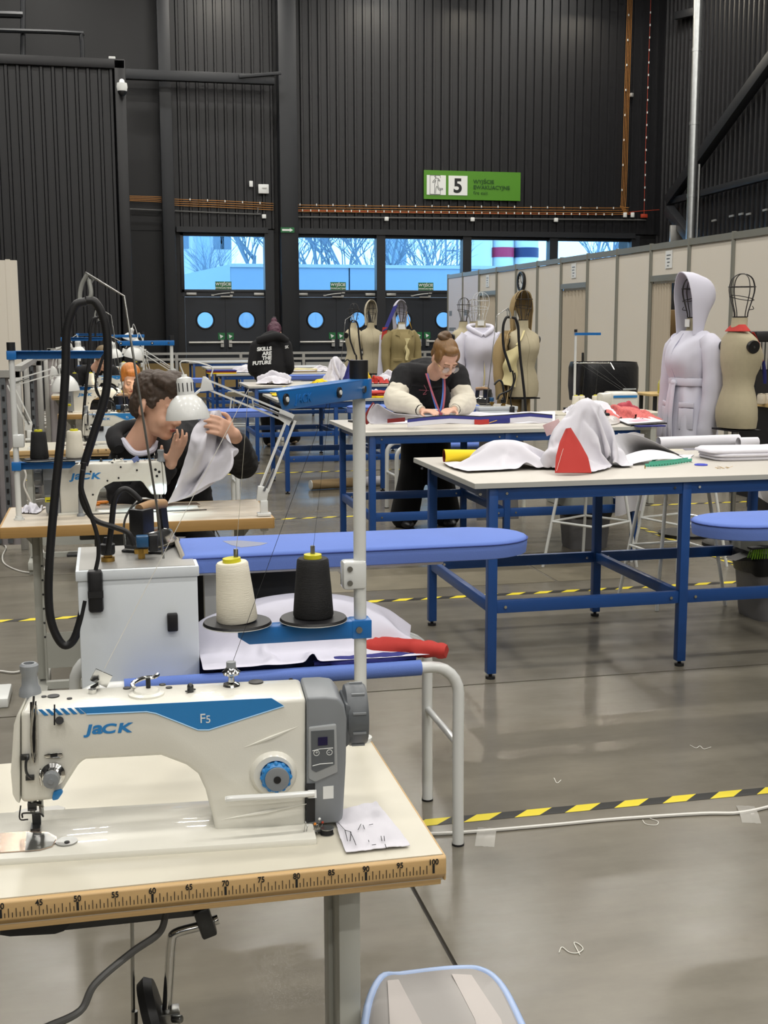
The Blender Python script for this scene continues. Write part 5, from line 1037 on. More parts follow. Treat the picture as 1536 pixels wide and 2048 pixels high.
# garments are things of their own, hung on the forms
def garment(name, label, cat, form): o = thing(name, label, cat, form.location, form.rotation_euler.z); return o
def sleeve(t, m, s, pts, r): o = obj('sleeve', MB().tube(spl([V((s*x, y, z)) for x, y, z in pts], 5), r if not isinstance(r, list) else [r[min(i*len(r)//(5*(len(pts)-1)+1), len(r)-1)] for i in range(5*(len(pts)-1)+1)], 14), m, t, world=False, ang=80); return folds(o, .006, 11, (1, 1, 1.4))
def hood(t, m, z0=1.49, hgt=.45, wd=.125, fy=-.10, dp=.26, drop=0, name='hood', th=.006):
    def fn(u, v):
        a = PI*u; s = math.cos(v*PI/2*.94)**.55; y = fy+dp*math.sin(v*PI/2)*(.5+.5*math.sin(a)); w_ = wd*s*(1+.12*math.sin(v*PI))*(.78+.30*math.sin(a)); h = hgt*(1-.42*v**2.2)
        return V((-w_*math.cos(a)*(1.0 if abs(math.cos(a)) < .9 else .95), y+(.05*(1-math.sin(a))*(1-v)), z0+h*math.sin(a)**.75-drop*v*(1-math.sin(a))+.008*nz((u*5, v*5, .3))))
    return obj(name, MB().sheet(fn, 26, 14, th), m, t, world=False, ang=80)
def coat(t, m, secs, n=64, fold=.02, name='coat_body', caps=False, ph=0, crease=.006):
    ss = spl([V((z, rx, ry)) for z, rx, ry, oy in secs], 4); oo = spl([V((oy, 0, 0)) for _, _, _, oy in secs], 4); rs = []; inner = []
    for p, q in zip(ss, oo):
        k = max(0, (1.15-p.x)/.8); r = ring((0, q.x, p.x), p.y, p.z, n, .92, 0, fold*k, 6, ph+p.x*2)
        for v in r: d = V((v.x, v.y-q.x, 0)).normalized(); v += d*crease*(nz((v.x*16, v.y*16, v.z*3.5+ph))*1.2-abs(nz((v.x*9+3, v.y*9, v.z*5)))*1.3)
        rs.append(r); inner.append([V((v.x*.95, (v.y-q.x)*.95+q.x, v.z)) for v in r])
    return obj(name, MB().loft(rs+list(reversed(inner)), caps=False), m, t, world=False, ang=70)
def front(secs, z0, z1, dy=.003, x=0): return spl([V((x, oy-ry-dy, z)) for z, rx, ry, oy in secs if z0 <= z <= z1], 3)
f1 = put(make_form('dress form under the white hooded robe'), 1385, 8.25, math.radians(-80))
g = garment('hooded_robe', 'long white hooded robe with a tied belt on a dress form', 'robe', f1)
RS = [(.36, .27, .20, 0), (.55, .255, .19, 0), (.80, .23, .172, 0), (1.0, .205, .155, 0), (1.10, .185, .14, 0), (1.16, .182, .138, 0), (1.28, .20, .168, -.016), (1.38, .205, .150, -.012), (1.45, .19, .11, 0), (1.49, .15, .09, .008), (1.51, .105, .08, .01)]; coat(g, CLOTHL, RS, fold=.05, crease=.012)
hood(g, CLOTHL, 1.48, .45, .135, -.125, .31)
for s in (-1, 1): sleeve(g, CLOTHL, s, [(.155, .005, 1.435), (.225, .01, 1.36), (.255, .0, 1.12), (.245, -.03, .86), (.24, -.04, .72)], [.075, .082, .078, .07, .066, .062])
obj('belt', MB().loft([ring((0, 0, 1.115), .190, .146, 36), ring((0, 0, 1.125), .194, .15, 36), ring((0, 0, 1.165), .192, .149, 36), ring((0, 0, 1.172), .187, .144, 36)], caps=False), CLOTHL, g, world=False)
obj('belt_knot', MB().ell((.0, -.155, 1.135), (.03, .02, .026)), CLOTHL, g, world=False)
for x0, x1, zz in ((-.015, -.05, .62), (.012, .03, .70)): obj('belt_tail', MB().sheet(lambda u, v: V((x0+(x1-x0)*v+(u-.5)*.042, -.165-.03*math.sin(v*2.2)-.004*math.sin(u*6), 1.13-(1.13-zz)*v)), 4, 12, .004), CLOTHL, g, world=False)
obj('placket', MB().tube(front(RS, .36, 1.5, .0, -.004), .004, 6), mat('seam_shadow_lilac', '#a9a8bd', .9), g, world=False)
for s in (-1, 1): obj('pocket_flap', MB().box((s*.13, -.135, .98), (.12, .012, .035), Matrix.Rotation(s*.45, 3, 'Z')), CLOTHL, g, world=False, bevel=.003); obj('pocket', MB().box((s*.132, -.137, .88), (.115, .01, .15), Matrix.Rotation(s*.45, 3, 'Z')), CLOTHL, g, world=False, bevel=.003)
tag(obj('number_tag', MB().box(f1.location+V((-.055, -.012, 1.565)), (.05, .004, .055), Matrix.Rotation(math.radians(-78), 3, 'Z')), WHT), 'small white number tag on the neck under the white hood', 'tag')
f2 = put(make_form('linen dress form with a red collar at the right edge'), 1479, 7.78, math.radians(96))
cl = garment('red_collar', 'red fabric collar with a navy tie lying on the rightmost dress form', 'collar', f2)
def cfn(u, v):
    a = -PI*.05+u*PI*1.1; r = .058+.05*v; return V((r*math.cos(a)*1.15, (.014+r*.62*math.sin(a)), 1.545-.045*v+.006))
obj('collar_band', MB().sheet(cfn, 24, 5, .004), RED, cl, world=False)
for s in (-1, 1): obj('strap', MB().sheet(lambda u, v: V((s*(.10-.03*v)+(u-.5)*.03, -.03-.105*math.sin(v*1.5), 1.50-.20*v)), 3, 10, .003), RED, cl, world=False)
obj('navy_tie', MB().sheet(lambda u, v: V((-.065+(u-.5)*.04*(1+.4*math.sin(v*3)), -.150-.02*v+.012*math.sin(u*4), 1.305-.16*v)), 5, 10, .004), NAVY, cl, world=False)
# middle group
f3 = put(make_form('linen dress form with a beige hooded coat over one shoulder'), 1046, 11.75, math.radians(8))
g = garment('beige_coat', 'beige hooded coat with cream gauze hanging off one shoulder', 'coat', f3)
hood(g, BEIGE, 1.44, .46, .14, -.02, .22, name='hood', th=.008)
def drape(u, v): return V((-.10-.13*u-.03*v+.02*math.sin(v*9+u*4), .06-.20*u*u+.02*math.sin(v*7), 1.52-.10*u*u-1.0*v))
obj('coat_body', MB().sheet(drape, 14, 24, .008), BEIGE, g, world=False); obj('coat_back', MB().loft([ring((-.04, .10, z), .2*s, .07, 24, 1, .2, .05) for z, s in ((.55, 1.05), (.9, 1), (1.3, .95), (1.5, .7))]), BEIGE, g, world=False)
sleeve(g, BEIGE, -1, [(.19, .02, 1.45), (.26, .0, 1.3), (.27, -.02, 1.05), (.25, -.03, .82)], [.06, .065, .058, .052])
obj('gauze_lining', MB().sheet(lambda u, v: V((-.12-.16*u+.015*math.sin(v*11), -.12-.05*math.sin(u*3)-.02*math.sin(v*6), 1.36-.07*u-.42*v*(1-.25*u))), 10, 16, .004), CREAMC, g, world=False)
obj('gauze_strap', MB().tube(spl([(-.02, -.06, 1.50), (-.08, -.11, 1.42), (-.14, -.13, 1.36)], 4), .012, 6, flat=.3), CREAMC, g, world=False)
f4 = put(make_form('dress form with a clear wrapped head under white overalls', wires=mat('clear_film', '#dfe2e4', .08, alpha=.45, coat=.5)), 961, 12.5, math.radians(-4))
g = garment('white_overalls', 'white hooded overalls with an open front seam on a dress form', 'overalls', f4)
coat(g, CLOTHL, [(.50, .20, .15, 0), (.75, .205, .155, 0), (1.0, .19, .145, 0), (1.13, .165, .125, 0), (1.28, .19, .168, -.012), (1.40, .198, .142, -.006), (1.46, .185, .10, .006), (1.50, .14, .085, .012), (1.53, .10, .08, .012)], fold=.05, name='overall_body')
for s in (-1, 1): sleeve(g, CLOTHL, s, [(.15, .005, 1.44), (.215, .01, 1.34), (.235, .0, 1.1), (.225, -.02, .82)], [.068, .072, .066, .055])
obj('hood_roll', MB().tube(spl([(-.005, -.115, 1.44), (-.10, -.06, 1.50), (-.12, .05, 1.54), (0, .10, 1.55), (.12, .05, 1.54), (.10, -.06, 1.50), (.005, -.115, 1.44)], 5), .026, 10), CLOTHL, g, world=False)
obj('open_seam', MB().sheet(lambda u, v: V((.002+(u-.5)*.016*math.sin(v*PI)+.006*math.sin(v*5), -.150-.012*math.sin(v*3), 1.18-.38*v)), 2, 12, .003), CREAMC, g, world=False); obj('placket', MB().tube(spl([(.0, -.11, 1.46), (-.002, -.158, 1.3), (0, -.142, 1.18), (.01, -.158, .8), (.012, -.155, .52)], 4), .003, 6), mat('seam_shadow_lilac', '#a9a8bd', .9), g, world=False)
tag(obj('number_tag', MB().box(f4.location+V((-.015, -.055, 1.575)), (.07, .004, .05)), WHT), 'small white number tag on the wrapped form in white overalls', 'tag')
f5 = put(make_form('bare linen dress form behind the woman with the bun'), 927, 15.0, math.radians(20))
f6 = put(make_form('second bare linen form half hidden behind the white overalls', wires=mat('thin_wire', '#8d887c', .5)), 946, 15.9, math.radians(-30))
# far group
f7 = put(make_form('padded linen form with arms, left of the khaki jacket', arms=True, caps=False), 742, 18.2, math.radians(4)); hood(g7 := garment('linen_hood', 'pale linen hood on the padded form with arms', 'hood', f7), mat('pale_linen', '#c9c1ac', .9), 1.56, .38, .115, -.06, .2)
f8 = put(make_form('leftmost linen form standing behind the far tables'), 708, 19.0, math.radians(35))
f9 = put(make_form('linen form wearing the khaki jacket', caps=False), 803, 17.6, math.radians(10))
g = garment('khaki_jacket', 'khaki field jacket with lapels and flap pockets on a far form', 'jacket', f9); KH = mat('khaki_cotton', '#8f8158', .85, bump=.3, bscale=700)
coat(g, KH, [(.72, .235, .17, 0), (.85, .225, .165, 0), (1.0, .205, .15, 0), (1.13, .185, .14, 0), (1.28, .195, .168, -.012), (1.40, .20, .142, -.004), (1.46, .185, .10, .006), (1.50, .13, .085, .012)], fold=.02, name='jacket_body')
for s in (-1, 1):
    sleeve(g, KH, s, [(.155, .01, 1.44), (.225, .01, 1.35), (.25, .0, 1.1), (.235, -.03, .80)], [.07, .072, .064, .055])
    obj('lapel', MB().prism([(s*.09, -.085, 1.50), (s*.15, -.115, 1.42), (s*.10, -.14, 1.40), (s*.02, -.165, 1.15), (s*.035, -.14, 1.35)], (0, -.008, 0)), KH, g, world=False); obj('pocket_flap', MB().box((s*.13, -.155, 1.06), (.13, .014, .045), Matrix.Rotation(s*.3, 3, 'Z')), KH, g, world=False, bevel=.003); obj('pocket_flap', MB().box((s*.135, -.16, .92), (.14, .014, .05), Matrix.Rotation(s*.3, 3, 'Z')), KH, g, world=False, bevel=.003)
obj('gauze_scarf', MB().sheet(lambda u, v: V((.02+(u-.5)*.09*(1-.5*v)+.01*math.sin(v*12), -.168-.012*math.sin(u*5), 1.37-.32*v)), 6, 14, .004), CREAMC, g, world=False)
tag(obj('number_tag', MB().box(f9.location+V((-.01, -.065, 1.53)), (.10, .004, .085)), WHT), 'white number tag at the neck of the khaki jacket', 'tag')
g = garment('flag_cape', 'white cape with navy, red and yellow panels over the khaki jacket form', 'cape', f9)
hood(g, CLOTHL, 1.50, .43, .13, .0, .20, name='white_hood')
obj('navy_panel', MB().sheet(lambda u, v: V((-.07-.05*u-.17*v, -.03+.06*u, 1.86-.03*u-.36*v)), 4, 10, .005), NAVY, g, world=False); obj('red_panel', MB().sheet(lambda u, v: V((-.235-.05*u-.02*v, -.02+.06*u, 1.53-.18*v)), 3, 6, .005), RED, g, world=False); obj('white_tail', MB().sheet(lambda u, v: V((-.20-.13*u-.05*v+.012*math.sin(u*7), .02+.05*u+.01*math.sin(v*5+u*4), 1.42-.85*v)), 8, 16, .005), CLOTHL, g, world=False); obj('yellow_panel', MB().sheet(lambda u, v: V((.06+.05*u+.07*v, -.02+.05*u, 1.76-.06*u-.20*v)), 4, 8, .005), mat('mustard_cloth', '#c79a1c', .8), g, world=False)
# ================================================================ people
def frame(o, fwd, upv=(0, 0, 1)):                     # local -Y looks along fwd
    y = -V(fwd).normalized(); z = V(upv); x = y.cross(z).normalized(); z = x.cross(y); M = Matrix((x, y, z)).transposed().to_4x4(); M.translation = V(o); return M
def head_mb(m, M, s=1.0, neck=True):
    S = M @ Matrix.Scale(s, 4); h = MB()
    h.ell((0, .014, .036), (.074, .094, .082), nu=28, nv=18); h.ell((0, -.030, -.028), (.060, .066, .086), nu=24, nv=16); h.ell((0, -.064, -.092), (.030, .026, .022)); h.ell((0, -.035, -.075), (.050, .05, .035))
    h.tube([V((0, -.089, .020)), V((0, -.100, -.004)), V((0, -.112, -.028)), V((0, -.106, -.038))], [.007, .009, .0125, .010], 10)
    for q in (-1, 1):
        h.ell((q*.010, -.103, -.034), (.008, .010, .007), nu=10, nv=8); h.ell((q*.036, -.062, -.036), (.024, .026, .028), nu=14, nv=10); h.ell((q*.076, .014, -.012), (.008, .020, .031), Matrix.Rotation(q*.25, 3, 'Z'), 12, 10); h.ell((q*.03, -.082, .024), (.024, .012, .008), nu=12, nv=8)
        h.ell((q*.031, -.079, .003), (.015, .012, .010), nu=12, nv=8)
    h.ell((0, -.090, -.060), (.022, .010, .008), nu=14, nv=8); h.ell((0, -.086, -.072), (.02, .01, .006), nu=12, nv=8)
    if neck: h.tube([V((0, .018, -.05)), V((0, .03, -.11)), V((0, .05, -.19))], [.05, .05, .06], 16)
    h.xf(S); m.add(h.v, h.f)
    return S
def face_parts(par, S, brow=HAIRB, glasses=False, lash=INK):
    b = MB(); l = MB()
    for q in (-1, 1):
        b.tube(spl([(q*.012, -.0935, .024), (q*.03, -.0955, .031), (q*.05, -.083, .026)], 4), .0028, 6); l.tube(spl([(q*.018, -.0895, .0), (q*.031, -.0925, -.004), (q*.046, -.083, .0)], 4), .0016, 6)
    obj('eyebrows', b.xf(S), brow, par); obj('lashes', l.xf(S), lash, par)
    obj('lips', MB().ell((0, -.0965, -.0605), (.019, .006, .0038), nu=14, nv=8).ell((0, -.094, -.0675), (.016, .006, .004), nu=14, nv=8).xf(S), LIP, par)
    if glasses:
        g = MB(); ln = MB()
        for q in (-1, 1):
            c = V((q*.034, -.106, -.008)); g.tube([c+V((.027*math.cos(a), .004*abs(math.cos(a)), .022*math.sin(a))) for a in [2*PI*k/20 for k in range(20)]], .0012, 6, closed=True); g.tube([V((q*.061, -.10, -.004)), V((q*.078, -.03, .0)), V((q*.08, .02, -.004))], .0012, 6); ln.cyl(c+V((0, .0003, 0)), c+V((0, -.0003, 0)), .025, n=20)
        g.tube([V((-.008, -.108, -.004)), V((0, -.11, 0)), V((.008, -.108, -.004))], .0012, 6); o = obj('spectacles', g.xf(S), mat('gold_frame', '#9a8152', .3, .9), par); obj('lenses', ln.xf(S), LENS, o)
def hand_mb(m, wrist, d, n, s=1.0, curl=.5, spread=.1, thumb=1, point=None):   # d: towards the fingers, n: back of the hand
    d = V(d).normalized(); n = (V(n)-d*V(n).dot(d)).normalized(); x = d.cross(n)*thumb; w = V(wrist)
    P = lambda a, b, c: w+(d*a+x*b+n*c)*s
    m.loft([[P(a, wd*math.cos(t), th*math.sin(t)) for t in [2*PI*k/12 for k in range(12)]] for a, wd, th in ((-.01, .025, .018), (.02, .030, .017), (.05, .040, .015), (.085, .041, .013), (.095, .036, .010))])
    for i, (b, L) in enumerate(((.031, .072), (.0105, .08), (-.0105, .075), (-.031, .060))):
        cu = curl if point is None or i != point else .05; p = P(.083, b, 0); pts = [p]; a = 0; dd = d+x*spread*(1.5-i)*.35
        for k, f in enumerate((.42, .32, .26)): a += cu*(.9 if k else .7); v = (dd*math.cos(a)-n*math.sin(a)).normalized(); p = p+v*L*f*s; pts.append(p)
        m.tube(spl(pts, 3), [.0088*s]*4+[.008*s]*4+[.0068*s]*2, 8); m.ell(pts[-1], (.0066*s,)*3, nu=8, nv=6)
    p = P(.025, .030, -.004); q = [p, p+(x*.75+d*.55-n*.25).normalized()*.038*s, p+(x*.75+d*.55-n*.25).normalized()*.038*s+(d*.9-n*.35+x*.1).normalized()*.032*s]; m.tube(spl(q, 4), [.012*s]*3+[.0105*s]*4+[.008*s]*2, 8); m.ell(q[-1], (.0078*s,)*3, nu=8, nv=6)
def limb(m, pts, rs, k=5, n=14):
    p = spl(pts, k); N = len(p)-1; R = []
    for i in range(len(p)):
        u = i/N*(len(rs)-1); a = min(int(u), len(rs)-2); R.append(rs[a]+(rs[a+1]-rs[a])*(u-a))
    m.tube(p, R, n); m.ell(p[0], (rs[0],)*3, nu=12, nv=8); m.ell(p[-1], (rs[-1],)*3, nu=12, nv=8)
def person(label, loc): return thing('person', label, 'person', loc)
def torso(m, pts):                                    # (centre, rx, ry, axis-right)
    for (a, ra), (b, rb) in zip(pts, pts[1:]): pass
def trunk(m, secs, right=(1, 0, 0), nf=0):
    rs = []
    for i, (c, rx, ry) in enumerate(secs):
        a = V(secs[max(i-1, 0)][0]); b = V(secs[min(i+1, len(secs)-1)][0]); ax = (b-a).normalized(); x = (V(right)-ax*V(right).dot(ax)).normalized(); y = ax.cross(x)
        rs.append([V(c)+x*(rx*math.copysign(abs(math.cos(t))**.85, math.cos(t)))+y*(ry*math.sin(t)) for t in [2*PI*k/28 for k in range(28)]])
    m.loft(rs); m.ell(secs[0][0], (secs[0][1]*.9, secs[0][2]*.9, .05)); return rs
def rough(m, a, s): m.v = [p+V((nz(p*s+V((7, 0, 0))), nz(p*s+V((0, 9, 0))), nz(p*s)))*a for p in m.v]; return m
# ---- the man in the black hoodie, seated behind the second bench
pm = person('man in a black hoodie holding a white cloth up at his sewing machine', (.42, 5.75, 0))
Hc = PY(317, 812, 5.32); fd = V((.66, -.62, -.30)); Mh = frame(Hc, fd, (-.06, .1, 1)); hs_ = 1.12
sk = MB(); Sh = head_mb(sk, Mh, hs_)
shR = PY(255, 905, 5.62); shL = PY(405, 890, 5.68)     # his right shoulder is left in the picture
elR = PY(262, 1010, 5.42); wrR = PY(342, 925, 5.24); elL = PY(486, 928, 5.50); wrL = PY(468, 868, 5.14)
hand_mb(sk, wrR, PY(362, 880, 5.18)-wrR, V((.55, -.75, .1)), 1.02, .28, .3, -1, 0)
hand_mb(sk, wrL, PY(420, 842, 5.03)-wrL, V((.1, -1, .30)), 1.05, .62, .1, 1)
limb(sk, [shR, elR, wrR], [.045, .04, .028]); limb(sk, [shL, elL, wrL], [.045, .04, .028])
nk = Sh @ V((0, .05, -.17)); mid = (shR+shL)/2
sec = [((mid.x+.02, 5.88, .47), .15, .11), ((mid.x+.02, 5.86, .62), .15, .11), ((mid.x, 5.78, .85), .15, .10), ((mid.x-.01, 5.68, 1.02), .15, .09), (V(nk)+V((.0, .03, -.02)), .07, .06)]
trunk(sk, sec); hip = V((mid.x+.02, 5.88, .50))
for q in (-1, 1): limb(sk, [hip+V((q*.09, 0, 0)), hip+V((q*.13, -.38, .02)), hip+V((q*.13, -.36, -.42))], [.07, .05, .035]); limb(sk, [hip+V((q*.13, -.36, -.44)), hip+V((q*.13, -.50, -.47))], [.035, .03])
obj('body', sk, SKIN, pm, voxel=.006, relax=3)
face_parts(pm, Sh)
hr = MB(); hr.ell((0, .024, .056), (.079, .098, .076), nu=32, nv=20); hr.ell((0, -.060, .100), (.058, .036, .028), nu=20, nv=12); hr.ell((.03, -.03, .115), (.05, .06, .03)); hr.ell((-.03, -.03, .112), (.05, .06, .03)); hr.ell((0, .075, -.01), (.064, .04, .07))
for q in (-1, 1): hr.ell((q*.070, -.018, .028), (.010, .022, .030)); hr.ell((q*.066, .045, .0), (.012, .03, .045))
hr.xf(Sh); o = obj('hair', hr, HAIRB, pm, voxel=.006, relax=1); folds(o, .005, 45, (1, 1, 1))
hd = MB(); sec2 = [(V(c)+V((0, .0, 0)), rx+.06, ry+.05) for c, rx, ry in sec[:4]]+[(V(nk)+V((-.005, .05, -.05)), .12, .10)]; trunk(hd, sec2)
limb(hd, [shR+V((.03, .02, .02)), (shR+elR)/2+V((-.03, .0, 0)), elR, elR+(wrR-elR)*.45, elR+(wrR-elR)*.86], [.085, .08, .07, .062, .048]); limb(hd, [shL+V((-.02, .02, .0)), (shL+elL)/2+V((.01, .0, .015)), elL, elL+(wrL-elL)*.5, elL+(wrL-elL)*.80], [.085, .075, .066, .058, .046])
limb(hd, [shR+V((.05, .02, .03)), V(nk)+V((-.02, .04, -.05)), shL+V((-.04, .02, .03))], [.075, .09, .075])
o = obj('hoodie', hd, BLKC, pm, voxel=.01, relax=3); folds(o, .006, 14, (1, 1, 1.6))
hdd = MB().tube(spl([V(nk)+V((-.085, -.06, -.02)), V(nk)+V((-.10, .05, .035)), V(nk)+V((-.01, .12, .055)), V(nk)+V((.09, .06, .02)), V(nk)+V((.10, -.05, -.05)), V(nk)+V((.03, -.10, -.10))], 5), [.02]+[.036]*20+[.028]*5, 12); o = obj('hood', hdd, BLKC, pm); folds(o, .004, 20)
obj('undershirt', MB().tube(spl([V(nk)+V((-.07, -.04, .02)), V(nk)+V((-.02, -.088, -.035)), V(nk)+V((.05, -.075, -.03)), V(nk)+V((.075, -.01, .0))], 5), .013, 8), CLOTHL, pm)
tr_ = MB()
for q in (-1, 1): limb(tr_, [hip+V((q*.09, 0, .02)), hip+V((q*.13, -.38, .03)), hip+V((q*.13, -.36, -.40))], [.10, .075, .06])
obj('trousers', tr_, BLKT, pm, voxel=.014, relax=2)
for q in (-1, 1): obj('shoe', MB().ell(hip+V((q*.13, -.44, -.46)), (.045, .12, .04)), BLACK, pm)
mc = thing('work_chair', 'chair under the man in the black hoodie', 'chair', (hip.x, 5.9, 0)); obj('seat', MB().box((hip.x, 5.9, .41), (.42, .42, .05)), BLACK, mc, bevel=.02); obj('post', MB().cyl((hip.x, 5.9, .06), (hip.x, 5.9, .39), .025), STEEL, mc)
for k in range(5): a = 2*PI*k/5; obj('base_arm', MB().bar((hip.x, 5.9, .06), (hip.x+.25*math.cos(a), 5.9+.25*math.sin(a), .03), .03, .03), BLACK, mc)
# the cloth in his hand
tag(obj('white_cloth', SIMS['held'], CLOTH, ang=180, sub=1), 'crumpled white cloth held up by the man in the hoodie', 'cloth')

# ---- the woman with the bun at the second table
pw_ = person('woman with a bun, glasses and lanyard bending over the second blue table', (PY(850, 1000, 9.1).x, 9.1, 0))
Hc = PY(890, 716, 8.50); fd = V((.18, -.72, -.67)); Mh = frame(Hc, fd, (.05, -.3, 1)); sk = MB(); Sh = head_mb(sk, Mh, 1.12)
shR = PY(806, 752, 8.74); shL = PY(914, 750, 8.74); elR = PY(790, 800, 8.62); elL = PY(928, 806, 8.60); wrR = PY(845, 822, 8.36); wrL = PY(908, 820, 8.36)
hand_mb(sk, wrR, PY(872, 822, 8.25)-wrR, V((0, -.3, 1)), .95, .35, .1, 1); hand_mb(sk, wrL, PY(886, 820, 8.24)-wrL, V((0, -.3, 1)), .95, .35, .1, -1)
limb(sk, [shR, elR, wrR], [.04, .035, .025]); limb(sk, [shL, elL, wrL], [.04, .035, .025]); mid = (shR+shL)/2; hx = PY(852, 900, 9.1).x; nk = Sh @ V((0, .05, -.17))
sec = [((hx, 9.12, .90), .16, .11), ((hx, 9.08, 1.0), .145, .10), ((mid.x-.01, 8.92, 1.12), .14, .10), ((mid.x, 8.78, 1.20), .15, .09), (V(nk)+V((0, .02, 0)), .06, .055)]
trunk(sk, sec)
ftL = PZ(815, 1057, 0); ftR = PZ(893, 1050, 0)
for q, fx in ((-1, ftL.x), (1, ftR.x)): limb(sk, [(hx+q*.09, 9.12, .90), (hx+q*.10, 9.10, .48), (fx, 9.12, .06)], [.08, .055, .04])
obj('body', sk, SKIN2, pw_, voxel=.007, relax=3); face_parts(pw_, Sh, mat('brow_light', '#7a5a3a', .7), True)
hr = MB(); hr.ell((0, .028, .048), (.081, .098, .080), nu=32, nv=20); hr.ell((0, -.040, .094), (.054, .036, .028)); hr.ell((0, .07, -.01), (.066, .045, .07))
for q in (-1, 1): hr.ell((q*.066, -.01, .03), (.016, .045, .05))
obj('hair', hr.xf(Sh), HAIRA, pw_, voxel=.007, relax=3); bn_ = MB()
Sb = Sh @ Matrix.Translation((-.01, .075, .115)); bn_.tube([Sb @ V((.032*math.cos(a), .028*math.sin(a), .008*math.sin(2*a))) for a in [2*PI*k/20 for k in range(20)]], .02, 10, closed=True); bn_.ell(Sb @ V((0, 0, .01)), (.03, .03, .028)); o = obj('hair_bun', bn_, mat('bun_dark', '#5a4126', .55, var=.4, vscale=60), pw_, voxel=.005, relax=1)
jk = MB(); trunk(jk, [(V(c), rx+.04, ry+.035) for c, rx, ry in sec[:4]]+[(V(nk)+V((0, .05, -.03)), .09, .08)]); limb(jk, [shR+V((.02, .02, .02)), V(nk)+V((0, .05, -.03)), shL+V((-.02, .02, .02))], [.08, .085, .08]); limb(jk, [shR, shR+(elR-shR)*.6], [.085, .08]); limb(jk, [shL, shL+(elL-shL)*.6], [.085, .08])
o = obj('jacket_body', jk, BLKC, pw_, voxel=.012, relax=3); folds(o, .004, 14)
for nm, s_, e_, w_ in (('R', shR, elR, wrR), ('L', shL, elL, wrL)):
    m = MB(); limb(m, [s_+(e_-s_)*.62, e_+V((0, -.02, 0)), e_+(w_-e_)*.5+V((0, 0, .01)), e_+(w_-e_)*.78], [.082, .085, .072, .05]); o = obj('knit_sleeve', m, KNIT, pw_, voxel=.011, relax=2); folds(o, .005, 16, (.6, 1, 2.2))
    d = (w_-e_); cu = obj('cuff', MB().tube([e_+d*.72, e_+d*.98], [.045, .035], 16), KNIT, pw_)
    for a in (.76, .87): obj('cuff_stripe', MB().tube([e_+d*a, e_+d*(a+.05)], [.0465-.01*(a-.72)/.26, .0455-.01*(a-.67)/.26], 16), BLKC, pw_)
tr_ = MB(); limb(tr_, [(hx-.07, 9.12, .92), (hx+.07, 9.12, .92)], [.125, .125])
for q, fx in ((-1, ftL.x), (1, ftR.x)): limb(tr_, [(hx+q*.085, 9.12, .90), (hx+q*.10, 9.10, .48), (fx, 9.12, .09)], [.115, .105, .115])
obj('trousers', tr_, BLKT, pw_, voxel=.014, relax=3)
for fx in (ftL.x, ftR.x): obj('shoe', MB().ell((fx, 9.04, .035), (.05, .13, .035)), BLACK, pw_)
LAN1 = mat('lanyard_blue', '#3f73c9', .6); LAN2 = mat('lanyard_pink', '#b0596a', .6)
fr = (mid+V((0, -.14, -.05)))
for k, (m, x0, x1, xe) in enumerate(((LAN1, -.065, .055, -.005), (LAN2, -.075, .06, .012))):
    for x in (x0, x1): obj('lanyard', MB().sheet(lambda u, v: V((nk.x+x*(1-v)+xe*v+(u-.5)*.014+.01*math.sin(v*3)*(1 if x > 0 else -1), nk.y-.05-.10*math.sin(v*1.6)-.004*k, nk.z-.01-.30*v)), 2, 12, .002), m, pw_)
em = MB().tube(spl([PY(848, 770, 8.60), PY(853, 781, 8.60), PY(846, 789, 8.60), PY(853, 788, 8.60)], 3), .0015, 5).tube([PY(838, 780, 8.60), PY(858, 781, 8.60)], .001, 5); obj('jacket_emblem', em, LAN2, pw_)
obj('badge', MB().box(PY(866, 819, 8.42), (.06, .05, .004)), WHT, pw_)

# ---- the person in the printed hoodie, seen from behind
YP = 15.45; pb = person('person with dark pink hair in a hoodie printed SKILLS ARE THE FUTURE', (PY(545, 800, YP).x, YP, 0)); bx_ = PY(541, 700, YP).x
def B(px, py, Y=YP): return PY(px, py, Y)
Mh = frame(B(549, 666, YP-.02+.22), V((.1, .8, -.55)), (0, .2, 1)); sk = MB(); Sh = head_mb(sk, Mh, 1.05); shL = B(513, 694); shR = B(571, 692); elL = B(509, 738, YP-.02); elR = B(575, 735, YP-.02); wrL = B(520, 745, YP+.3); wrR = B(570, 742, YP+.3)
hand_mb(sk, wrL, V((.1, 1, 0)), (0, 0, 1)); hand_mb(sk, wrR, V((-.1, 1, 0)), (0, 0, 1)); limb(sk, [shL, elL, wrL], [.04, .035, .025]); limb(sk, [shR, elR, wrR], [.04, .035, .025])
sec = [((bx_, YP, .88), .15, .1), ((bx_, YP, 1.05), .14, .1), ((bx_+.02, YP+.05, 1.22), .15, .1), ((bx_+.03, YP+.10, 1.36), .13, .08), (Sh @ V((0, .05, -.17)), .06, .055)]; trunk(sk, sec); f1_ = PZ(540, 893, 0); f2_ = PZ(588, 888, 0)
for q, f in ((-1, f1_), (1, f2_)): limb(sk, [(bx_+q*.08, YP, .88), (bx_+q*.08+.02, YP-.03, .48), (f.x, f.y, .06)], [.08, .055, .04])
obj('body', sk, SKIN2, pb, voxel=.01, relax=2); hr = MB().ell((0, .02, .04), (.085, .10, .09)).ell((0, .075, -.02), (.07, .05, .08)).ell((0, .06, .13), (.035, .035, .05)); hr.xf(Sh); o = obj('hair', hr, HAIRP, pb, voxel=.01, relax=1); folds(o, .006, 35); obj('hair_clip', MB().box(Sh @ V((0, .06, .16)), (.05, .03, .07), Matrix.Rotation(.3, 3, 'Y')), BLACK, pb, bevel=.01)
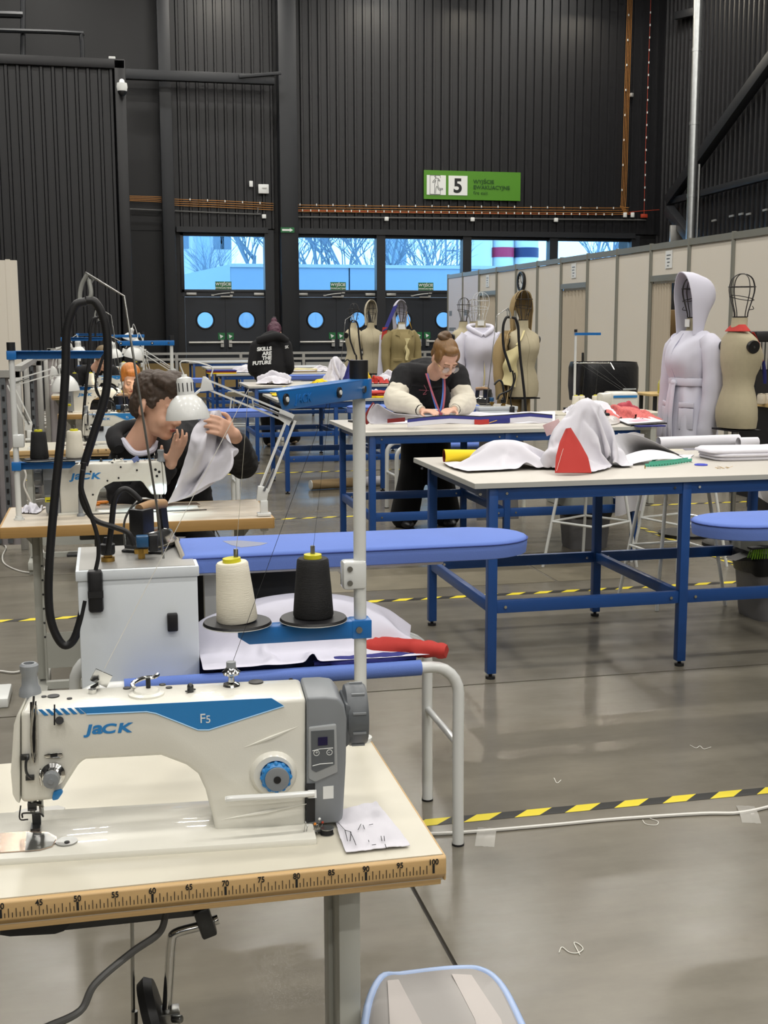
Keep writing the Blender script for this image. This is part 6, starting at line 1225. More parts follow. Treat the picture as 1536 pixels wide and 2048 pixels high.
hd = MB(); trunk(hd, [(V(c), rx+.06, ry+.045) for c, rx, ry in sec[:3]]+[(V(sec[3][0]), .15, .10), (V(sec[3][0])+V((.0, .03, .06)), .10, .09)]); limb(hd, [shL, elL+V((-.01, 0, 0)), elL+(wrL-elL)*.7], [.085, .08, .055]); limb(hd, [shR, elR+V((.01, 0, 0)), elR+(wrR-elR)*.7], [.085, .08, .055]); limb(hd, [shL+V((.03, 0, .02)), V(sec[3][0])+V((0, -.03, .05)), shR+V((-.03, 0, .02))], [.08, .09, .08])
o = obj('hoodie', hd, BLKC, pb, voxel=.013, relax=3); obj('hood', MB().tube(spl([B(516, 682, YP-.04), B(535, 676, YP-.10), B(556, 672, YP-.10), B(572, 682, YP-.02)], 4), [.05]*13, 12), BLKC, pb)
yb = min(v.co.y for v in o.data.vertices)+pb.location.y if False else YP-.165
for s, px, py in (('SKILLS', 543, 700), ('ARE', 543, 709.5), ('THE', 543, 718.5), ('FUTURE', 542, 727.5)): text('printed_lettering', s, WHT, face(PY(px, py, YP-.152), V((1, 0, .06)), V((0, .12, 1))), .062, pb, align='RIGHT', off=.0028, shear=.08, sx=1.05)
text('printed_lettering', 'SK', WHT, face(PY(570, 697, YP-.11), V((1, .5, .1))), .05, pb, off=.001)
tr_ = MB(); limb(tr_, [(bx_-.07, YP, .90), (bx_+.07, YP, .90)], [.12, .12])
for q, f in ((-1, f1_), (1, f2_)): limb(tr_, [(bx_+q*.08, YP, .88), (bx_+q*.08+.02, YP-.03, .48), (f.x, f.y, .10)], [.11, .095, .095])
obj('trousers', tr_, BLKT, pb, voxel=.016, relax=2)
for f in (f1_, f2_): obj('shoe', MB().ell((f.x, f.y+.04, .04), (.055, .14, .04)), mat('beige_shoe', '#b8a690', .6), pb)

# ---- the red haired woman and the person bending behind her
def seated(label, px, py, Y, fd, s, hair, top, extra=None, hy=.42):
    Hc = PY(px, py, Y); p = person(label, (Hc.x, Y+.3, 0)); Mh = frame(Hc, fd, (0, .1, 1)); sk = MB(); Sh = head_mb(sk, Mh, s); nk = Sh @ V((0, .05, -.17)); shL = nk+V((-.19, .1, -.05)); shR = nk+V((.19, .1, -.05)); elL = nk+V((-.24, .02, -.30)); elR = nk+V((.24, .02, -.30)); wrL = nk+V((-.10, -.22, -.24)); wrR = nk+V((.10, -.22, -.24))
    hand_mb(sk, wrL, (.3, -1, -.2), (0, -.2, 1)); hand_mb(sk, wrR, (-.3, -1, -.2), (0, -.2, 1), thumb=-1); limb(sk, [shL, elL, wrL], [.04, .035, .025]); limb(sk, [shR, elR, wrR], [.04, .035, .025]); h = V((Hc.x, Y+.45, .52))
    sec = [(h, .15, .1), (h+V((0, -.03, .2)), .14, .1), (nk+V((0, .13, -.15)), .15, .09), (nk+V((0, .03, -.02)), .06, .055)]; trunk(sk, sec)
    for q in (-1, 1): limb(sk, [h+V((q*.09, 0, 0)), h+V((q*.12, -.38, .0)), h+V((q*.12, -.36, -.46))], [.075, .05, .04])
    obj('body', sk, SKIN2, p, voxel=.009, relax=2); face_parts(p, Sh, mat('brow_light', '#7a5a3a', .7)); hr = MB(); hr.ell((0, .022, .046), (.081, .096, .080), nu=28, nv=18).ell((0, -.052, .09), (.05, .032, .026)).ell((0, .075, -.02), (.066, .04, .07))
    for q in (-1, 1): hr.ell((q*.07, .0, .02), (.014, .04, .05))
    obj('hair', hr.xf(Sh), hair, p, voxel=.008, relax=2)
    tp = MB(); trunk(tp, [(V(c), rx+.03, ry+.03) for c, rx, ry in sec[:3]]+[(nk+V((0, .06, -.03)), .10, .08)]); limb(tp, [shL, elL, elL+(wrL-elL)*.8], [.075, .065, .045]); limb(tp, [shR, elR, elR+(wrR-elR)*.8], [.075, .065, .045]); limb(tp, [shL, nk+V((0, .06, -.03)), shR], [.07, .08, .07]); obj('top', tp, BLKC, p, voxel=.013, relax=2)
    tr_ = MB()
    for q in (-1, 1): limb(tr_, [h+V((q*.09, 0, .02)), h+V((q*.12, -.38, .01)), h+V((q*.12, -.36, -.46))], [.1, .075, .06])
    obj('trousers', tr_, BLKT, p, voxel=.018, relax=2)
    if extra:
        for x in (-.06, .07): obj('tape_measure', MB().sheet(lambda u, v: V((nk.x+x+(u-.5)*.018, nk.y-.06-.06*math.sin(v*2), nk.z+.02-.3*v)), 2, 10, .002), YELP, p)
    c = thing('work_chair', 'chair of the '+label.split(' at ')[0], 'chair', h); obj('seat', MB().box(h+V((0, 0, -.10)), (.4, .4, .05)), BLACK, c, bevel=.02); obj('post', MB().cyl((h.x, h.y, 0), (h.x, h.y, h.z-.12), .03), STEEL, c); return p
seated('red haired woman with a yellow tape measure at her machine', 261, 757, 11.62, V((.12, -.80, -.48)), 1.12, HAIRR, BLKC, True)
seated('dark blond person in black at the far machine', 206, 716, 14.75, V((.35, -.7, -.6)), 1.12, mat('dark_blond_hair', '#6b5a3e', .6, var=.4, vscale=40), BLKC)
# ================================================================ cloth, paper and small things
def heap(m, base, peak, prof=2.2, nf=5, amp=.25, n=48, k=14, seed=0, th=.004, crease=.012):
    base = spl(base, 5, True); N = len(base); peak = V(peak); c0 = sum(base, V((0, 0, 0)))/N; z0 = base[0].z
    def fn(u, v):
        a = u*N; i = int(a) % N; f = a-int(a); b = base[i]*(1-f)+base[(i+1) % N]*f; r = v
        p = b*r+V((peak.x, peak.y, b.z))*(1-r); h = (peak.z-z0)*(1-r**prof)**(.9); w_ = math.sin(PI*min(1, r*1.02))
        f1 = (1-abs(math.sin(nf*PI*u+seed+1.6*r+1.3*nz((p.x*6, p.y*6, seed)))))**1.1; h *= 1-amp*w_*(1-f1)*1.1
        q = V((p.x*9+seed, p.y*9, h*6)); d = (b-V((peak.x, peak.y, b.z))); d = d.normalized() if d.length > 1e-6 else d
        p = p+d*(.5*crease*w_*nz(q*1.7)+.25*amp*w_*(f1-.5)*.12); return V((p.x, p.y, z0+th*1.2+max(0, h+crease*w_*(nz(q)*.8+.6-abs(nz(q*1.6+V((3, 1, 0))))*2.4)*min(1, h*30))))
    return m.sheet(fn, n, k, th)
def simcopy(k, c, rz=0, sc_=(1, 1, 1)): M = Matrix.Translation(V(c)) @ Matrix.Rotation(rz, 4, 'Z') @ Matrix.Diagonal((*sc_, 1)); m = MB(); m.add([M @ p for p in SIMS[k].v], SIMS[k].f); return m
def cloth_heap(name, label, m, base, peak, z=.88, cat='cloth', seed=0, **k):
    q = [PZ(x, y, z) for x, y in base]; x0, x1 = min(p.x for p in q), max(p.x for p in q); y0, y1 = min(p.y for p in q), max(p.y for p in q); h = peak.z-z; s_ = 'tall' if h > .16 else 'low'
    return tag(obj(name, simcopy(s_, ((x0+x1)/2, (y0+y1)/2, z+.001), 0 if seed % 2 else PI, ((x1-x0)/.6, (y1-y0)/.6, h/(.32 if s_ == 'tall' else .094))), m, ang=180), label, cat)
tag(obj('white_cloth', simcopy('dome', PZ(1004, 934, .881), 0, (1.10, .92, 1.2)), CLOTH, ang=180, sub=1), 'white cloth domed at the left of the nearest blue table', 'cloth')
bh = tag(obj('white_cloth', simcopy('tall', PZ(1168, 932, .881), .3, (.90, .66, .98)), CLOTH, ang=180, sub=1), 'tall crumpled white cloth heap with a red panel on the nearest table', 'cloth')
Rl = [(1133, 858), (1120, 885), (1112, 915), (1110, 946)]; Rr = [(1140, 856), (1160, 888), (1175, 915), (1182, 946)]
obj('red_panel', MB().sheet(lambda u, v: (lambda a, b: PY(a[0]+(b[0]-a[0])*u, a[1]+(b[1]-a[1])*u, 5.29-.14*v-.03*math.sin(u*PI)))(lerp(Rl, v), lerp(Rr, v)), 12, 16, .004), RED, bh); obj('red_seam', MB().tube([PY(1138, 864, 5.26), PY(1124, 905, 5.19), PY(1113, 942, 5.14)], .0008, 4), THREAD, bh)
obj('pink_lining', MB().sheet(lambda u, v: PY(1086+30*u+8*v, 850-12*u+22*v, 5.55-.02*math.sin(u*3)), 6, 6, .004), mat('pink_lining', '#d9b9b8', .85), bh)
# yellow cuff with a red lining
yc = thing('yellow_cuff', 'rolled yellow cloth cuff with dark red lining on the nearest table', 'cloth', PZ(915, 930, .88)); a, b = PZ(888, 928, .88), PZ(966, 922, .88); a.z = b.z = .917
def tubewall(r, th, m, nm):
    rs = []
    for i in range(9): t = i/8; c = a+(b-a)*t; w = r*(1-.12*t); rs.append([c+V((.15*w*math.cos(q), w*1.25*math.cos(q), w*math.sin(q)*(.92-.25*t)-.003*t)) for q in [2*PI*k/24 for k in range(24)]])
    obj(nm, MB().loft(rs, caps=False), m, yc, ang=80)
tubewall(.0385, 0, YEL, 'outer_cloth'); tubewall(.0355, 0, DRED, 'lining')
tag(obj('red_strip', MB().sheet(lambda u, v: PZ(1036+45*u, 914-5*v, .885)+V((0, 0, .015*math.sin(u*PI))), 8, 3, .004), RED), 'small red cloth strip behind the domed white cloth', 'cloth')
# paper curls, roll, tape measure, chalk, pins
PB = spl([PZ(x, y, .883) for x, y in ((1222, 912), (1236, 918), (1252, 914), (1275, 904), (1310, 902), (1350, 908), (1386, 925))], 5); PT = spl([PY(x, y, 5.8) for x, y in ((1213, 882), (1222, 873), (1248, 867), (1280, 872), (1315, 887), (1352, 906), (1388, 922))], 5)
for q_ in PT: q_.z = max(q_.z, .884)
tag(obj('curled_paper', MB().sheet(lambda u, v: PB[int(u*(len(PB)-1)+.5)]*(1-v)+PT[int(u*(len(PT)-1)+.5)]*v+V((0, .03*math.sin(v*PI), 0)), len(PB)-1, 6, .0012), PAPER, ang=80), 'white pattern paper curling up beside the cloth heap', 'paper')
tag(obj('curled_paper', MB().sheet(lambda u, v: PZ(1252+130*u, 933-10*u, .88)+V((.02*v, .20*v*(1-.4*u), .004+.05*math.sin(u*PI)*(.4+.6*v))), 24, 6, .0012), PAPER, ang=80), 'flat pattern paper bowed over the green tape measure', 'paper')
pr = thing('paper_roll', 'long roll of white pattern paper at the back of the nearest table', 'paper roll', PZ(1400, 898, .88)); a, b = PZ(1316, 899, .88), PZ(1476, 893, .88); R_ = .034
def pf(u, v): t = -PI*.35+v*PI*2.6; r = R_*(1-.04*v); c = a+(b-a)*u; return V((c.x, c.y-r*math.cos(t)*1.0, .881+R_+r*math.sin(t)))
obj('rolled_sheet', MB().sheet(pf, 8, 40, .001), PAPER, pr, ang=80); tag(obj('paper_roll', MB().sheet(lambda u, v: (lambda t, r, c: V((c.x, c.y-r*math.cos(t), .881+.03+r*math.sin(t))))(v*PI*2.2, .03*(1-.1*u), PZ(1476+38*u, 897-2*u, .88)), 6, 30, .001), PAPER, ang=80), 'short paper roll end behind the folded white cloth', 'paper roll')
tm = MB(); z = .8825
for i, pp in enumerate(([(1290, 934), (1330, 932), (1384, 923)], [(1298, 930), (1340, 926), (1376, 921)], [(1304, 926), (1320, 918), (1345, 915), (1352, 918)], [(1300, 926), (1308, 920), (1330, 916)])):
    pts = spl([PZ(x, y, z+i*.0015) for x, y in pp], 5); tm.sheet(lambda u, v: pts[min(int(u*(len(pts)-1)+.5), len(pts)-1)]+V((0, .004*v, .016*(1-v) if i < 3 else 0)), len(pts)-1, 1, .0008)
tmo = tag(obj('tape_measure', tm, GREENT), 'folded green tape measure on the nearest blue table', 'tape measure')
ticks = MB()
for i in range(16): ticks.box(PZ(1296+i*5.6, 932.6-i*.6, z+.008), (.003, .0015, .005))
obj('tape_marks', ticks, INK, tmo)['kind'] = 'stuff'
obj('tape_end', MB().box(PZ(1290, 934, z+.008), (.005, .002, .016)), BRASS, tmo)
tag(obj('tailor_chalk', MB().lathe([(.031, 0), (.032, .003), (.030, .006), (.022, .006), (.021, .003), (.001, .003)], PZ(1402, 930.5, .8802), 28), mat('chalk_blue', '#4450c8', .6)), 'flat blue tailor chalk disc on the nearest blue table', 'chalk')
pn = MB(); rg_ = random.Random(3)
for i in range(14): c = PZ(1434+rg_.random()*30, 934+rg_.random()*4, .8815); a_ = rg_.random()*PI; pn.tube([c, c+V((.02*math.cos(a_), .02*math.sin(a_), .004))], .0008, 4)
tag(obj('pin_pile', pn, BRASS), 'little pile of steel pins on the nearest blue table', 'pins', kind='stuff')
FCL = True
tag(obj('blue_box', MB().box(PZ(1535, 900, .895), (.12, .08, .03)), mat('bright_blue_box', '#2f6fc9', .4), bevel=.003), 'bright blue box at the right edge of the nearest table', 'box')
# second table: long white garment with navy and red bands
gm = thing('long_garment', 'long white garment with navy band spread in front of the woman', 'garment', PZ(900, 842, .88))
def gfn(u, v): x = 742+368*u; y = 848-20*v-2*u; p = PZ(x, y, .882); return p+V((0, 0, .006+.062*math.sin(PI*min(1, v*1.3))*(.5+.5*math.sin(u*7+1.2))*(.3+v)+.014*nz((u*8, v*4, 2))))
obj('white_layer', MB().sheet(gfn, 60, 14, .006), CLOTH, gm, ang=80)
L1 = [(792, 842), (765, 846), (740, 847), (733, 835), (741, 818), (748, 808)]; L2 = [(848, 836), (838, 832), (815, 830), (790, 828), (770, 818), (757, 809)]
obj('raised_flap', MB().sheet(lambda u, v: (lambda a, b: PY(a[0]+(b[0]-a[0])*u, a[1]+(b[1]-a[1])*u, 7.82+.06*math.sin(u*PI)-.03*v))(lerp(L1, v), lerp(L2, v)), 14, 18, .004), CLOTH, gm, ang=80)
obj('red_edge', MB().tube(spl([PY(x, y, 7.81) for x, y in ((748, 806), (738, 820), (731, 836), (735, 848))], 5), .010, 8), DRED, gm)
fz = [(815, 846), (850, 842), (900, 838), (960, 841), (1010, 838), (1060, 834), (1105, 838)]
def strip(nm, off, m, h, Y=7.72, x0=0, x1=1, bow=0):
    def fn(u, v): q = lerp(fz, x0+(x1-x0)*u); return PY(q[0], q[1]+off-h*v+bow*math.sin(u*PI), Y+.012*v)
    obj(nm, MB().sheet(fn, 30, 3, .006), m, gm, ang=80)
strip('navy_band', 0, NAVY, 7); strip('dark_fold', -6, BLKC, 3, 7.74); strip('white_roll', 8, CLOTH, 9, 7.66); strip('red_piece', 8, RED, 9.5, 7.64, .47, .56); strip('navy_piece', 8, NAVY, 9.5, 7.642, .56, .70); obj('dark_lining', MB().sheet(lambda u, v: PY(775+35*u, 846-8*v-3*u, 7.78), 4, 3, .003), DRED, gm)
obj('gold_cord', MB().tube([PY(978, 846, 7.62), PY(994, 841, 7.62)], .003, 5), BRASS, gm)
tag(obj('phone', MB().box(PZ(718, 843, .887), (.09, .17, .012), Matrix.Rotation(.3, 3, 'Z')), BLACK, bevel=.003), 'black phone lying at the left of the second blue table', 'phone')
# stacks of folded cloth
def stack(label, px, py, Y, w, d, cols, z=.88, seed=0):
    p = PY(px, py, Y); p.z = z; t = thing('folded_stack', label, 'cloth', p); zz = z+.001
    for i, m in enumerate(cols):
        h = .017+.006*abs(nz((i, seed, .5))); ox, oy = .04*nz((i*1.7, seed, 2)), .03*nz((i*2.3, seed, 5)); rs = []
        for zf, s in ((0, .97), (.3, 1), (.75, .99), (1, .93)): rs.append([V((p.x+ox+w/2*s*math.copysign(abs(math.cos(a))**.35, math.cos(a)), p.y+oy+d/2*s*math.copysign(abs(math.sin(a))**.35, math.sin(a)), zz+h*zf+(.012*nz((a*2, i, seed)) if zf == 1 else 0))) for a in [2*PI*k/32 for k in range(32)]])
        obj('cloth_layer', MB().loft(rs), m, t, ang=60); zz += h*.95
    return t
stack('folded white cloth at the right edge of the nearest blue table', 1505, 920, 5.62, .52, .26, [CLOTH, CLOTH, CLOTH], seed=61)
def heap_at(name, label, m, px, Y, w, d, h, seed=0, prof=2.2, crease=.02, z=.88):
    c = PY(px, 700, Y); rg = random.Random(seed); b = [V((c.x+w/2*math.cos(a)*rg.uniform(.75, 1.1), Y+d/2*math.sin(a)*rg.uniform(.75, 1.1), z)) for a in [2*PI*k/9 for k in range(9)]]
    k = 'tall' if h > .2 else 'low'; return tag(obj(name, simcopy(k, (c.x, Y, z+.001), seed*1.3, (w/.5, d/.5, h/(.32 if k == 'tall' else .094))), m, ang=180), label, 'cloth')
stack('folded white cloth with a red edge on the table behind the woman', 632, 792, 11.45, .62, .4, [CLOTH, RED, CLOTH, CLOTH], seed=1); cloth_heap('white_cloth', 'loose white cloth right of the red edged stack', CLOTH, [(690, 796), (745, 797), (770, 788), (740, 780), (700, 782)], PY(724, 778, 11.6), seed=8); cloth_heap('yellow_cloth', 'yellow cloth corner left of the red edged stack', YEL, [(548, 793), (580, 796), (612, 790), (590, 782), (560, 783)], PY(578, 775, 11.75), seed=4)
stack('folded red and yellow cloth left of the woman\'s sleeve', 740, 794, 11.35, .34, .3, [YEL, RED, RED], seed=3); stack('folded yellow and red cloth beside the woman\'s elbow', 765, 796, 11.3, .2, .25, [YEL, DRED], seed=5)
heap_at('white_cloth', 'white cloth heap in front of the printed hoodie', CLOTH, 548, 14.25, .55, .4, .16, 6); heap_at('navy_cloth', 'navy cloth heap on the middle table', NAVY, 705, 14.1, .26, .3, .27, 7, 2.8); heap_at('yellow_cloth', 'yellow and red cloth leaning on the navy heap', YEL, 728, 14.0, .16, .3, .2, 2, 2.8); heap_at('white_cloth', 'round white cloth beside the navy heap', CLOTH, 672, 14.45, .34, .36, .30, 12, 2.8)
heap_at('red_cloth', 'red cloth strip right of the navy heap', RED, 752, 13.98, .3, .25, .10, 5, 1.4); heap_at('white_cloth', 'wide white cloth before the far mannequins', CLOTH, 782, 14.3, .34, .35, .15, 15); heap_at('red_cloth', 'red cloth under the khaki jacket', RED, 806, 14.55, .2, .25, .14, 16)
stack('yellow and dark red folded stack on the far table', 443, 738, 17.6, .42, .3, [YEL, DRED, NAVY], seed=9); heap_at('white_cloth', 'white cloth beside the far yellow stack', CLOTH, 488, 17.8, .3, .35, .12, 18); heap_at('white_cloth', 'white cloth behind the printed hoodie on the far table', CLOTH, 560, 17.8, .4, .35, .10, 19)
stack('beige and white folded cloth right of the printed hoodie', 608, 736, 17.8, .36, .3, [BEIGE, CLOTH, CREAMC], seed=11); heap_at('white_cloth', 'low white cloth right of the printed hoodie', CLOTH, 640, 17.9, .24, .3, .10, 21)
heap_at('yellow_cloth', 'small yellow cloth at the corner of the middle table', YEL, 640, 14.2, .2, .25, .06, 22)
# right side of the second table
cloth_heap('white_cloth', 'folded white cloth over the yellow pieces on the second table', CLOTH, [(1150, 838), (1195, 840), (1222, 832), (1205, 824), (1160, 826)], PY(1180, 800, 8.35), seed=31, prof=3); stack('yellow folded pieces under the white cloth on the second table', 1190, 836, 8.1, .22, .16, [YEL, YEL, BLKC], seed=33)
rp = cloth_heap('patterned_cloth', 'red and white checked cloth crumpled on the second table', mat('checked_red', '#cf6a66', .85, var=.55, vscale=60), [(1205, 842), (1250, 844), (1280, 836), (1262, 826), (1218, 828)], PY(1242, 812, 8.25), seed=35, prof=2.4, crease=.02); cloth_heap('red_cloth', 'dark pink cloth bulging behind the checked cloth', mat('dark_pink_cloth', '#b0404e', .8), [(1238, 832), (1268, 832), (1275, 826), (1245, 824)], PY(1256, 806, 8.4), seed=36, prof=2.6)
tag(obj('plastic_bag', heap(MB(), [PZ(x, y, .88) for x, y in ((1188, 850), (1230, 850), (1240, 842), (1205, 840))], PY(1215, 836, 7.9), seed=41, crease=.02), mat('clear_bag', '#e9e4e2', .2, alpha=.7)), 'crumpled clear plastic bag in front of the checked cloth', 'bag')
fo = thing('document_folder', 'black folder with printed sheets on the second table', 'folder', PZ(1280, 846, .88)); q = [PZ(x, y, .884) for x, y in ((1228, 840), (1262, 852), (1334, 848), (1300, 836))]; obj('folder_cover', MB().prism(q, (0, 0, .008)), BLACK, fo); q = [PZ(x, y, .894) for x, y in ((1232, 838), (1256, 848), (1328, 843), (1302, 834))]; obj('printed_sheet', MB().prism(q, (0, 0, .002)), PAPER, fo); obj('pink_print', MB().prism([PZ(x, y, .8963) for x, y in ((1256, 842), (1272, 844), (1300, 841), (1285, 838))], (0, 0, .0006)), mat('pink_print', '#d9a8b8', .7), fo); tag(obj('navy_notebook', MB().box(PZ(1300, 852, .884), (.2, .06, .008)), NAVY), 'navy notebook under the black folder', 'notebook')
# sheets hanging under the tables
tag(obj('hanging_sheet', MB().sheet(lambda u, v: V((2.62+.32*u+.01*math.sin(v*6), 8.45-.02*math.sin(u*9), .86-.72*v)), 10, 14, .003), mat('grey_white_sheet', '#c9c7c9', .8)), 'pale sheet hanging from the second table to the floor', 'cloth'); tag(obj('hanging_sheet', MB().sheet(lambda u, v: PY(1236+52*u-6*v*(1-u), 866+166*v*(1-.08*u)+2*math.sin(u*8), 7.54-.03*math.sin(u*6)*v), 8, 10, .003), PAPER), 'white paper corner hanging behind the nearest table', 'paper')
tag(obj('hanging_sheet', MB().sheet(lambda u, v: PY(1485+70*u+25*v*(1-u), 962+52*v*(.55+.5*u), 7.9+.05*math.sin(u*5)), 8, 10, .003), mat('grey_white_sheet', '#c9c7c9', .8)), 'translucent sheet hanging at the right edge', 'cloth')
# overlock machine behind the second table
oc = PY(1240, 828, 9.95); oz = .80; ot = thing('overlock_table', 'small table carrying the overlock machine', 'table', (oc.x-.2, 10, 0)); obj('top', MB().box((oc.x-.15, 10.0, oz-.015), (1.0, .5, .03)), LAM, ot)
for dx in (-.55, .25): obj('leg', MB().box((oc.x+dx, 10, .39), (.05, .4, .77)), STEELP, ot)
om = thing('overlock_machine', 'cream and blue overlock machine behind the checked cloth', 'sewing machine', (oc.x, 9.95, oz)); obj('body', MB().box((oc.x, 9.95, oz+.09), (.26, .2, .18)), MACH, om, bevel=.03, seg=3); obj('blue_stripe', MB().box((oc.x, 9.846, oz+.14), (.22, .004, .02)), MACHB, om); obj('looper_cover', MB().box((oc.x-.13, 9.93, oz+.12), (.16, .14, .1)), MACH, om, bevel=.025); obj('guide_bar', MB().cyl((oc.x+.0, 9.9, oz+.2), (oc.x+.12, 9.9, oz+.2), .006), STEEL, om)
sp_ = PY(1148, 830, 10.15); zt_ = PY(1148, 668, 10.15).z; os = thing('overlock_thread_stand', 'thread stand with a short blue arm above the overlock cones', 'thread stand', (sp_.x, 10.15, oz)); obj('pole', MB().cyl((sp_.x, 10.15, oz), (sp_.x, 10.15, zt_+.02), .011), TUBE, os); obj('arm', MB().box((sp_.x+.11, 10.15, zt_), (.24, .03, .022)), BLUE2, os); obj('cap', MB().cyl((sp_.x, 10.15, zt_+.015), (sp_.x, 10.15, zt_+.04), .014), RUB, os); z2 = PY(1150, 726, 10.15).z; obj('cross_bar', MB().cyl((sp_.x-.02, 10.15, z2), (sp_.x+.33, 10.15, z2), .006).cyl((sp_.x+.33, 10.15, z2), (sp_.x+.35, 10.1, z2-.06), .006), CHROME, os); obj('tray', MB().box((sp_.x+.15, 10.15, oz+.02), (.45, .14, .02)), BLACK, os)
for i, px in enumerate((1149, 1162, 1188)): dup(cw0, (PY(px, 800, 10.15).x, 10.12+.02*(i % 2), oz+.03), 0, ('leftmost cream cone of the overlock machine', 'second cream cone of the overlock machine', 'cream cone nearest the overlock machine')[i]); yarn(('thread from the leftmost overlock cone', 'thread from the second overlock cone', 'thread from the overlock cone nearest the machine')[i], [V((PY(px, 800, 10.15).x, 10.12, oz+.14)), V((PY(px, 800, 10.15).x+.03, 10.14, z2)), V((oc.x+.03*i, 9.92, oz+.19))], .0008, CABG)
# cloth in the sling of the nearest ironing table
sl0 = thing('sling_cloth', 'large white cloth lying in the nearest ironing table sling', 'cloth', (.5, 3.5, .56))
obj('white_layer', simcopy('sling', (.565, 3.535, .584), 0, (.88, .66, 1.45)), CLOTHL, sl0, ang=180, sub=1); rc = tag(obj('red_cloth', MB().tube(spl([(.70, 3.50, .592), (.80, 3.45, .600), (.88, 3.40, .604), (.95, 3.36, .602)], 8), [.036]*10+[.034, .031, .033, .030, .034, .031, .032, .029, .031, .030, .029, .027, .029, .026, .022], 16, flat=.75), RED), 'red cloth end sticking out of the ironing table sling', 'cloth'); folds(rc, .004, 30); nc = tag(obj('navy_cloth', MB().tube(spl([(.56, 3.385, .582), (.68, 3.372, .588), (.79, 3.375, .588), (.86, 3.385, .586)], 8), [.012]*4+[.022]*15+[.018]*6, 14, flat=.6), NAVY), 'navy cloth edge under the white cloth in the sling', 'cloth'); folds(nc, .003, 30)
# on the foreground bench
sc0 = thing('cloth_scrap', 'white cloth scrap with dark thread marks on the foreground table', 'cloth', PZ(740, 1665, .79)); S1 = [(668, 1626), (672, 1650), (680, 1678), (692, 1708)]; S2 = [(752, 1606), (775, 1635), (800, 1665), (820, 1694)]
obj('scrap', MB().sheet(lambda u, v: (lambda a, b: PZ(a[0]+(b[0]-a[0])*u+1.2*nz((u*30, v*30, 1)), a[1]+(b[1]-a[1])*u+1.2*nz((u*30, v*30, 7)), .7915))(lerp(S1, v), lerp(S2, v))+V((0, 0, .0025+.003*nz((u*5, v*4, 3)))), 26, 22, .001), CLOTH, sc0, ang=80); mk = MB()
for pp in ([(676, 1645), (690, 1660), (695, 1682)], [(690, 1660), (702, 1664), (700, 1682)], [(700, 1663), (706, 1675), (712, 1690)], [(722, 1648), (716, 1660)], [(726, 1650), (729, 1658)], [(744, 1690), (752, 1689)], [(762, 1672), (764, 1682)], [(768, 1672), (769, 1682)], [(770, 1688), (773, 1697)], [(737, 1680), (738, 1684)], [(738, 1650), (746, 1648)]): mk.tube([PZ(x, y, .7985) for x, y in pp], .0005, 4)
obj('thread_marks', mk, INK, sc0)
bb = thing('bobbin', 'small black and steel bobbin beside the grey motor', 'bobbin', PZ(654, 1666, .79)); c = PZ(654, 1668, .7902); obj('black_thread', MB().cyl(c, c+V((0, 0, .009)), .0095, n=22), THRK, bb); obj('flange', MB().lathe([(.003, .009), (.0105, .009), (.0105, .0102), (.003, .0102)], c, 22).lathe([(.001, -.0), (.0105, 0), (.0105, .001), (.001, .001)], c, 22), STEEL, bb)
pc = thing('pin_clump', 'magnet with upright glass headed pins at the machine corner', 'pins', PZ(630, 1674, .79)); c = PZ(632, 1672, .79); obj('magnet', MB().sheet(lambda u, v: c+V(((u-.5)*.036, (v-.5)*.014+.012*u, .003+.006*math.sin(u*PI)*(1-v))), 8, 4, .002), STEEL, pc)
for i, (px, py, ph, m) in enumerate(((606, 1676, 1645, STEEL), (610, 1678, 1651, WHT), (625, 1672, 1648, ORANGE), (634, 1668, 1638, WHT), (640, 1668, 1645, REDBOX), (629, 1674, 1650, STEEL))):
    a, b = PZ(px, py, .7905), PM(px+5, ph, -.03+.005*i); p = obj('pin', MB().tube([a, b], .0005, 4), STEEL, pc); obj('pin_head', MB().ell(b, (.0022,)*3, nu=8, nv=6), m, p)
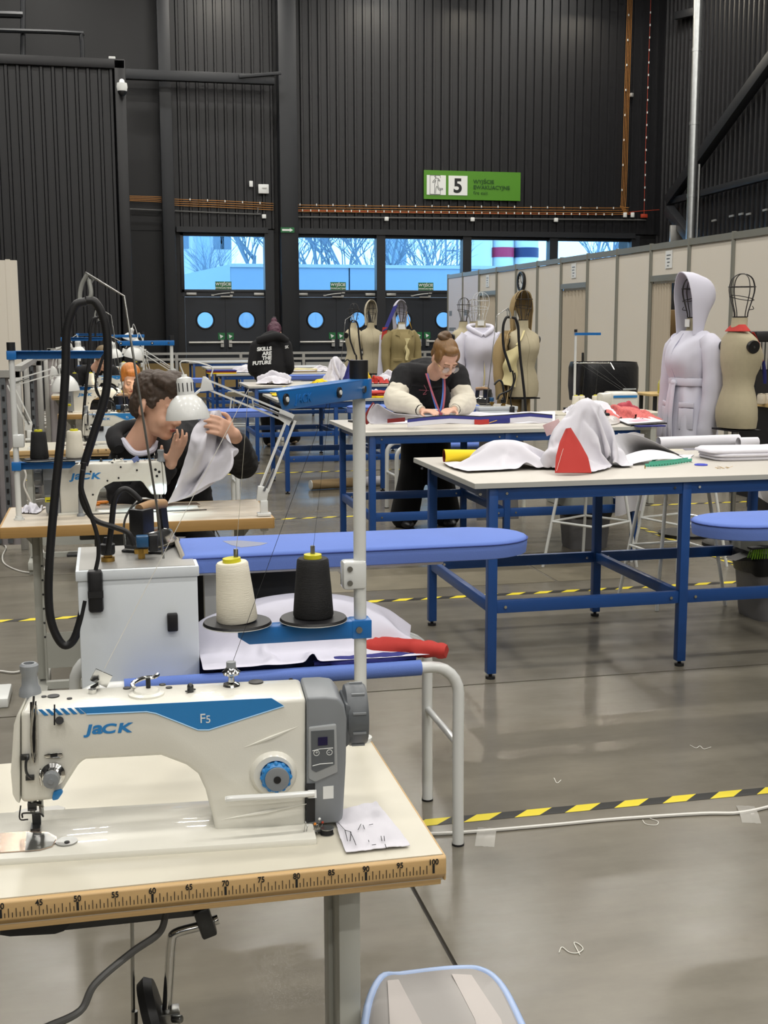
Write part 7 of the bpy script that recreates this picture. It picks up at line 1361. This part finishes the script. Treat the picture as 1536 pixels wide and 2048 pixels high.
# on the man's bench
scs = thing('scissors', 'orange handled scissors on the man\'s sewing table', 'scissors', PZ(196, 1012, .79)); a = PZ(200, 1010, .795)
obj('handles', MB().tube([a+V((-.02+.018*math.cos(t), .012*math.sin(t), .004)) for t in [2*PI*k/14 for k in range(14)]], .006, 8, closed=True).tube([a+V((.012+.02*math.cos(t), .012+.014*math.sin(t), .01)) for t in [2*PI*k/14 for k in range(14)]], .006, 8, closed=True), ORANGE, scs); obj('blades', MB().bar(a+V((.02, -.005, .004)), a+V((.07, -.05, .002)), .010, .002).bar(a+V((.0, -.01, .003)), a+V((.065, -.055, .002)), .010, .002), STEEL, scs)
cloth_heap('white_cloth', 'small crumpled white cloth left of the man\'s grey motor', CLOTH, [(36, 1026), (78, 1029), (88, 1020), (62, 1014), (42, 1018)], PY(62, 1014, 5.1), .79, seed=51, crease=.006); tag(obj('metal_tin', MB().box(PZ(72, 1016, .797), (.06, .04, .012)), CHROME, bevel=.003), 'patterned metal tin beside the small white cloth', 'tin')
pg = thing('spool_peg', 'grey upright peg on the man\'s sewing table', 'peg', PZ(162, 1034, .79)); obj('peg', MB().lathe([(.017, 0), (.015, .008), (.0095, .012), (.008, .09), (.001, .092)], PZ(162, 1032, .79), 16), GREYP, pg)
l = bpy.data.lights.new('machine_led', 'SPOT'); l.energy = 1.6; l.color = (.6, .85, 1); l.spot_size = math.radians(110); l.shadow_soft_size = .01; o = bpy.data.objects.new('machine_led', l); C.objects.link(o); o.location = PY(322, 950, 5.02); o.rotation_euler = (0, 0, 0)   # the lit LED under the arm of his machine
# shelf at the right edge
su = thing('storage_unit', 'ribbed grey storage unit with a black top at the right edge', 'shelf', PY(1530, 740, 10.6)); p = PY(1556, 735, 9.9)
obj('body', MB().box((p.x, 10.1, .62), (.42, .4, 1.24)), BLACK, su)
for k in range(12): obj('rib', MB().box((p.x-.2+k*.036, 9.89, 1.28), (.022, .02, .24)), ALU, su)
obj('lid', MB().box((p.x, 10.1, 1.45), (.46, .42, .09)), BLACK, su, bevel=.01); obj('inner_back', MB().box((p.x, 10.1, 1.28), (.4, .38, .26)), GREYD, su)
jt = thing('jar_table', 'small wooden table with jars at the right edge', 'table', PY(1535, 810, 9.3)); p = PY(1560, 806, 9.3); obj('top', MB().box((p.x, 9.3, p.z-.012), (.42, .4, .024)), WOODT, jt)
for dx in (-.17, .17): obj('leg', MB().box((p.x+dx, 9.3, (p.z-.024)/2), (.03, .3, p.z-.024)), BLACK, jt)
for i, px in enumerate((1522, 1534)): q = PY(px, 805, 9.2); tag(obj('glass_jar', MB().lathe([(.03, 0), (.034, .005), (.034, .07), (.028, .08), (.03, .085), (.001, .09)], (q.x, 9.2, p.z+.001), 18), mat('jar_glass', '#cfc4b0', .1, alpha=.8)), ('left one of two jars at the right edge', 'right one of two jars at the right edge')[i], 'jar')
